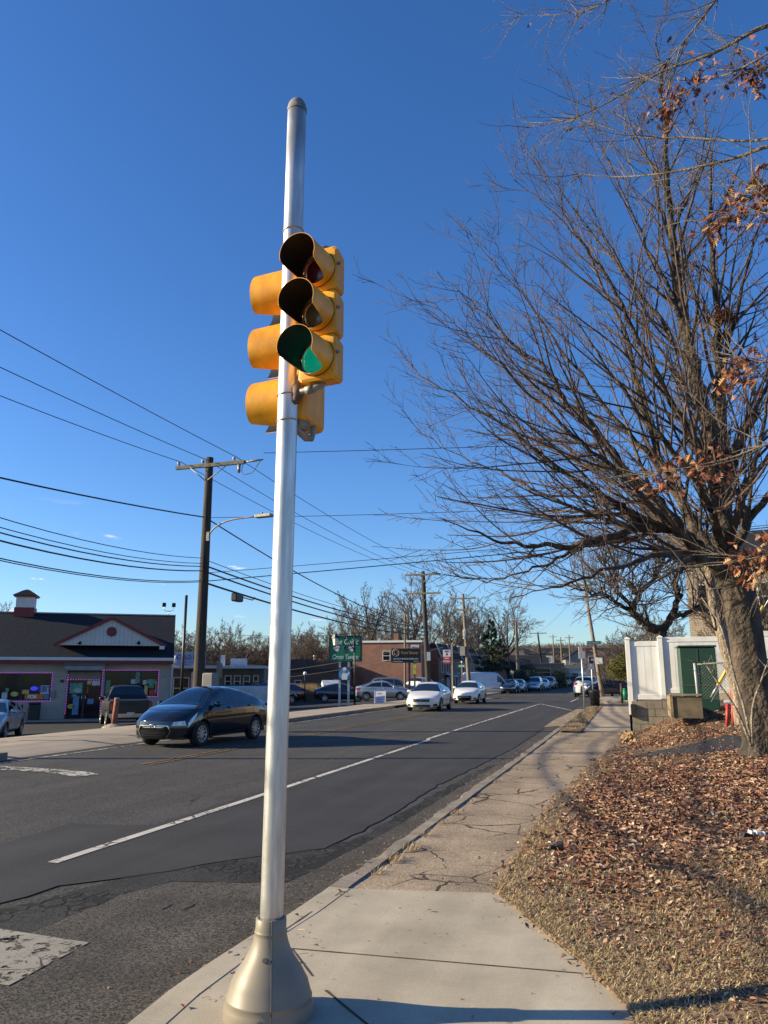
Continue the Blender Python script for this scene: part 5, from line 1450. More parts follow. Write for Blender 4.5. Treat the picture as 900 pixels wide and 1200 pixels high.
        for zz in (.30,.345,.385): fpatch(g, [(-W2*.48,zz),(W2*.48,zz),(W2*.48,zz+.006),(-W2*.48,zz+.006)], 1, 12, 1, .014)
        g.build('grille_bar', mat('dark_trim', (.05,.05,.055), rough=.4), root)
        g = M()
        fpatch(g, [(-W2*.5,.532),(W2*.5,.532),(W2*.52,.546),(-W2*.52,.546)], 1, 14, 2, .018); fpatch(g, [(-W2*.34,.495),(W2*.34,.495),(W2*.42,.506),(-W2*.42,.506)], 1, 14, 2, .018)
        for sd in (1,-1): fpatch(g, [(sd*W2*.59,.41),(sd*W2*.615,.42),(sd*W2*.53,.55),(sd*W2*.505,.54)], 1, 3, 6, .018); fpatch(g, [(sd*W2*.455,.235),(sd*W2*.475,.235),(sd*W2*.615,.42),(sd*W2*.592,.415)], 1, 3, 6, .018)
        g.build('grille_trim', chrome, root)
        if badge == 'H':
            # slanted oval emblem with a leaning H inside
            bd = M(); X0 = deform(Lh, 0, .535)[0]+.028
            bd.tube([(X0, .085*math.cos(a), .535+.043*math.sin(a)) for a in lin(0, 2*PI, 25)], .007, n=5, caps=False)
            bd.tube([(X0+.002,.045,.505),(X0+.002,.025,.565)], .007, n=5); bd.tube([(X0+.002,-.025,.505),(X0+.002,-.045,.565)], .007, n=5); bd.tube([(X0+.002,.035,.532),(X0+.002,-.035,.538)], .007, n=5)
            bd.build('emblem', chrome, root)
    else:
        hz = {'coupe':(.52,.66),'suv':(.72,.90),'van':(.72,.95),'pickup':(.78,1.0)}[kind]
        for sd in (1,-1):
            g = M(); fpatch(g, [(sd*W2*.97,hz[0]+.04),(sd*W2*.62,hz[0]),(sd*W2*.66,hz[1]-.04),(sd*W2*.95,hz[1])], 1, 8, 5, .012)
            patch(g, [(Lh-.45,4.7),(Lh-.03,4.3),(Lh-.02,3.5),(Lh-.3,4.0)], 8, 5, sd, .008)
            g.build('headlight', headl, root)
            g = M(); fpatch(g, [(sd*W2*.92,.28),(sd*W2*.68,.26),(sd*W2*.70,.36),(sd*W2*.9,.40)], 1, 5, 3, .010); g.build('fog_light', blk_plastic, root)
        g = M(); zz = hz[0]; fpatch(g, [(-W2*.46,zz-.05),(W2*.46,zz-.05),(W2*.54,zz+.09),(-W2*.54,zz+.09)], 1, 12, 5, .010); fpatch(g, [(-W2*.50,.24),(W2*.50,.24),(W2*.56,.34),(-W2*.56,.34)], 1, 10, 3, .010); g.build('grille', blk_plastic, root)
        g = M()
        for a, b in (((-W2*.46,zz-.05),(W2*.46,zz-.05)),((-W2*.54,zz+.09),(W2*.54,zz+.09))): fpatch(g, [a, b, (b[0],b[1]+.018), (a[0],a[1]+.018)], 1, 12, 1, .016)
        X0 = deform(Lh, 0, zz+.02)[0]+.022
        g.tube([(X0, .06*math.cos(a), zz+.025+.032*math.sin(a)) for a in lin(0, 2*PI, 19)], .008, n=5, caps=False)
        g.build('grille_trim', chrome, root)
    # rear
    tz = {'sedan':(.80,.98),'coupe':(.78,.92),'suv':(.98,1.25),'van':(1.0,1.5),'pickup':(.82,1.15)}[kind]
    for sd in (1,-1):
        g = M(); fpatch(g, [(sd*W2*.97,tz[0]),(sd*W2*(.66 if kind not in ('van','pickup') else .84),tz[0]+.01),(sd*W2*(.60 if kind not in ('van','pickup') else .84),tz[1]-.03),(sd*W2*.95,tz[1])], -1, 6, 5, .012)
        patch(g, [(-Lh+.04,3.6),(-Lh+.36,4.1),(-Lh+.26,4.8),(-Lh+.04,4.8)], 6, 5, sd, .009)
        g.build('tail_light', taill, root)
    g = M(); fpatch(g, [(-.17,.62),(.17,.62),(.17,.74),(-.17,.74)], -1, 4, 2, .02); g.build('number_plate', plate_m, root)
    if kind in ('pickup',):
        g = M(); fpatch(g, [(-W2*.95,.52),(W2*.95,.52),(W2*.95,.68),(-W2*.95,.68)], -1, 12, 3, .10); g.box(-Lh-.10,-Lh+.02,-W2*.92,W2*.92,.53,.67); g.build('rear_bumper', chrome, root)
        g = M()
        fpatch(g, [(-W2*.80,.74),(W2*.80,.74),(W2*.80,.752),(-W2*.80,.752)], -1, 4, 1, .01); fpatch(g, [(-.12,1.05),(.12,1.05),(.12,1.12),(-.12,1.12)], -1, 4, 1, .012); g.build('tailgate_handle', blk_plastic, root)
        g = M(); g.box(-2.6,-.98,-W2*.78,W2*.78,1.238,1.262); g.build('bed_cover', blk_plastic, root)
    if kind == 'suv' or kind == 'pickup':
        pass
    return root
def paint(name, c, rough=.22, metal=.0, coat=1.0): return mat(name, c, rough=rough, metal=metal, coat=coat, var=.03, vscale=1.5)
pt_black = paint('black_car_paint', (.010,.011,.016), .16, .25)
pt_white = paint('white_car_paint', (.72,.70,.66), .3)
pt_silver = paint('silver_car_paint', (.42,.43,.45), .28, .6)
pt_grey = paint('grey_car_paint', (.17,.18,.20), .28, .5)
pt_navy = paint('navy_car_paint', (.014,.02,.045), .2, .2)
pt_beige = paint('beige_car_paint', (.36,.30,.23), .3, .4)
pt_red = paint('dark_red_car_paint', (.12,.012,.012), .25, .2)
FACE = R(-90)     # car nose towards -Y (oncoming)
hy = car('black_sedan', 'sedan', pt_black, 'glossy black sedan driving past the corner store', 'car', (-11.12, 19.35, -.13), FACE - R(5), badge='H', rimspokes=10)
g = M(); g.add([(.25,.02,1.15),(.25,-.05,1.15),(.25,-.05,1.23),(.25,.02,1.23)], [(0,1,2,3)])
# hanging air freshener and wheel inside
car('white_coupe', 'coupe', pt_white, 'white car leading the two oncoming white cars, straddling the yellow line', 'car', (-10.15, 41.05, -.13), FACE + R(3), 'white cars coming along the far lane')
car('pale_sedan', 'sedan', pt_white, 'second oncoming white car following behind the first', 'car', (-10.2, 52.6, -.13), FACE + R(1), 'white cars coming along the far lane')
def pcar(px, D, kind, pt, label, rz, name='parked_car', group='cars parked at the left', dz=0, det=False):
    x, y, _ = lat(px, D)
    return car(name, kind, pt, label, 'car', (x, y, terr(x, y) + .05 + dz), rz, group, detail=det)
pcar(449, 60, 'sedan', pt_silver, 'silver white sedan parked side on behind the sandwich board', R(17), det=True)
pcar(463, 66, 'suv', pt_grey, 'dark grey estate parked just behind the silver white sedan', R(15))
pcar(400, 63, 'sedan', pt_navy, 'navy car parked under the green tavern sign', R(20))
pcar(340, 66, 'sedan', pt_red, 'dark red car parked beside the globe lamp post', R(60))
pcar(496, 74, 'suv', pt_white, 'white vehicle roof showing behind the leading white car', R(80))
pcar(318, 60, 'suv', pt_black, 'dark vehicle just left of the signal pole behind the black sedan', R(70))
pcar(-4, 31, 'sedan', pt_silver, 'silver car cut off by the left edge in front of the store', R(-60), det=True)
pu = pcar(149, 37.6, 'pickup', mat('dull_black_paint', (.009,.009,.011), rough=.4, coat=.15), 'black pickup truck parked nose in at the store window, seen from behind', math.atan2(.84,-.54)+R(8), 'pickup_truck', None, det=True)
pu['category'] = 'pickup truck'
vn = pcar(571, 84, 'van', paint('pale_van_paint', (.40,.47,.56), .35), 'pale blue white van parked by the row houses', R(22), 'delivery_van', None, dz=-.28, det=True); vn['category'] = 'van'
bt = thing('box_trailer', 'pale blue grey box trailer behind the roof of the black sedan', 'trailer', lat(282, 46, -.55), R(25))
g = M(); g.box(-2.4,2.4,-1.1,1.1,.45,1.62); o = g.build('box', mat('pale_trailer', (.36,.42,.47), rough=.5), bt); o.modifiers.new('bevel','BEVEL').width = .08
g = M()
for k in range(9): g.tube([(-2.2+k*.55,-1.0,1.66),(-2.2+k*.55,1.0,1.66)], .02, n=5)
for yy in (-1,1): g.tube([(-2.3,yy,1.66),(2.3,yy,1.66)], .025, n=5)
g.build('roof_rack', blk_plastic, bt)
for sx in (-.5,.5):
    for yy in (-1.02,1.02):
        g = M(); g.tube([(sx*1.6,yy-.1,.33),(sx*1.6,yy+.1,.33)], .33, n=18); g.build('wheel', rubber, bt)
# the long row of cars along the left kerb farther on
row = [(597,84,'sedan',pt_navy,'dark car at the near end of the row past the van'),(607,90,'sedan',pt_silver,'blue white car behind the far pole, before the row'),
       (626,96,'suv',pt_silver,'silver people carrier at the head of the row of parked cars'),(636,104,'sedan',pt_white,'small white car next to the silver people carrier'),
       (643,113,'suv',pt_grey,'dark car behind the small white one'),(648,122,'sedan',pt_silver,'grey saloon halfway along the row'),
       (655,132,'suv',pt_navy,'dark blue vehicle in the middle of the row'),(663,138,'pickup',pt_beige,'beige truck farther along the row'),
       (672,146,'suv',pt_black,'black vehicle beyond the beige truck'),(679,158,'suv',pt_grey,'farthest grey vehicle at the end of the row')]
for k, (px, D, kd, pt, lb) in enumerate(row):
    x, y, _ = lat(px, D)
    car('parked_car', kd, pt, lb, 'car', (x, y, -.11 + hill(y)), FACE + R(rnd.uniform(-3,3)), 'cars parked along the left kerb', detail=False)
car('white_hatchback', 'suv', pt_white, 'white car seen from behind in the right lane before the side street', 'car', (lat(685.5,70)[0], lat(685.5,70)[1], -.13), R(88))
car('dark_crossover', 'suv', pt_navy, 'long dark vehicle parked across behind the leaning pole', 'car', (lat(712,66)[0], lat(712,66)[1], -.02), R(192))
car('oncoming_car', 'sedan', pt_navy, 'dark car with a red light in the distance right of the leaning pole', 'car', (lat(706,98)[0], lat(706,98)[1], -.1), R(90))
car('oncoming_car', 'suv', pt_grey, 'grey vehicle far up the road above the white car roof', 'car', (lat(692,112)[0], lat(692,112)[1], -.1), R(90))

# ------------------------------------------------------------------ corner store
BR = Vector((-25.0, 39.4, 0)); FU = Vector((.8412, .5408, 0)); FN = Vector((.5408, -.8412, 0)); SA = math.atan2(FU.y, FU.x)
def fx(px):
    """distance along the facade (0 at the right corner, negative leftwards) on a given bearing"""
    d = (px-450)/920; rx = -math.sin(YAW)+math.cos(YAW)*d; ry = math.cos(YAW)+math.sin(YAW)*d
    # BR + s*FU = t*(rx, ry)
    det = FU.x*(-ry) + rx*FU.y
    return ((-BR.x)*(-ry) - (-rx)*(-BR.y)) / det
def fD(s): p = BR + FU*s; return -math.sin(YAW)*p.x + math.cos(YAW)*p.y
def fz(px, py): return EYE + (793-py)/920*fD(fx(px))
GZ = -.80
store = thing('convenience_store', 'cream convenience store with dark shingle roof, white gable front and rooftop cupola', 'store', (BR.x, BR.y, 0), SA)
# local frame: x along facade (negative = left), -y outwards
LX = -26.0; DEP = 10.0
EZ = fz(200, 772); RZ = 5.45
g = M(); g.box(LX, 0, 0, .25, GZ-.2, EZ-.02); g.box(LX, -.003, DEP-.25, DEP, GZ-.2, EZ-.02); g.box(LX, LX+.25, .25, DEP-.25, GZ-.2, EZ-.02); g.box(-.25, 0, .25, DEP-.25, GZ-.2, EZ-.02)
g.poly([(-.002,.3,EZ-.02),(-.002,DEP-.3,EZ-.02),(-.002,DEP/2,RZ-.12)]); g.poly([(LX+.002,.3,EZ-.02),(LX+.002,DEP/2,RZ-.12),(LX+.002,DEP-.3,EZ-.02)])
g.build('wall', stucco, store)
g = M(); o_ = .55
for (ya, yb) in ((-o_, DEP/2), (DEP+o_, DEP/2)):
    za = EZ + .03
    vs = [(LX-.3, ya, za),(.12, ya, za),(.12, yb, RZ),(LX-.3, yb, RZ),(LX-.3, ya, za-.12),(.12, ya, za-.12),(.12, yb, RZ-.12),(LX-.3, yb, RZ-.12)]
    g.add(vs, [(0,1,2,3),(7,6,5,4),(0,4,5,1),(1,5,6,2),(3,2,6,7),(0,3,7,4)] if ya < 0 else [(3,2,1,0),(4,5,6,7),(1,5,4,0),(2,6,5,1),(7,6,2,3),(4,7,3,0)])
roof = g.build('roof', shingle, store)
g = M(); g.box(LX-.3, .14, -o_-.05, -o_-.004, EZ-.14, EZ+.02); g.build('gutter', white_trim, store)
g = M(); g.box(LX-.3, .12, -o_+.0, -.0, EZ-.32, EZ-.145); g.build('fascia', maroon, store)
g = M(); g.box(LX-.3, .13, DEP/2-.08, DEP/2+.08, RZ-.02, RZ+.05); g.build('ridge_cap', mat('pale_ridge', (.35,.33,.34), rough=.6), roof)
g = M(); g.tube([(.06,-.40,EZ-.1),(.06,-.10,EZ-.5),(.06,-.06,GZ)], .05, n=8); g.build('downpipe', white_trim, store)
g = M(); g.box(LX, .0, -1.3, -.002, GZ-.2, GZ+.14); g.build('front_step', walk_far, store)
g = M(); g.box(LX, -.02, -.02, -.004, EZ-1.05, EZ-1.03); g.build('wall_band', mat('band_darker', (.25,.22,.19), rough=.9), store)  # narrow strip along the wall, darker than the stucco
# gable front standing on the roof
x0, x1, xm = fx(63), fx(190), fx(127.5); yb = -.15
zb = fz(126, 757)*1.0; za = fz(127, 726)
g = M(); g.add([(x0,yb,zb),(x1,yb,zb),(xm,yb,za),(x0,yb+3.4,zb),(x1,yb+3.4,zb),(xm,yb+3.4,za)], [(0,1,2),(5,4,3),(0,3,4,1),(1,4,5,2),(2,5,3,0)])
ped = g.build('gable_front', siding, store)
g = M()
for (a, b) in (((x0-.12,zb-.02),(xm,za+.06)),((x1+.12,zb-.02),(xm,za+.06))):
    A = Vector((a[0],yb-.02,a[1])); B = Vector((b[0],yb-.02,b[1])); d = (B-A); m_ = (A+B)/2; n_ = Vector((-d.z,0,d.x)).normalized()
    g.obox(m_+Vector((0,-.03,0)), d/2, (0,.10,0), n_*.085)
g.build('gable_trim', maroon, ped)
g = M()
for k in range(1, 26):
    xx = x0 + (x1-x0)*k/26; zt = zb + (za-zb)*(1-abs(xx-xm)/((x1-x0)/2)) - .14
    if zt > zb+.1: g.box(xx-.008, xx+.008, yb-.006, yb-.002, zb+.02, zt)
g.build('siding_groove', mat('groove', (.32,.30,.28), rough=.9), ped)
g = M(); cz = fz(127, 741)
g.tube([(xm,yb-.06,cz),(xm,yb+.01,cz)], .27, n=28); g.build('round_vent', maroon, ped)
for px in (91.5, 160.5):
    g = M(); xx = fx(px); zz = fz(px, 755); g.tube([(xx,yb,zz+.02),(xx,yb-.2,zz+.12),(xx,yb-.35,zz+.08)], .02, n=6); g.tube([(xx,yb-.33,zz+.12),(xx,yb-.42,zz-.0)], [.05,.11], n=10); g.build('gooseneck_lamp', black_metal, ped)
g = M(); xx = fx(188); zz = fz(188, 760); g.box(xx-.14,xx+.14,-.72,-.58,zz-.09,zz+.09); g.build('floodlight', white_trim, roof)
# cupola
xc = fx(22)*1.10; cw = .50
g = M(); g.box(xc-cw,xc+cw,DEP/2-cw,DEP/2+cw,RZ-.2,RZ+.95); cup = g.build('cupola', siding, store)
g = M(); g.box(xc-cw-.06,xc+cw+.06,DEP/2-cw-.06,DEP/2+cw+.06,RZ-.45,RZ+.28); g.box(xc-cw-.14,xc+cw+.14,DEP/2-cw-.14,DEP/2+cw+.14,RZ+.93,RZ+1.02); g.build('cupola_trim', maroon, cup)
g = M(); e = cw+.2; zt = RZ+1.02
g.add([(xc-e,DEP/2-e,zt),(xc+e,DEP/2-e,zt),(xc+e,DEP/2+e,zt),(xc-e,DEP/2+e,zt),(xc-.2,DEP/2-.2,zt+.34),(xc+.2,DEP/2-.2,zt+.34),(xc+.2,DEP/2+.2,zt+.34),(xc-.2,DEP/2+.2,zt+.34),(xc,DEP/2,zt+.42)],
      [(0,1,5,4),(1,2,6,5),(2,3,7,6),(3,0,4,7),(4,5,8),(5,6,8),(6,7,8),(7,4,8),(3,2,1,0)]); g.build('cupola_roof', shingle, cup)
# twin floodlights on the ridge end
xx = -.33
g = M(); yl = DEP/2
g.tube([(xx,yl,RZ),(xx,yl,RZ+.30)], .025, n=6); g.tube([(xx-.30,yl,RZ+.55),(xx-.28,yl,RZ+.36),(xx-.15,yl,RZ+.28),(xx+.15,yl,RZ+.28),(xx+.28,yl,RZ+.36),(xx+.30,yl,RZ+.55)], .022, n=6)
lt = g.build('twin_floodlight', galv, store)
for sx in (-1,1):
    g = M(); g.obox((xx+sx*.30,yl-.05,RZ+.68), (.12,0,0), (0,.10,.03), (0,-.03,.12)); o = g.build('floodlight', black_metal, lt); o.modifiers.new('bevel','BEVEL').width = .03
# windows, door, lights
lights_pink = mat('pink_lamp', (.5,.1,.4), emit=(1.0,.12,.55), estr=.38)
lights_violet = mat('violet_lamp', (.3,.1,.6), emit=(.38,.12,1.0), estr=.48)
def lightstring(g, pts, step=.13):
    k = 0
    for (a, b) in zip(pts, pts[1:]):
        a = Vector(a); b = Vector(b); n_ = max(1, int((b-a).length/step))
        for i in range(n_):
            p = a.lerp(b, i/n_); g.obox(p, (.020,0,0), (0,.015,0), (0,0,.020), mi=(k//2) % 2); k += 1
def shopwin(xa, xb, za, zb_, mull, strpts):
    f = M()
    for (a, b, c, d) in ((xa,xb,zb_-.06,zb_),(xa,xb,za,za+.06),(xa,xa+.06,za+.06,zb_-.06),(xb-.06,xb,za+.06,zb_-.06)): f.box(a,b,-.05,.02,c,d)
    for m_ in mull: f.box(m_-.035,m_+.035,-.045,.02,za+.06,zb_-.06)
    w_ = f.build('window', black_metal, store)
    g = M(); g.box(xa+.05,xb-.05,-.02,-.008,za+.05,zb_-.05); g.build('pane', glass_b, w_)
    g = M(); lightstring(g, strpts); g.build('string_lights', [lights_pink, lights_violet], w_)
    return w_
def sticker(parent, name, xa, xb, za, zb_, m_, y=-.03, oval=False):
    g = M()
    if oval:
        cx_, cz_ = (xa+xb)/2, (za+zb_)/2
        g.poly([(cx_+(xb-xa)/2*math.cos(a), y, cz_+(zb_-za)/2*math.sin(a)) for a in lin(0, 2*PI*.96, 22)])
    else: g.box(xa,xb,y,y+.006,za,zb_)
    return g.build(name, m_, parent)
wz0, wz1 = fz(45, 820), fz(45, 789)
wl = shopwin(fx(-60), fx(61), wz0, wz1, [fx(27), fx(-20)], [(fx(-60),-.07,wz1+.02),(fx(61)+.03,-.07,wz1+.02),(fx(61)+.03,-.07,wz0-.03),(fx(-60),-.07,wz0-.03)])
def FS(p, nm, pxa, pxb, pya, pyb, m_, **k): return sticker(p, nm, fx(pxa), fx(pxb), fz(pxa,pyb), fz(pxa,pya), m_, **k)
nw = mat('notice_white', (.46,.47,.48), rough=.6); ny = mat('notice_yellow', (.48,.38,.10), rough=.6, var=.2); nb_ = mat('notice_blue', (.10,.22,.36), rough=.6); ng = mat('notice_green', (.12,.26,.16), rough=.6, var=.4, vscale=12)
neon = mat('blue_neon', (.02,.02,.3), emit=(.06,.05,.9), estr=.35)
s1 = FS(wl, 'window_sign', 49, 59.5, 803, 812.5, nw)
text_mesh('lettering', 'EBT', .42, blue_p, store, ((fx(49)+fx(59.5))/2, -.036, fz(54, 807.5)), (R(90),0,0), bold=.012)
FS(wl, 'window_sign', 31.5, 53.5, 812.6, 819.5, orange_p)
text_mesh('lettering', 'FOR', .24, white_p, store, (fx(40), -.036, fz(40, 816)), (R(90),0,0), shear=.2, bold=.01)
FS(wl, 'window_sign', 14.5, 24, 810, 815.5, ny, oval=True); FS(wl, 'window_sign', 37, 46, 804, 809, neon, oval=True)
FS(wl, 'window_sign', 4.5, 11, 811, 820, nw); FS(wl, 'window_sign', 28, 36, 808, 812.6, ny); FS(wl, 'window_sign', 54, 60, 813, 819, nb_); FS(wl, 'window_sign', 8, 12, 806, 810.5, ng)
wr0, wr1 = fz(154, 815), fz(154, 786)
wr_ = shopwin(fx(123.5), fx(185.5), wr0, wr1, [fx(152), fx(165)], [(fx(122),-.07,wr1+.02),(fx(186),-.07,wr1+.02),(fx(186),-.07,wr0-.03),(fx(122),-.07,wr0-.03)])
for (a, b, c, d, m_) in ((154,161,796,801,nw),(159,164,788,800,ng),(168,172,797,802,nw),(172,183,796,801,ng),(175,181,801,806,ng),(170,174,803,814,ny),(176,183,808,814,red_p),(124,130,797,813,ng),(131,137,805,814,nw),(183,185,798,812,ny)): FS(wr_, 'window_poster', a, b, c, d, m_)
# door
dx0, dx1 = fx(79.5), fx(120.5); dz0 = GZ+.14; dz1 = fz(100, 788)
g = M(); g.box(dx0,dx0+.07,-.06,.0,dz0,dz1); g.box(dx1-.07,dx1,-.06,.0,dz0,dz1); g.box(dx0,dx1,-.06,0,dz1,dz1+.07); dt = fz(100, 796.5); g.box(dx0+.07,dx1-.07,-.055,0,dt-.04,dt+.04)
xm2 = (dx0+dx1)/2; g.box(xm2-.05,xm2+.05,-.055,0,dz0,dt-.04); dr = g.build('door', black_metal, store)
g = M(); g.box(dx0+.06,dx1-.06,-.03,-.012,dz0,dt); g.build('door_glass', glass_b, dr)
g = M(); g.box(dx0+.06,dx1-.06,-.035,-.012,dt+.03,dz1); g.build('transom_panel', mat('brown_panel', (.20,.16,.11), rough=.6), dr)
g = M(); g.tube([(xm2-.09,-.09,dz0+.9),(xm2-.09,-.09,dz0+1.3)], .015, n=6); g.tube([(xm2+.09,-.09,dz0+.9),(xm2+.09,-.09,dz0+1.3)], .015, n=6); g.build('handle', chrome, dr)
g = M(); lightstring(g, [(dx0+.03,-.08,dz0+.3),(dx0+.03,-.08,dz1)]); lightstring(g, [(dx0+.05,-.08,dt+.01),(dx1-.05,-.08,dt+.01)]); lightstring(g, [(dx1,-.08,dz1+.1),(dx1,-.08,dz0+.3)]); g.build('string_lights', [lights_pink, lights_violet], dr)
for (a, b, c, d, m_, ov) in ((83,98,800,812,ng,False),(86,92,813,816,ng,True),(88,97,806,811,nw,True),(82,91,824,829.5,ny,True),(88,95,815,836,nb_,False),(103,108,797,802,ny,False),(109,118,797,803,nw,False),(105,112,818,824,nb_,False),(103,105,804,812,red_p,False),(84,88,800,804,nb_,False)):
    FS(dr, 'door_poster', a, b, c, d, m_, y=-.04, oval=ov)
g = M(); ax0, ax1 = fx(77), fx(123.5); azb = fz(100, 785.5); azt = fz(100, 778)
g.box(ax0,ax1,-.55,-.003,azb,azt-.12); aw = g.build('shutter_box', mat('grey_blue_metal', (.22,.24,.25), rough=.5), store)
g = M(); g.box(ax0-.04,ax1+.04,-.60,-.0035,azt-.115,azt); g.build('box_lid', mat('dark_grey_metal', (.07,.075,.08), rough=.5), aw)
g = M(); xx = fx(64); zz = fz(64, 813); g.box(xx-.12,xx+.12,-.12,-.003,zz-.2,zz+.2); g.build('meter_box', grey_wall, store)
g = M(); xx = fx(73.5); zz = fz(73.5, 798); g.tube([(xx,-.1,zz),(xx,-.003,zz)], .09, n=14); g.build('alarm_bell', black_metal, store)
g = M(); xx = fx(172); zz = fz(172, 775.5); g.tube([(xx,-.2,zz),(xx,-.003,zz)], .07, n=12); g.build('eave_lamp', black_metal, store)
# things outside the store
def out(px, away): p = BR + FU*fx(px) + FN*away; return p
p = out(46.5, .7); tb = thing('litter_bin', 'black square litter bin against the store wall under the EBT sign', 'bin', (p.x, p.y, GZ+.14), SA)
g = M(); g.box(-.27,.27,-.25,.25,0,.82); o = g.build('body', blk_plastic, tb); o.modifiers.new('bevel','BEVEL').width = .03
g = M(); g.box(-.30,.30,-.28,.28,.82,.90); o = g.build('lid', black_metal, tb); o.modifiers.new('bevel','BEVEL').width = .03
p = out(32, .7); ab = thing('ashtray_stand', 'slim black smokers post beside the square bin', 'ashtray', (p.x, p.y, GZ+.14), 0)
g = M(); g.lathe([(0,0),(.2,0),(.2,.14),(.14,.2),(.07,.3),(.055,.72),(.035,.8),(0,.8)], (0,0,0), n=20); g.build('body', blk_plastic, ab)
x, y, _ = lat(138.3, 31.3); bo = thing('bollard', 'leaning rust red wooden bollard behind the pickup truck', 'bollard', (x, y, terr(x,y)+.05))
g = M(); g.tube([(-.03,0,-.1),(0,0,.5),(.03,0,1.13)], [.115,.11,.10], n=12); g.build('post', mat('rust_red_paint', (.28,.085,.045), rough=.8, col2=(.17,.055,.03), vscale=5), bo)
g = M(); g.tube([(.03,0,1.13),(.032,0,1.16)], [.105,.08], n=12); g.build('cap', mat('grey_cap', (.25,.22,.2)), bo)
g = M(); g.lathe([(.5,-.05),(.42,.07),(.2,.16),(.1,.17)], (-.03,0,0), n=14, smooth=False); g.build('footing', walk_far, bo)
x, y, _ = lat(213.5, 40); dp = thing('pipe_post', 'slim dark pipe post between the store and the nearest pole', 'post', (x, y, terr(x,y)))
g = M(); g.tube([(0,0,0),(0,0,6.35)], .075, n=10); g.build('post', black_metal, dp); g = M(); g.tube([(0,0,6.35),(0,0,6.4)], [.085,.03], n=10); g.build('cap', black_metal, dp)
# unseen pointed panel on legs, added to cast the wedge shadow on the road
ps = thing('shadow_panel', 'unseen pointed panel added at far left for its wedge shadow on the road', 'sign', (-23.6,15.4,-.55), R(-75))
g = M(); g.box(-1.0,-.85,-.08,.08,0,5.2); g.box(.85,1.0,-.08,.08,0,5.2); g.build('legs', galv, ps)
g = M(); g.add([(-1.75,-.15,5.2),(1.75,-.15,5.2),(1.75,-.15,6.1),(.4,-.15,7.6),(-1.75,-.15,6.5),(-1.75,.15,5.2),(1.75,.15,5.2),(1.75,.15,6.1),(.4,.15,7.6),(-1.75,.15,6.5)], [(0,1,2,3,4),(9,8,7,6,5),(0,5,6,1),(1,6,7,2),(2,7,8,3),(3,8,9,4),(4,9,5,0)]); g.build('panel', siding, ps)

# ------------------------------------------------------------------ generic buildings
def strokes(name, parent, m_, xa, xb, z, h, y, seed=1):
    """writing too small to read in the photo: a row of short uneven marks"""
    q = random.Random(seed); g = M(); x = xa
    while x < xb:
        wd = q.uniform(.35, .8)*h; g.box(x, min(x+wd, xb), y, y+.003, z-h/2*q.uniform(.7,1), z+h/2*q.uniform(.7,1)); x += wd + h*q.choice((.18,.18,.6))
    return g.build(name, m_, parent)
def building(name, label, c, rz, w_, d_, h, wall_m, roof_kind='flat', roof_m=None, wins=(), cat='building', group=None, par=.0, rh=1.6, trim=None, winm=None):
    """front face at local y=0 looking towards -y, x from -w/2 to w/2"""
    t = thing(name, label, cat, c, rz, group)
    g = M(); g.box(-w_/2, w_/2, 0, d_, -.6, h)
    if roof_kind == 'gable_front': g.add([(-w_/2,.0,h),(w_/2,.0,h),(0,.0,h+rh),(-w_/2,d_,h),(w_/2,d_,h),(0,d_,h+rh)], [(0,1,2),(5,4,3)])
    if roof_kind == 'gable_side': g.add([(-w_/2,0,h),(-w_/2,d_,h),(-w_/2,d_/2,h+rh),(w_/2,0,h),(w_/2,d_,h),(w_/2,d_/2,h+rh)], [(2,1,0),(3,4,5)])
    g.build('wall', wall_m, t)
    g = M(); e = .35
    if roof_kind == 'flat': g.box(-w_/2-.12, w_/2+.12, -.12, d_+.12, h+.002, h+.22)
    elif roof_kind == 'gable_front':
        for sx in (-1,1): g.add([(sx*(w_/2+e),-e,h-.2),(sx*(w_/2+e),d_+e,h-.2),(0,d_+e,h+rh+.08),(0,-e,h+rh+.08),(sx*(w_/2+e),-e,h-.06),(sx*(w_/2+e),d_+e,h-.06),(0,d_+e,h+rh+.24),(0,-e,h+rh+.24)], [(0,1,2,3),(4,7,6,5),(0,3,7,4),(1,5,6,2),(0,4,5,1)])
    elif roof_kind == 'gable_side':
        for (ya) in (-e, d_+e): g.add([(-w_/2-e,ya,h-.1),(w_/2+e,ya,h-.1),(w_/2+e,d_/2,h+rh+.05),(-w_/2-e,d_/2,h+rh+.05),(-w_/2-e,ya,h+.05),(w_/2+e,ya,h+.05),(w_/2+e,d_/2,h+rh+.2),(-w_/2-e,d_/2,h+rh+.2)], [(0,1,2,3),(4,7,6,5),(0,4,5,1),(0,3,7,4),(1,5,6,2)])
    elif roof_kind == 'hip':
        g.add([(-w_/2-e,-e,h),(w_/2+e,-e,h),(w_/2+e,d_+e,h),(-w_/2-e,d_+e,h),(-w_/2+d_*.4,d_/2,h+rh),(w_/2-d_*.4,d_/2,h+rh)], [(0,1,5,4),(1,2,5),(2,3,4,5),(3,0,4),(3,2,1,0)])
    g.build('roof', roof_m or shingle, t)
    for (x_, z_, ww, hh) in wins:
        f = M(); q = .06
        for (a, b, c_, d__) in ((x_-ww/2,x_+ww/2,z_+hh/2-q,z_+hh/2),(x_-ww/2,x_+ww/2,z_-hh/2,z_-hh/2+q),(x_-ww/2,x_-ww/2+q,z_-hh/2+q,z_+hh/2-q),(x_+ww/2-q,x_+ww/2,z_-hh/2+q,z_+hh/2-q),(x_-ww/2+q,x_+ww/2-q,z_-.025,z_+.025)): f.box(a,b,-.06,-.002,c_,d__)
        wn = f.build('window', winm or white_trim, t)
        g = M(); g.box(x_-ww/2+.03,x_+ww/2-.03,-.03,-.012,z_-hh/2+.03,z_+hh/2-.03); g.build('pane', glass_b, wn)
    return t
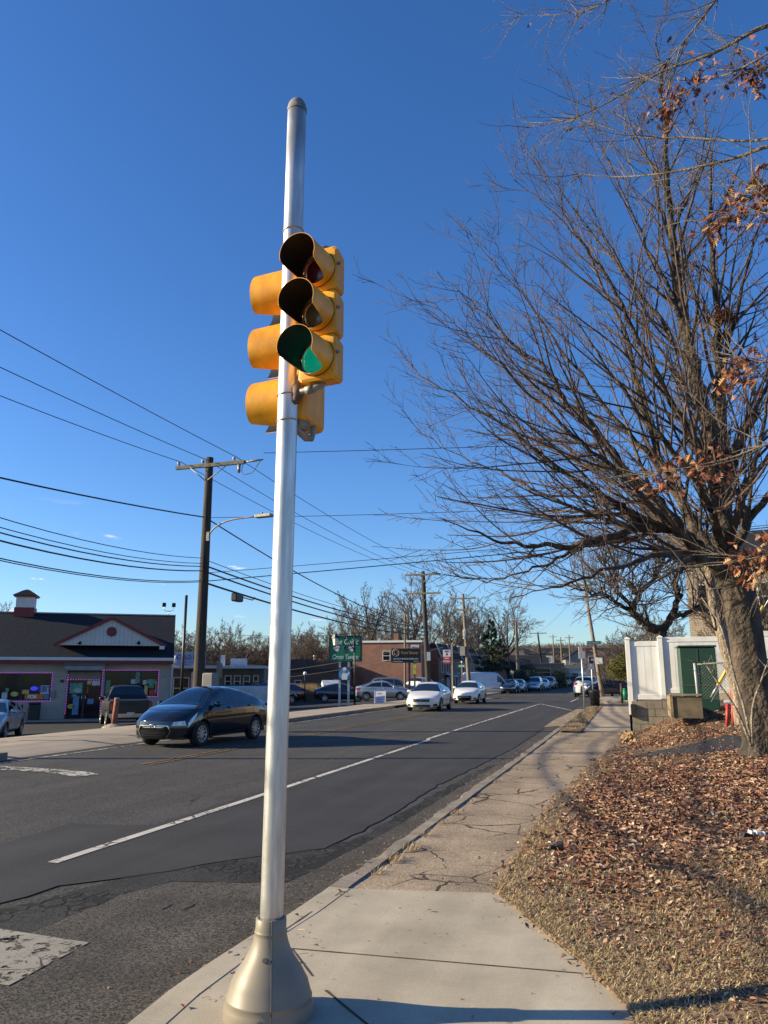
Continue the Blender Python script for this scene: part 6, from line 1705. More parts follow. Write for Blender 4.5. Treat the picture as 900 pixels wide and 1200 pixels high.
# flat-roofed shop with the blue lettering
x, y, _ = lat(252, 60)
shop = building('flat_roofed_shop', 'low flat roofed shop with pale overhanging eave and blue lettered roof sign', (x, y, -.75), R(22), 7.4, 6, 2.95, mat('shop_front_dark', (.10,.10,.105), rough=.7), 'flat', mat('pale_fascia', (.42,.46,.50), rough=.6), [(-2.5,1.5,1.2,1.6),(-1.0,1.5,.8,1.6),(1.0,2.0,.5,.9),(1.7,2.0,.5,.9),(2.4,2.0,.5,.9),(3.1,2.0,.4,.9)], 'shop')
g = M(); g.box(-3.9,3.9,-1.4,-.125,2.96,3.14); g.build('canopy', MATS['pale_fascia'], shop)
g = M(); g.box(1.0,2.2,1.2,2.2,3.17,3.75); g.build('roof_unit', mat('pale_blue_sheet', (.38,.42,.48), rough=.6), shop)
g = M(); g.box(.25,.55,1,1.4,3.17,4.0); g.build('vent_stack', MATS['pale_blue_sheet'], shop)
x, y, _ = lat(216, 57)
cb_ = thing('roof_sign', 'pale blue roof sign with dark blue COLD BEER lettering, partly behind the nearest pole', 'sign', (x, y, 2.28), R(15))
g = M(); g.box(-1.0,1.5,-.06,.06,0.05,1.03); g.build('panel', mat('sign_pale_blue', (.30,.36,.50), rough=.5), cb_)
g = M(); g.box(-1.05,1.55,-.08,-.062,1.03,1.08); g.box(-1.05,1.55,-.08,-.062,0,.05); g.box(-.9,-.85,-.05,.05,-.4,.05); g.box(1.3,1.35,-.05,.05,-.4,.05); g.build('frame', galv, cb_)
text_mesh('lettering', 'COLD BEER', .44, blue_p, cb_, (.42,-.075,.70), (R(90),0,0), bold=.014, sx=.9)
strokes('lettering', cb_, mat('faded_lilac', (.16,.14,.34), rough=.6), -.35, 1.1, .34, .13, -.066, 3); strokes('lettering', cb_, MATS['faded_lilac'], -.2, .9, .16, .09, -.066, 4)
g = M(); g.lathe([(.0,0),(.11,.0),(.13,.28),(.06,.45),(.05,.62),(0,.62)], (0,0,0), n=14); g.v = [(v[0]-.72, v[1]*.3-.07, v[2]+.2) for v in g.v]; g.build('bottle_emblem', white_p, cb_)
# small red sign on a brown post, grey pole
x, y, _ = lat(228.5, 40); rs = thing('notice_post', 'faded red notice on a brown post left of the nearest pole', 'sign', (x, y, terr(x,y)), R(10))
g = M(); g.tube([(0.05,0,0),(0.05,0,1.9)], .05, n=8); g.build('post', wood_tan, rs); g = M(); g.box(-.16,.2,-.08,-.04,1.55,2.42); g.build('panel', pink_p, rs)
x, y, _ = lat(255.5, 44); gp = thing('service_pole', 'short weathered post right of the nearest pole', 'post', (x, y, terr(x,y)), 0, None)
g = M(); g.tube([(0,0,0),(0,0,3.15)], .10, n=10); g.build('shaft', wood_tan, gp); g = M(); g.box(.05,.2,-.1,.1,2.2,3.0); g.build('bracket', wood_grey, gp)
# brick house left of the signal pole, tavern, wall
x, y, _ = lat(312, 96); building('brick_house', 'orange brick house with steep gable just left of the signal pole', (x, y, -.7), R(22), 4.2, 7, 3.4, brick_o, 'gable_front', mat('tan_shingle', (.22,.15,.10), rough=.9), [(-.9,2.2,.8,1.3),(.9,2.4,.7,1.2),(0,.9,1.4,.5)], 'house', rh=1.7)
x, y, _ = lat(296, 92); building('white_house', 'small white house with grey roof beside the orange brick one', (x, y, -.7), R(22), 2.6, 6, 2.9, siding, 'gable_side', shingle, [(0,1.7,.8,1.2)], 'house', rh=.9)
x, y, _ = lat(363, 82); tv = building('tavern_building', 'low dark brick tavern with black upper storey behind the reeds', (x, y, -.6), R(18), 8.6, 9, 2.7, brick_d, 'flat', mansard, [(-3.0,1.3,.7,1.1),(-1.2,1.3,.7,1.1),(2.8,1.5,.6,.9)], 'tavern')
g = M(); g.box(-4.25,0.3,.4,6,2.93,4.0); g.build('upper_storey', mat('dark_cladding', (.055,.045,.042), rough=.9), tv)
g = M(); g.box(.303,3.9,.6,6,2.93,3.75); g.build('upper_brickwork', brick_d, tv); g = M(); g.lathe([(.1,0),(.1,.3),(.16,.34),(.1,.45)], (0.3,2,4.0), n=10); g.build('vent', galv, tv)
x, y, _ = lat(345, 80)
# brick wall block and the row houses
bw = building('brick_building', 'big plain red brick end building with one small white window, behind the black sign', lat(453, 84, -.5), R(4), 7.6, 9, 5.7, brick_r, 'flat', white_trim, [(0.0,4.3,.85,1.05)], 'building')
g = M(); g.box(.75,1.25,.2,.8,5.93,6.7); g.build('chimney', brick_r, bw)
X0, Y0 = -20.2, 86.0
rh_ = thing('row_house', 'first row house, its tall brick end wall facing the viewer beyond the black sign', 'house', (X0, Y0, -.5), R(90), 'brick row houses with dark mansard roofs')
def row_house(t, W_, first=False):
    """front faces the road: local x runs away from the viewer, local -y towards the road"""
    H_ = 5.3; D_ = 7.6
    g = M(); g.box(0, W_-.01, 0, D_, -.3, H_); g.build('wall', brick_r if first else brick_o, t)
    g = M(); g.add([(0.01,-.25,H_-1.0),(W_-.02,-.25,H_-1.0),(W_-.02,.35,H_+.55),(0.01,.35,H_+.55),(0.01,D_-.3,H_+.55),(W_-.02,D_-.3,H_+.55),(.01,D_,H_+.0),(W_-.02,D_,H_+.0),(0.01,-.003,H_-1.0),(W_-.02,-.003,H_-1.0)],
        [(0,1,2,3),(3,2,5,4),(4,5,7,6),(0,3,4,6,8),(1,9,7,5,2),(0,8,9,1)]); g.build('mansard_roof', mansard, t)
    g = M(); g.box(-.06,.08,-.42,-.262,H_-1.1,H_-.9); 
    g.add([(-.06,-.40,H_-1.0),(.10,-.40,H_-1.0),(.10,.28,H_+.68),(-.06,.28,H_+.68),(-.06,-.24,H_-1.0),(.10,-.24,H_-1.0),(.10,.36,H_+.60),(-.06,.36,H_+.60)], [(0,1,2,3),(4,7,6,5),(0,3,7,4),(1,5,6,2),(0,4,5,1),(3,2,6,7)]); g.build('party_wall_trim', white_trim, t)
    for (x_, z_) in ((W_*.28,3.2),(W_*.72,3.2),(W_*.3,1.2)):
        f = M(); ww, hh = .9, 1.3
        for (a, b, c_, d__) in ((x_-ww/2,x_+ww/2,z_+hh/2-.08,z_+hh/2),(x_-ww/2,x_+ww/2,z_-hh/2,z_-hh/2+.08),(x_-ww/2,x_-ww/2+.08,z_-hh/2+.08,z_+hh/2-.08),(x_+ww/2-.08,x_+ww/2,z_-hh/2+.08,z_+hh/2-.08)): f.box(a,b,-.08,-.002,c_,d__)
        wn = f.build('window', white_trim, t); g = M(); g.box(x_-ww/2+.05,x_+ww/2-.05,-.04,-.015,z_-hh/2+.05,z_+hh/2-.05); g.build('pane', glass_b, wn)
    g = M(); g.add([(W_*.5,-.003,2.5),(W_*.98,-.003,2.5),(W_*.98,-1.3,2.15),(W_*.5,-1.3,2.15),(W_*.5,-.003,2.4),(W_*.98,-.003,2.4),(W_*.98,-1.3,2.05),(W_*.5,-1.3,2.05)], [(0,1,2,3),(7,6,5,4),(3,2,6,7),(0,3,7,4),(1,5,6,2)]); g.build('porch_awning', white_trim, t)
    g = M(); g.box(W_*.66,W_*.9,-.05,-.002,0,2.05); g.build('door', white_trim, t)
    for xx in (W_*.53, W_*.95):
        g = M(); g.tube([(xx,-1.2,-.3),(xx,-1.2,2.08)], .05, n=6); g.build('porch_post', white_trim, t)
    g = M(); g.box(W_*.45,W_*.99,-1.4,-.004,-.5,.0); g.build('porch', walk_far, t)
row_house(rh_, 6.0, True)
x_ = thing('row_house', 'second row house from the viewer in the shaded terrace', 'house', (X0, Y0+6.0, -.5), R(90), 'brick row houses with dark mansard roofs'); row_house(x_, 6.0)
for k, lb in enumerate(('third row house in the shaded terrace','fourth row house in the shaded terrace','fifth row house in the shaded terrace','sixth row house, at the far end of the terrace beside the evergreen')):
    c_ = copy_tree(x_); c_.location = (X0, Y0+12.0+6.0*k, -.5); c_['label'] = lb
# far houses
def fh(px, D, rz, w_, h, wm, rk, rm, wins, lb, cat='house', rh=1.5, d_=8, dz=0):
    x, y, _ = lat(px, D); return building('house', lb, (x, y, terr(x,y)+dz), rz, w_, d_, h, wm, rk, rm, wins, cat, 'houses far down the road', rh=rh)
fh(590, 118, R(20), 9, 3.0, brick_o, 'gable_side', shingle, [(-2,1.6,1,1.2),(2,1.6,1,1.2)], 'orange brick house half hidden by the evergreen', rh=1.3)
fh(640, 122, R(14), 5.6, 3.6, brick_o, 'flat', grey_wall, [(-.6,2.4,2.6,1.3),(1.8,1.0,1.0,1.0)], 'brick house with flat grey roof and a wide pale window behind the cypresses')
fh(622, 140, R(14), 6, 4.0, brick_d, 'gable_side', shingle, [(-1.5,2.4,1,1.2),(1.5,2.4,1,1.2)], 'dark brick house with grey roof behind the flat roofed one', rh=1.4)
fh(660, 150, R(12), 6.6, 3.6, tan_wall, 'flat', grey_wall, [(-2,2.0,1,1),(0,2.0,1,1),(2,2.0,1,1)], 'cream block with three windows past the row of cars', 'building')
fh(674, 146, R(12), 4.0, 3.0, siding, 'flat', grey_wall, [(0,1.8,1.2,1.0)], 'small whitish building right of the cream block', 'building')
fh(684, 172, R(10), 7.5, 5.2, grey_wall, 'gable_front', shingle, [(-1.8,3.4,1,1.4),(1.8,3.4,1,1.4)], 'large grey gabled house above the white sign', rh=2.2, dz=-1)
fh(612, 235, R(10), 9, 3.6, mat('orange_tan_wall', (.40,.27,.16), rough=.9), 'hip', shingle, [(-2,2,1,1.2),(2,2,1,1.2)], 'tan house on the far hill at left')  # wall colour more orange than the tan render
fh(634, 225, R(10), 7, 3.2, siding, 'flat', shingle, [(-2,2,1,1.2),(2,2,1,1.2)], 'white house on the far hill beside the tan one')
fh(652, 245, R(10), 9, 3.2, brick_d, 'gable_side', shingle, [(-2,2,1,1.2)], 'brown house high on the far hill')
fh(715, 220, R(10), 12, 3.4, grey_wall, 'gable_side', shingle, [(-3,2,1,1.2),(3,2,1,1.2)], 'long grey house on the hill behind the leaning pole')
fh(700, 190, R(10), 8, 3.4, tan_wall, 'gable_side', mat('brown_shingle', (.10,.07,.055), rough=.9), [(-2,2,1,1.2),(2,2,1,1.2)], 'tan house with brown roof behind the leaning pole')
fh(585, 190, R(12), 12, 4, brick_o, 'gable_side', mat('brown_shingle2', (.09,.065,.05), rough=.9), [(-3,2,1,1.2),(3,2,1,1.2)], 'long brick house on the slope behind the evergreen')
# house at the right edge
x, y, _ = lat(925, 33)
hr = building('beige_house', 'beige stone-faced house at the right edge behind the trees', (x, y, .6), R(-8), 7.5, 8, 6.2, brick_mat('beige_stone', (.40,.33,.25), (.34,.27,.20), (.25,.21,.17)), 'gable_side', shingle, [(-2.9,4.4,.8,1.3),(-.5,4.4,.8,1.3),(-2.4,1.6,1.2,1.3)], 'house')

# ------------------------------------------------------------------ signs and street furniture
def zat(py, D): return EYE + (793-py)/920*D
x, y, _ = lat(404.5, 51); ts = thing('tavern_sign', 'green tavern sign with pale script lettering and a cross, on two posts', 'sign', (x, y, -.35), R(12))
zt, zb_ = zat(746.5, 51)+.35, zat(775, 51)+.35; hw = 1.0
g = M(); g.box(-hw,hw,-.12,.12,zb_,zt); g.build('panel', green_p, ts)
g = M(); g.box(hw,hw+.09,-.16,.16,zb_-.03,zt+.06); g.box(-hw-.05,hw,-.16,.16,zt,zt+.06); g.box(-hw-.05,-hw,-.16,.16,zb_-.03,zt); g.box(-hw,hw,-.16,.16,zb_-.04,zb_); g.build('frame', black_p, ts)
script_m = mat('pale_green_letters', (.50,.62,.52), rough=.5); zc = (zt+zb_)/2; hh = (zt-zb_)/2
text_mesh('lettering', 'The Celtic', .50, script_m, ts, (0,-.135,zc+hh*.55), (R(90),0,0), shear=.25, bold=.008, sx=.80)
text_mesh('lettering', 'Cross Tavern', .42, script_m, ts, (0,-.135,zc-hh*.68), (R(90),0,0), shear=.25, bold=.008, sx=.74)
g = M(); g.box(-.03,.03,-.13,-.122,zc-.28,zc+.24); g.box(-.17,.17,-.13,-.1215,zc+.02,zc+.09); g.tube([(.11*math.cos(a),-.13,zc+.055+.11*math.sin(a)) for a in lin(0,2*PI,20)], .016, n=4); g.build('cross_emblem', mat('navy_emblem', (.03,.04,.10)), ts)
for sx in (-.56,.42):
    g = M()
    for (a, b) in ((-.09,.03),(.07,.08),(.02,-.07)): g.poly([(sx+a+.13*math.cos(t), -.126-.001*abs(a), zc+b+.10*math.sin(t)) for t in lin(0,2*PI*.95,16)])
    q = g.build('rose_emblem', white_p, ts)
    g = M()
    for (a, b) in ((-.08,.02),(.08,.06)): g.poly([(sx+a+.08*math.cos(t), -.131-.001*abs(a), zc+b+.06*math.sin(t)) for t in lin(0,2*PI*.95,14)])
    g.build('rose_petals', pink_p, q)
for sx in (-.42,.16):
    g = M(); g.box(sx+.0,sx+.13,-.06,.06,0,zb_-.045); g.build('post', galv, ts)
z1_, z0_ = zat(782, 51)+.35, zat(797, 51)+.35; cm = (z1_+z0_)/2
g = M(); g.box(-.42,.36,-.12,-.065,z0_,z1_); cf = g.build('lower_panel', mat('navy_panel', (.05,.07,.12)), ts)
g = M(); g.poly([(-.03+.36*math.cos(t), -.123, cm-.02+.38*math.sin(t)) for t in lin(0,2*PI*.97,26)]); g.build('blue_disc', mat('bright_blue', (.05,.30,.58), rough=.5), cf)
g = M(); g.poly([(-.20,-.127,cm-.38),(.16,-.127,cm-.38),(.15,-.127,cm-.05),(.06,-.127,cm+.06),(-.10,-.127,cm+.06),(-.2,-.127,cm-.05)]); g.poly([(.1,-.128,cm-.05),(.26,-.128,cm+.10),(.33,-.128,cm+.07),(.16,-.128,cm-.16)])
g.poly([(-.02+.13*math.cos(t), -.129, cm+.31+.10*math.sin(t)) for t in lin(0,2*PI*.95,16)]); g.box(-.10,.06,-.131,-.125,cm+.17,cm+.26); g.build('cook_jacket', white_p, cf)
g = M(); g.poly([(-.02+.08*math.cos(t), -.132, cm+.12+.09*math.sin(t)) for t in lin(0,2*PI*.95,14)]); g.build('cook_face', skin_p, cf)
# lantern post
x, y, _ = lat(416, 49.5); lp = thing('lantern_post', 'black post with side arm holding a square lantern in front of the green sign', 'street lamp', (x, y, -.35), R(14))
zt = zat(741.5, 49.5)+.35
g = M(); g.tube([(0,0,0),(-.05,0,zt)], .055, n=10); g.build('post', black_metal, lp)
g = M(); za_ = zat(746.5, 49.5)+.35; g.tube([(.35,0,za_+.0),(-1.3,0,za_+.03)], .035, n=8); g.tube([(-.05,0,za_-.9),(-.55,0,za_-.03)], .035, n=8); g.build('arm', black_metal, lp)
for k in (-1.28,):
    g = M(); g.lathe([(.03,.30),(.04,.2),(.14,.14),(.24,-.06),(.26,-.10),(.2,-.10)], (k,0,za_), n=4, smooth=False); ln_ = g.build('lantern', black_metal, lp)
    g = M(); g.lathe([(.18,-.10),(.12,-.55),(0,-.55)], (k,0,za_), n=4, smooth=False); g.build('lantern_glass', mat('milky_glass', (.62,.60,.50), rough=.3), ln_)
x, y, _ = lat(357.5, 62); gl_ = thing('globe_lamp', 'short black lamp post with a small white globe by the reeds', 'street lamp', (x, y, -.35))
g = M(); g.tube([(0,0,0),(0,0,2.05)], .05, n=8); g.build('post', black_metal, gl_); g = M(); g.lathe([(0,0),(.1,.03),(.15,.15),(.1,.27),(0,.3)], (0,0,2.05), n=14); g.build('globe', mat('white_globe', (.75,.75,.75), rough=.3), gl_)
x, y, _ = lat(388, 70); sd_ = thing('garden_shed', 'small white plastic shed behind the tavern sign posts', 'shed', (x, y, -.35), R(30))
g = M(); g.box(-.75,.75,-.6,.6,0,1.25); g.add([(-.8,-.65,1.25),(.8,-.65,1.25),(.8,.65,1.25),(-.8,.65,1.25),(-.8,0,1.65),(.8,0,1.65)], [(0,1,5,4),(1,2,5),(2,3,4,5),(3,0,4)]); g.build('shell', mat('shed_white', (.55,.56,.57), rough=.6), sd_)
g = M(); g.box(-.02,.02,-.62,-.605,.1,1.2); g.box(-.35,-.33,-.615,-.603,.1,1.2); g.box(.33,.35,-.615,-.603,.1,1.2); g.build('door_seam', grey_wall, sd_)
g = M(); rg3 = random.Random(8)
for _ in range(2600):
    px = rg3.uniform(341, 381); D = rg3.uniform(66, 70); x, y, _ = lat(px, D); z = terr(x,y); h = rg3.uniform(.7, 1.5)*(1.1 if px < 372 else .7); a = rg3.gauss(0,.25)
    g.add([(x-.03,y,z),(x+.03,y,z),(x+a,y+rg3.gauss(0,.1),z+h)], [(0,1,2)])
tag(g.build('reeds', reed_m), 'clump of tan ornamental reeds before the tavern', 'reeds', kind='stuff')
# black beauty sign
D_ = 60; x, y, _ = lat(475.5, D_); bs_ = thing('black_shop_sign', 'black sign board with orange monogram and gold script, above the parked cars', 'sign', (x, y, -.35), R(15))
zt, zb_ = zat(760.5, D_)+.35, zat(777, D_)+.35
g = M(); g.box(-1.08,1.08,-.10,.10,zb_,zt); g.build('panel', black_p, bs_)
gold = mat('gold_letters', (.50,.30,.12), rough=.5); h_ = zt-zb_
text_mesh('lettering', 'Royal Beauty', .30, gold, bs_, (.28,-.108,zb_+h_*.70), (R(90),0,0), shear=.3, bold=.004, sx=.84)
text_mesh('lettering', 'HAIR SALON BRAIDING BARBER SHOP', .155, white_p, bs_, (0,-.108,zb_+h_*.27), (R(90),0,0), bold=.003, sx=.72)
strokes('lettering', bs_, white_p, -.98, -.25, zb_+h_*.09, .06, -.105, 5); strokes('lettering', bs_, white_p, .62, .98, zb_+h_*.11, .06, -.105, 6)
text_mesh('monogram', 'D', .50, orange_p, bs_, (-.74,-.108,zb_+h_*.70), (R(90),0,0), bold=.012); text_mesh('monogram', 'I', .44, gold, bs_, (-.86,-.112,zb_+h_*.70), (R(90),0,0), bold=.008)
g = M(); g.tube([(-.76+.26*math.cos(a),-.106,zb_+h_*.70+.26*math.sin(a)) for a in lin(0,2*PI,22)], .012, n=4); g.build('ring', white_p, bs_)
g = M(); g.box(.2,.36,-.05,.05,0,zb_); g.build('post', mat('dark_post', (.05,.05,.05)), bs_)
x, y, _ = lat(486, 68); rw_ = thing('rear_shop_sign', 'white sign with small red script peeking over the black board, yellow strip below', 'sign', (x, y, -.4), R(8))
zt = zat(754.5, 68)+.4; zb2 = zat(777, 68)+.4
g = M(); g.box(-.42,.42,-.12,.12,zb2,zt-.08); g.build('panel', mat('dull_white', (.55,.56,.58)), rw_); g = M(); g.box(.42,.55,-.14,.14,zb2,zt); g.box(-.5,.42,-.14,.14,zt-.08,zt); g.box(-.5,-.42,-.14,.14,zb2,zt-.08); g.build('frame', black_p, rw_)
text_mesh('lettering', 'Pizza', .30, red_p, rw_, (.05,-.13,zt-.38), (R(90),0,0), shear=.2, bold=.006)
g = M(); g.box(-.12,.12,-.07,.07,zat(790,68)+.4,zb2-.01); g.build('yellow_strip', mat('lime_strip', (.42,.42,.06), rough=.5), rw_); g = M(); g.box(-.07,.07,-.05,.05,0,zat(790,68)+.4); g.build('post', MATS['dark_post'], rw_)
# white and red food sign
D_ = 70; x, y, _ = lat(524, D_); fs_ = thing('food_sign', 'upright sign, white top with red emblem and red lower half, before the row houses', 'sign', (x, y, -.4), R(10))
zt, zm_, zb_ = zat(762, D_)+.4, zat(770, D_)+.4, zat(778, D_)+.4
g = M(); g.box(-.34,.34,-.10,.10,zm_+.001,zt); g.build('upper_panel', white_p, fs_); g = M(); g.box(-.34,.34,-.10,.10,zb_,zm_); g.build('lower_panel', red_p, fs_)
text_mesh('lettering', "RIB'S", .19, blue_p, fs_, (0,-.106,zt-.14), (R(90),0,0), bold=.006); text_mesh('lettering', 'FRIED', .17, white_p, fs_, (0,-.106,zm_-.15), (R(90),0,0), bold=.005); text_mesh('lettering', 'PIZZA', .22, white_p, fs_, (0,-.106,zm_-.42), (R(90),0,0), bold=.008)
g = M(); g.poly([(.10*math.cos(t), -.104, zm_+.2+.10*math.sin(t)) for t in lin(0,2*PI*.95,16)]); g.box(-.03,.03,-.107,-.101,zm_+.26,zm_+.36); g.build('emblem', mat('crimson_emblem', (.30,.02,.03)), fs_)
g = M(); g.box(.34,.42,-.06,.06,0,zt+.4); g.build('post', grey_wall, fs_)
# green street name sign on pole beyond
x, y, _ = lat(541.5, 72); gs = thing('street_name_sign', 'small green street name blade on a pale pole before the shaded row houses', 'sign', (x, y, -.3))
g = M(); g.tube([(.05,0,0),(0,0,3.15)], .05, n=8); g.build('post', wood_tan, gs); g = M(); g.box(-.36,.32,-.03,.03,2.72,3.0); g.build('blade', green_p, gs); g = M(); g.tube([(0,0,3.15),(0,0,3.3)], .08, n=8); g.build('cap', white_p, gs)
g = M(); g.tube([(.045,0,1.0),(.03,0,1.6)], .062, n=8); g.build('red_sleeve', red_p, gs); strokes('lettering', gs, white_p, -.26, .22, 2.86, .10, -.034, 7)
# sandwich board
D_ = 52; x, y, _ = lat(445.5, D_); ab_ = thing('sandwich_board', 'white sandwich board with a blue panel of lettering standing on the left pavement', 'sandwich board', (x, y, -.27), R(14))
def board(sgn):
    g = M(); g.obox((0,-.22*sgn,.47), (.36,0,0), (0,.015,0), (0,.16*sgn,.47)); return g.build('board', white_p, ab_)
bf = board(1); board(-1)
def onb(x0_, x1_, z0_, z1_, off): 
    f = lambda z: -.22-.015 + .16*(z-.47)/.47 - off
    return [(x0_, f(z0_), z0_),(x1_, f(z0_), z0_),(x1_, f(z1_), z1_),(x0_, f(z1_), z1_)]
g = M(); p_ = onb(-.32,.32,.20,.66,.004); p_[3] = onb(-.32,.32,.20,.58,.004)[3]; g.poly(p_); g.build('blue_panel', mat('dusty_blue', (.16,.22,.42)), bf)
g = M()
for zz in (.26,.37,.48): g.poly(onb(-.24,.22,zz,zz+.05,.007))
g.build('text_line', blue_p, bf); g = M(); g.poly(onb(-.22,.22,.10,.16,.004)); g.poly(onb(-.15,.10,.74,.80,.004)); g.build('red_line', red_p, bf)
g = M()
for sx in (-.36,.36): g.obox((sx,-.22,.47), (.02,0,0), (0,.02,0), (0,.16,.49))
g.build('board_edge', white_p, bf)
# small pylon railing near van
x, y, _ = lat(577, 63); fr = thing('low_railing', 'low grey mesh railing in front of the pale van', 'railing', (x, y, -.2), R(16))
g = M()
for z in (.1,.9): g.tube([(-.6,0,z),(.6,0,z)], .03, n=6)
for k in range(10): g.tube([(-.6+1.2*k/9,0,0),(-.6+1.2*k/9,0,.9)], .02, n=5)
g.build('rails', grey_wall, fr)
x, y, _ = lat(601.5, 84); sp_ = thing('leaning_signpost', 'leaning bare sign post at the kerb before the row of parked cars', 'post', (x, y, -.1)); g = M(); g.tube([(.15,0,0),(-.15,0,2.4)], .05, n=8); g.build('post', wood_tan, sp_); g = M(); g.box(-.32,.05,-.05,-.02,1.9,2.3); g.build('plate', grey_wall, sp_)

# right pavement: narrow white sign edge, sign, bin, street blade
x, y, _ = lat(682.5, 36.5); s1_ = thing('no_turn_sign', 'white sign with red corner on a grey post at the right kerb', 'road sign', (x, y, .0), R(52))
zt, zb_ = zat(758.5, 36.5), zat(772.5, 36.5)
g = M(); g.tube([(.03,0,0),(0,0,zt+.02)], .032, n=8); g.build('post', galv, s1_)
g = M(); g.box(-.22,.22,-.045,-.036,zb_,zt); pl_ = g.build('plate', white_p, s1_); g = M(); g.box(.04,.20,-.05,-.046,zt-.20,zt-.03); g.build('red_corner', red_p, pl_)
x, y, _ = lat(693.5, 50); s2_ = thing('parking_sign', 'two small stacked plates on a slim post behind the white sign', 'road sign', (x, y, .0), R(20))
g = M(); g.tube([(.02,0,0),(0,0,2.9)], .035, n=8); g.build('post', galv, s2_); g = M(); g.box(-.17,.17,-.045,-.036,2.35,2.9); q = g.build('plate', white_p, s2_); g = M(); g.box(-.15,-.02,-.05,-.046,2.42,2.85); g.box(-.02,.14,-.05,-.046,2.42,2.6); g.build('dark_symbol', black_p, q); g = M(); g.box(0,.14,-.05,-.046,2.72,2.86); g.build('red_symbol', red_p, q)
g = M(); g.box(-.17,.17,-.045,-.036,2.05,2.3); g.build('lower_plate', white_p, s2_)
x, y, _ = lat(695.5, 43.5); tb_ = thing('trash_can', 'black round trash can on the verge near the side street', 'trash can', (x, y, .03))
g = M(); g.lathe([(0,0),(.24,0),(.28,.72),(.30,.74),(.30,.80),(.26,.82)], (0,0,0), n=24); g.build('can', blk_plastic, tb_); g = M(); g.lathe([(.27,.80),(.15,.86),(0,.87)], (0,0,0), n=24); g.build('lid', black_metal, tb_)
blade = thing('street_sign', 'green street name blade crossing the leaning pole', 'street sign', (p7.location.x-.45, p7.location.y-.35, 0), R(14))
zz = zat(754, 64); g = M(); g.box(-.55,.62,-.03,.03,zz-.12,zz+.14); bl_ = g.build('blade', green_p, blade); strokes('lettering', blade, white_p, -.36, .42, zz, .11, -.034, 8); g = M(); g.box(-.52,-.44,-.035,-.031,zz-.05,zz+.05); g.box(.5,.58,-.035,-.031,zz-.05,zz+.05); g.build('shield', white_p, bl_)
g = M(); g.box(-.1,.1,.03,.3,zz-.05,zz+.05); g.build('bracket', galv, blade)
g = M(); z_ = zat(775, 64); g.box(-.3,.25,-.02,.02,z_-.25,z_+.28); 
ws = tag(g.build('one_way_sign', mat('white_grey_plate', (.5,.5,.5)), None, (p7.location.x-.08, p7.location.y-.4, 0)), 'white square plate half hidden by the leaning pole', 'road sign')
x, y, _ = lat(731, 55); gt_ = thing('green_post_bin', 'small green upright box beside the round shrub', 'utility box', (x, y, 0)); g = M(); g.tube([(0,0,0),(0,0,.75)], .16, n=14); g.tube([(0,0,.75),(0,0,.82)], [.18,.06], n=14); g.build('post', green_p, gt_)
g = M()
for k in range(5): leaf_shape(g, (rg3.gauss(0,.08), rg3.gauss(0,.05), .02), .16, rg3.uniform(0,6), rg3.uniform(-.5,.5), .3)
tag(g.build('paper_scrap', white_p, None, (lat(694,41)[0], lat(694,41)[1], .03)), 'crumpled white paper on the verge below the trash can', 'litter')

# ------------------------------------------------------------------ white fence, wall, cabinet
FY = 23.2
def fX(px): 
    d = (px-450)/920; rx = -math.sin(YAW)+math.cos(YAW)*d; ry = math.cos(YAW)+math.sin(YAW)*d
    return rx/ry*FY
def fDD(px): x_ = fX(px); return -math.sin(YAW)*x_+math.cos(YAW)*FY
def fZ(px, py): return EYE + (793-py)/920*fDD(px)
fence = thing('white_fence', 'white vinyl privacy fence stepping up the bank on the right', 'fence', (0, FY, 0))
posts = [737.5, 776, 866, 960]
px_ = [fX(q) for q in posts]
tops = [fZ(737, 748), fZ(776, 746), fZ(866, 739), fZ(960, 733)]
for k, (xx, tz_) in enumerate(zip(px_, tops)):
    g = M(); g.box(xx-.065, xx+.065, -.065, .065, fZ(737,836) if k == 0 else fZ(776,818), tz_-.05); po = g.build('post', white_vinyl, fence); bvl = po.modifiers.new('bevel','BEVEL'); bvl.width = .006
    g = M(); g.box(xx-.08, xx+.08, -.08, .08, tz_-.05, tz_-.02); g.add([(xx-.075,-.075,tz_-.02),(xx+.075,-.075,tz_-.02),(xx+.075,.075,tz_-.02),(xx-.075,.075,tz_-.02),(xx,0,tz_+.03)], [(0,1,4),(1,2,4),(2,3,4),(3,0,4)]); g.build('post_cap', white_vinyl, fence)
for k in range(3):
    xa, xb = px_[k]+.066, px_[k+1]-.066; zt = [fZ(755,752), fZ(800,747), fZ(900,740)][k]; zb_ = [fZ(755,819), fZ(800,812), fZ(900,806)][k]
    g = M(); n_ = max(3, int((xb-xa)/.15)); wv = (xb-xa)/n_
    for i in range(n_):
        g.box(xa+i*wv+.004, xa+(i+1)*wv-.004, -.011, .011, zb_+.14, zt-.14)
    g.box(xa, xb, -.006, .006, zb_+.14, zt-.14); g.build('panel', white_vinyl, fence)
    for (r0_, r1_) in ((zt-.14, zt), (zb_, zb_+.14)):
        g = M(); g.box(xa-.001, xb+.001, -.025, .025, r0_, r1_); rl = g.build('rail', white_vinyl, fence); rl.modifiers.new('bevel','BEVEL').width = .006
x0_ = px_[0]
g = M(); g.box(px_[0]-.13, px_[0]+.0, -.10, .10, -.1, fZ(737,838))
bwl = thing('block_wall', 'low concrete block wall under the first fence panel', 'wall', (0, FY, 0))
g = M(); za = fZ(755, 820.5)
for r_i in range(5):
    for c_i in range(4):
        xa = px_[0]+.02 + c_i*.40 - (.2 if r_i % 2 else 0); xb = xa+.385
        xa = max(xa, px_[0]+.0); xb = min(xb, px_[1]+.45)
        if xb-xa < .05: continue
        g.box(xa, xb, -.10+.004*((r_i*3+c_i) % 3), .10, za-.205*(r_i+1), za-.205*r_i-.012)
g.build('blocks', block_m, bwl)
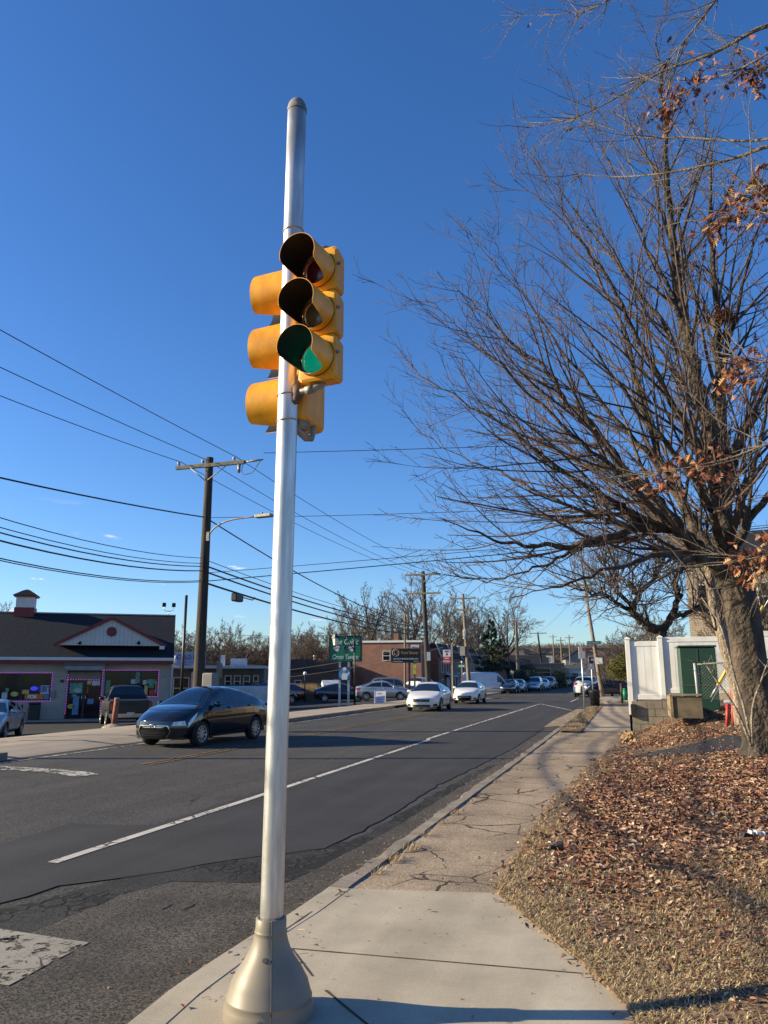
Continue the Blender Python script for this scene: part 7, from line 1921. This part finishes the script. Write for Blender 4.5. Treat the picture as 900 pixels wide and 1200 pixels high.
g = M(); g.box(px_[0]+.01, px_[1]+.44, -.08, .08, za-1.1, za-.01); g.build('mortar', grey_wall, bwl)
g = M(); rg4 = random.Random(3)
for _ in range(40):
    yy = rg4.uniform(-4.0, .1); xx = px_[0]-.10+rg4.gauss(.0,.07); zz = .03+abs(rg4.gauss(0,.07))
    q = Vector((rg4.uniform(-1,1),rg4.uniform(-1,1),rg4.uniform(-1,1))).normalized(); r3 = q.to_track_quat('Z','Y').to_matrix()
    g.obox((xx,yy,zz), r3@Vector((rg4.uniform(.03,.08),0,0)), r3@Vector((0,rg4.uniform(.02,.06),0)), r3@Vector((0,0,rg4.uniform(.02,.04))))
o = g.build('rubble', mat('orange_rubble', (.42,.27,.13), rough=.95, col2=(.22,.14,.08), vscale=5, bump=.5), None, (0, FY, 0)); tag(o, 'crumbling orange stones at the end of the block wall', 'rubble', kind='stuff')
g = M(); xx = px_[0]+.04; g.box(xx-.06, xx+.06, -.2, -.105, fZ(741,838), fZ(741,824)); gb_ = tag(g.build('junction_box', blk_plastic, None, (0,FY,0)), 'small dark box under the first fence post', 'junction box')
# green utility cabinet in front of the fence
cY = 21.6
def cX(px): 
    d = (px-450)/920; return (-math.sin(YAW)+math.cos(YAW)*d)/(math.cos(YAW)+math.sin(YAW)*d)*cY
def cZ(px, py): x_ = cX(px); return EYE + (793-py)/920*(-math.sin(YAW)*x_+math.cos(YAW)*cY)
cab = thing('utility_cabinet', 'dark green utility cabinet standing against the white fence', 'cabinet', (0, cY, 0))
xa, xb = cX(797.5), cX(841); zb_, zt = cZ(800, 822), cZ(820, 759)
g = M(); g.box(xa, xb, 0, .9, zb_-.3, zt); q = g.build('body', box_green, cab); q.modifiers.new('bevel','BEVEL').width = .03
g = M(); g.box(xa-.03, xb+.03, -.03, .95, zt, zt+.05); q = g.build('lid', box_green, cab); q.modifiers.new('bevel','BEVEL').width = .015
g = M(); zs = cZ(820, 803); g.box(xa+.01, xb-.01, -.014, -.002, zs-.01, zs+.01); g.box((xa+xb)/2-.006,(xa+xb)/2+.006,-.013,-.002,zs+.01,zt-.05); g.build('door_gap', seam_m, cab)
# board retaining box
rb = thing('retaining_box', 'weathered timber retaining box in front of the green cabinet', 'retaining wall', (0, 19.8, 0))
def rX(px, Y): d = (px-450)/920; return (-math.sin(YAW)+math.cos(YAW)*d)/(math.cos(YAW)+math.sin(YAW)*d)*Y
def rZ(px, py, Y): x_ = rX(px, Y); return EYE + (793-py)/920*(-math.sin(YAW)*x_+math.cos(YAW)*Y)
xa, xb = rX(786, 19.8), rX(820, 19.8); zt = rZ(800, 815.5, 19.8); zb_ = rZ(800, 840, 19.8)
g = M(); g.box(xa, xb, 0, .06, zb_, zt); g.build('front_board', mat('dark_board', (.13,.10,.065), rough=.9, var=.3, vscale=4), rb)
g = M(); g.box(xa-.06, xa, -.03, .10, zb_-.1, zt+.02); g.build('corner_post', tanwood, rb); g = M(); g.box(xa-.06, xb, -.04, .30, zt+.0202, zt+.055); g.build('cap_board', tanwood, rb); g = M(); g.box(xa-.055, xa-.005, .1, 1.6, zb_, zt); g.build('side_board', tanwood, rb)
# chain link gate
cl = thing('chain_link_fence', 'short grey green chain link fence panel before the cabinet', 'fence', (0, 20.2, 0))
X_ = [rX(816, 20.2), rX(850, 20.2), rX(905, 20.2)]; zt = rZ(816, 777.5, 20.2); zb_ = rZ(816, 822, 20.2)
g = M(); g.tube([(X_[0],0,zb_),(X_[0]-.02,0,zt)], .032, n=10); g.build('post', mat('pale_grey_post', (.36,.38,.37), rough=.5), cl)
g = M(); g.tube([(X_[0],0,zt-.03),(X_[2],0,zt+.08)], .018, n=8); g.build('top_rail', green_post, cl)
g = M(); st_ = .075; hN = int((zt-zb_)/st_); wN = int((X_[2]-X_[0])/st_)
for k in range(-hN, wN):
    a = max(0, -k); b = min(hN, wN-k)
    if b > a: g.tube([(X_[0]+(k+a)*st_, 0, zb_+a*st_), (X_[0]+(k+b)*st_, 0, zb_+b*st_)], .0028, n=3, caps=False)
for k in range(0, wN+hN):
    a = max(0, k-wN); b = min(hN, k)
    if b > a: g.tube([(X_[0]+(k-a)*st_, .004, zb_+a*st_), (X_[0]+(k-b)*st_, .004, zb_+b*st_)], .0028, n=3, caps=False)
g.build('mesh', green_post, cl)
# guy wire with yellow guard
ga = at(833, 817, 19.0); gb2 = at(852, 783, 19.0); far_ = ga + (at(892, 714, 18.6)-ga)*2.4
gw = thing('guy_wire', 'slanting guy wire with a yellow plastic guard behind the thick trunk', 'guy wire', ga)
g = M(); g.tube([(0,0,-.1), far_-ga], .008, n=6); g.build('cable', galv, gw)
d = (far_-ga).normalized(); a = (gb2-ga).length
g = M(); g.tube([d*(a*.42), d*(a*1.15)], .032, n=10); g.build('guard', yellow_p, gw); g = M(); g.tube([d*.0, d*(a*.42)], .018, n=8); g.build('anchor_rod', galv, gw)
a2 = (at(888,722,18.6)-ga).length; g = M(); g.tube([d*(a2*.96), d*(a2*1.12)], .028, n=8); g.build('guard', yellow_p, gw)
# red plastic chair behind the trunk
p = at(873, 846, 16.8); ch = thing('red_chair', 'red plastic chair with a grey seat half hidden behind the thick trunk', 'chair', p, R(-20))
g = M()
for k in range(6): g.obox((-.24+.096*k, .22, .62), (.036,0,0), (0,.015,0), (0,.06,.22))
g.box(-.28,.28,.24,.30,.80,.86); q = g.build('backrest', red_p, ch); q.modifiers.new('bevel','BEVEL').width = .01
g = M(); g.box(-.30,.30,-.26,.22,.34,.42); q = g.build('seat', mat('grey_plastic', (.30,.31,.33), rough=.5), ch); q.modifiers.new('bevel','BEVEL').width = .03
for sx in (-1,1):
    for sy in (-1,1):
        g = M(); g.tube([(sx*.24,sy*.2,.34),(sx*.28,sy*.24,-.08)], [.035,.025], n=8); g.build('leg', red_p, ch)
# parents of every part stay at their thing; nothing else to do
for o in list(bpy.data.objects):
    if o.type == 'EMPTY' and not [c for c in bpy.data.objects if c.parent == o]: bpy.data.objects.remove(o)
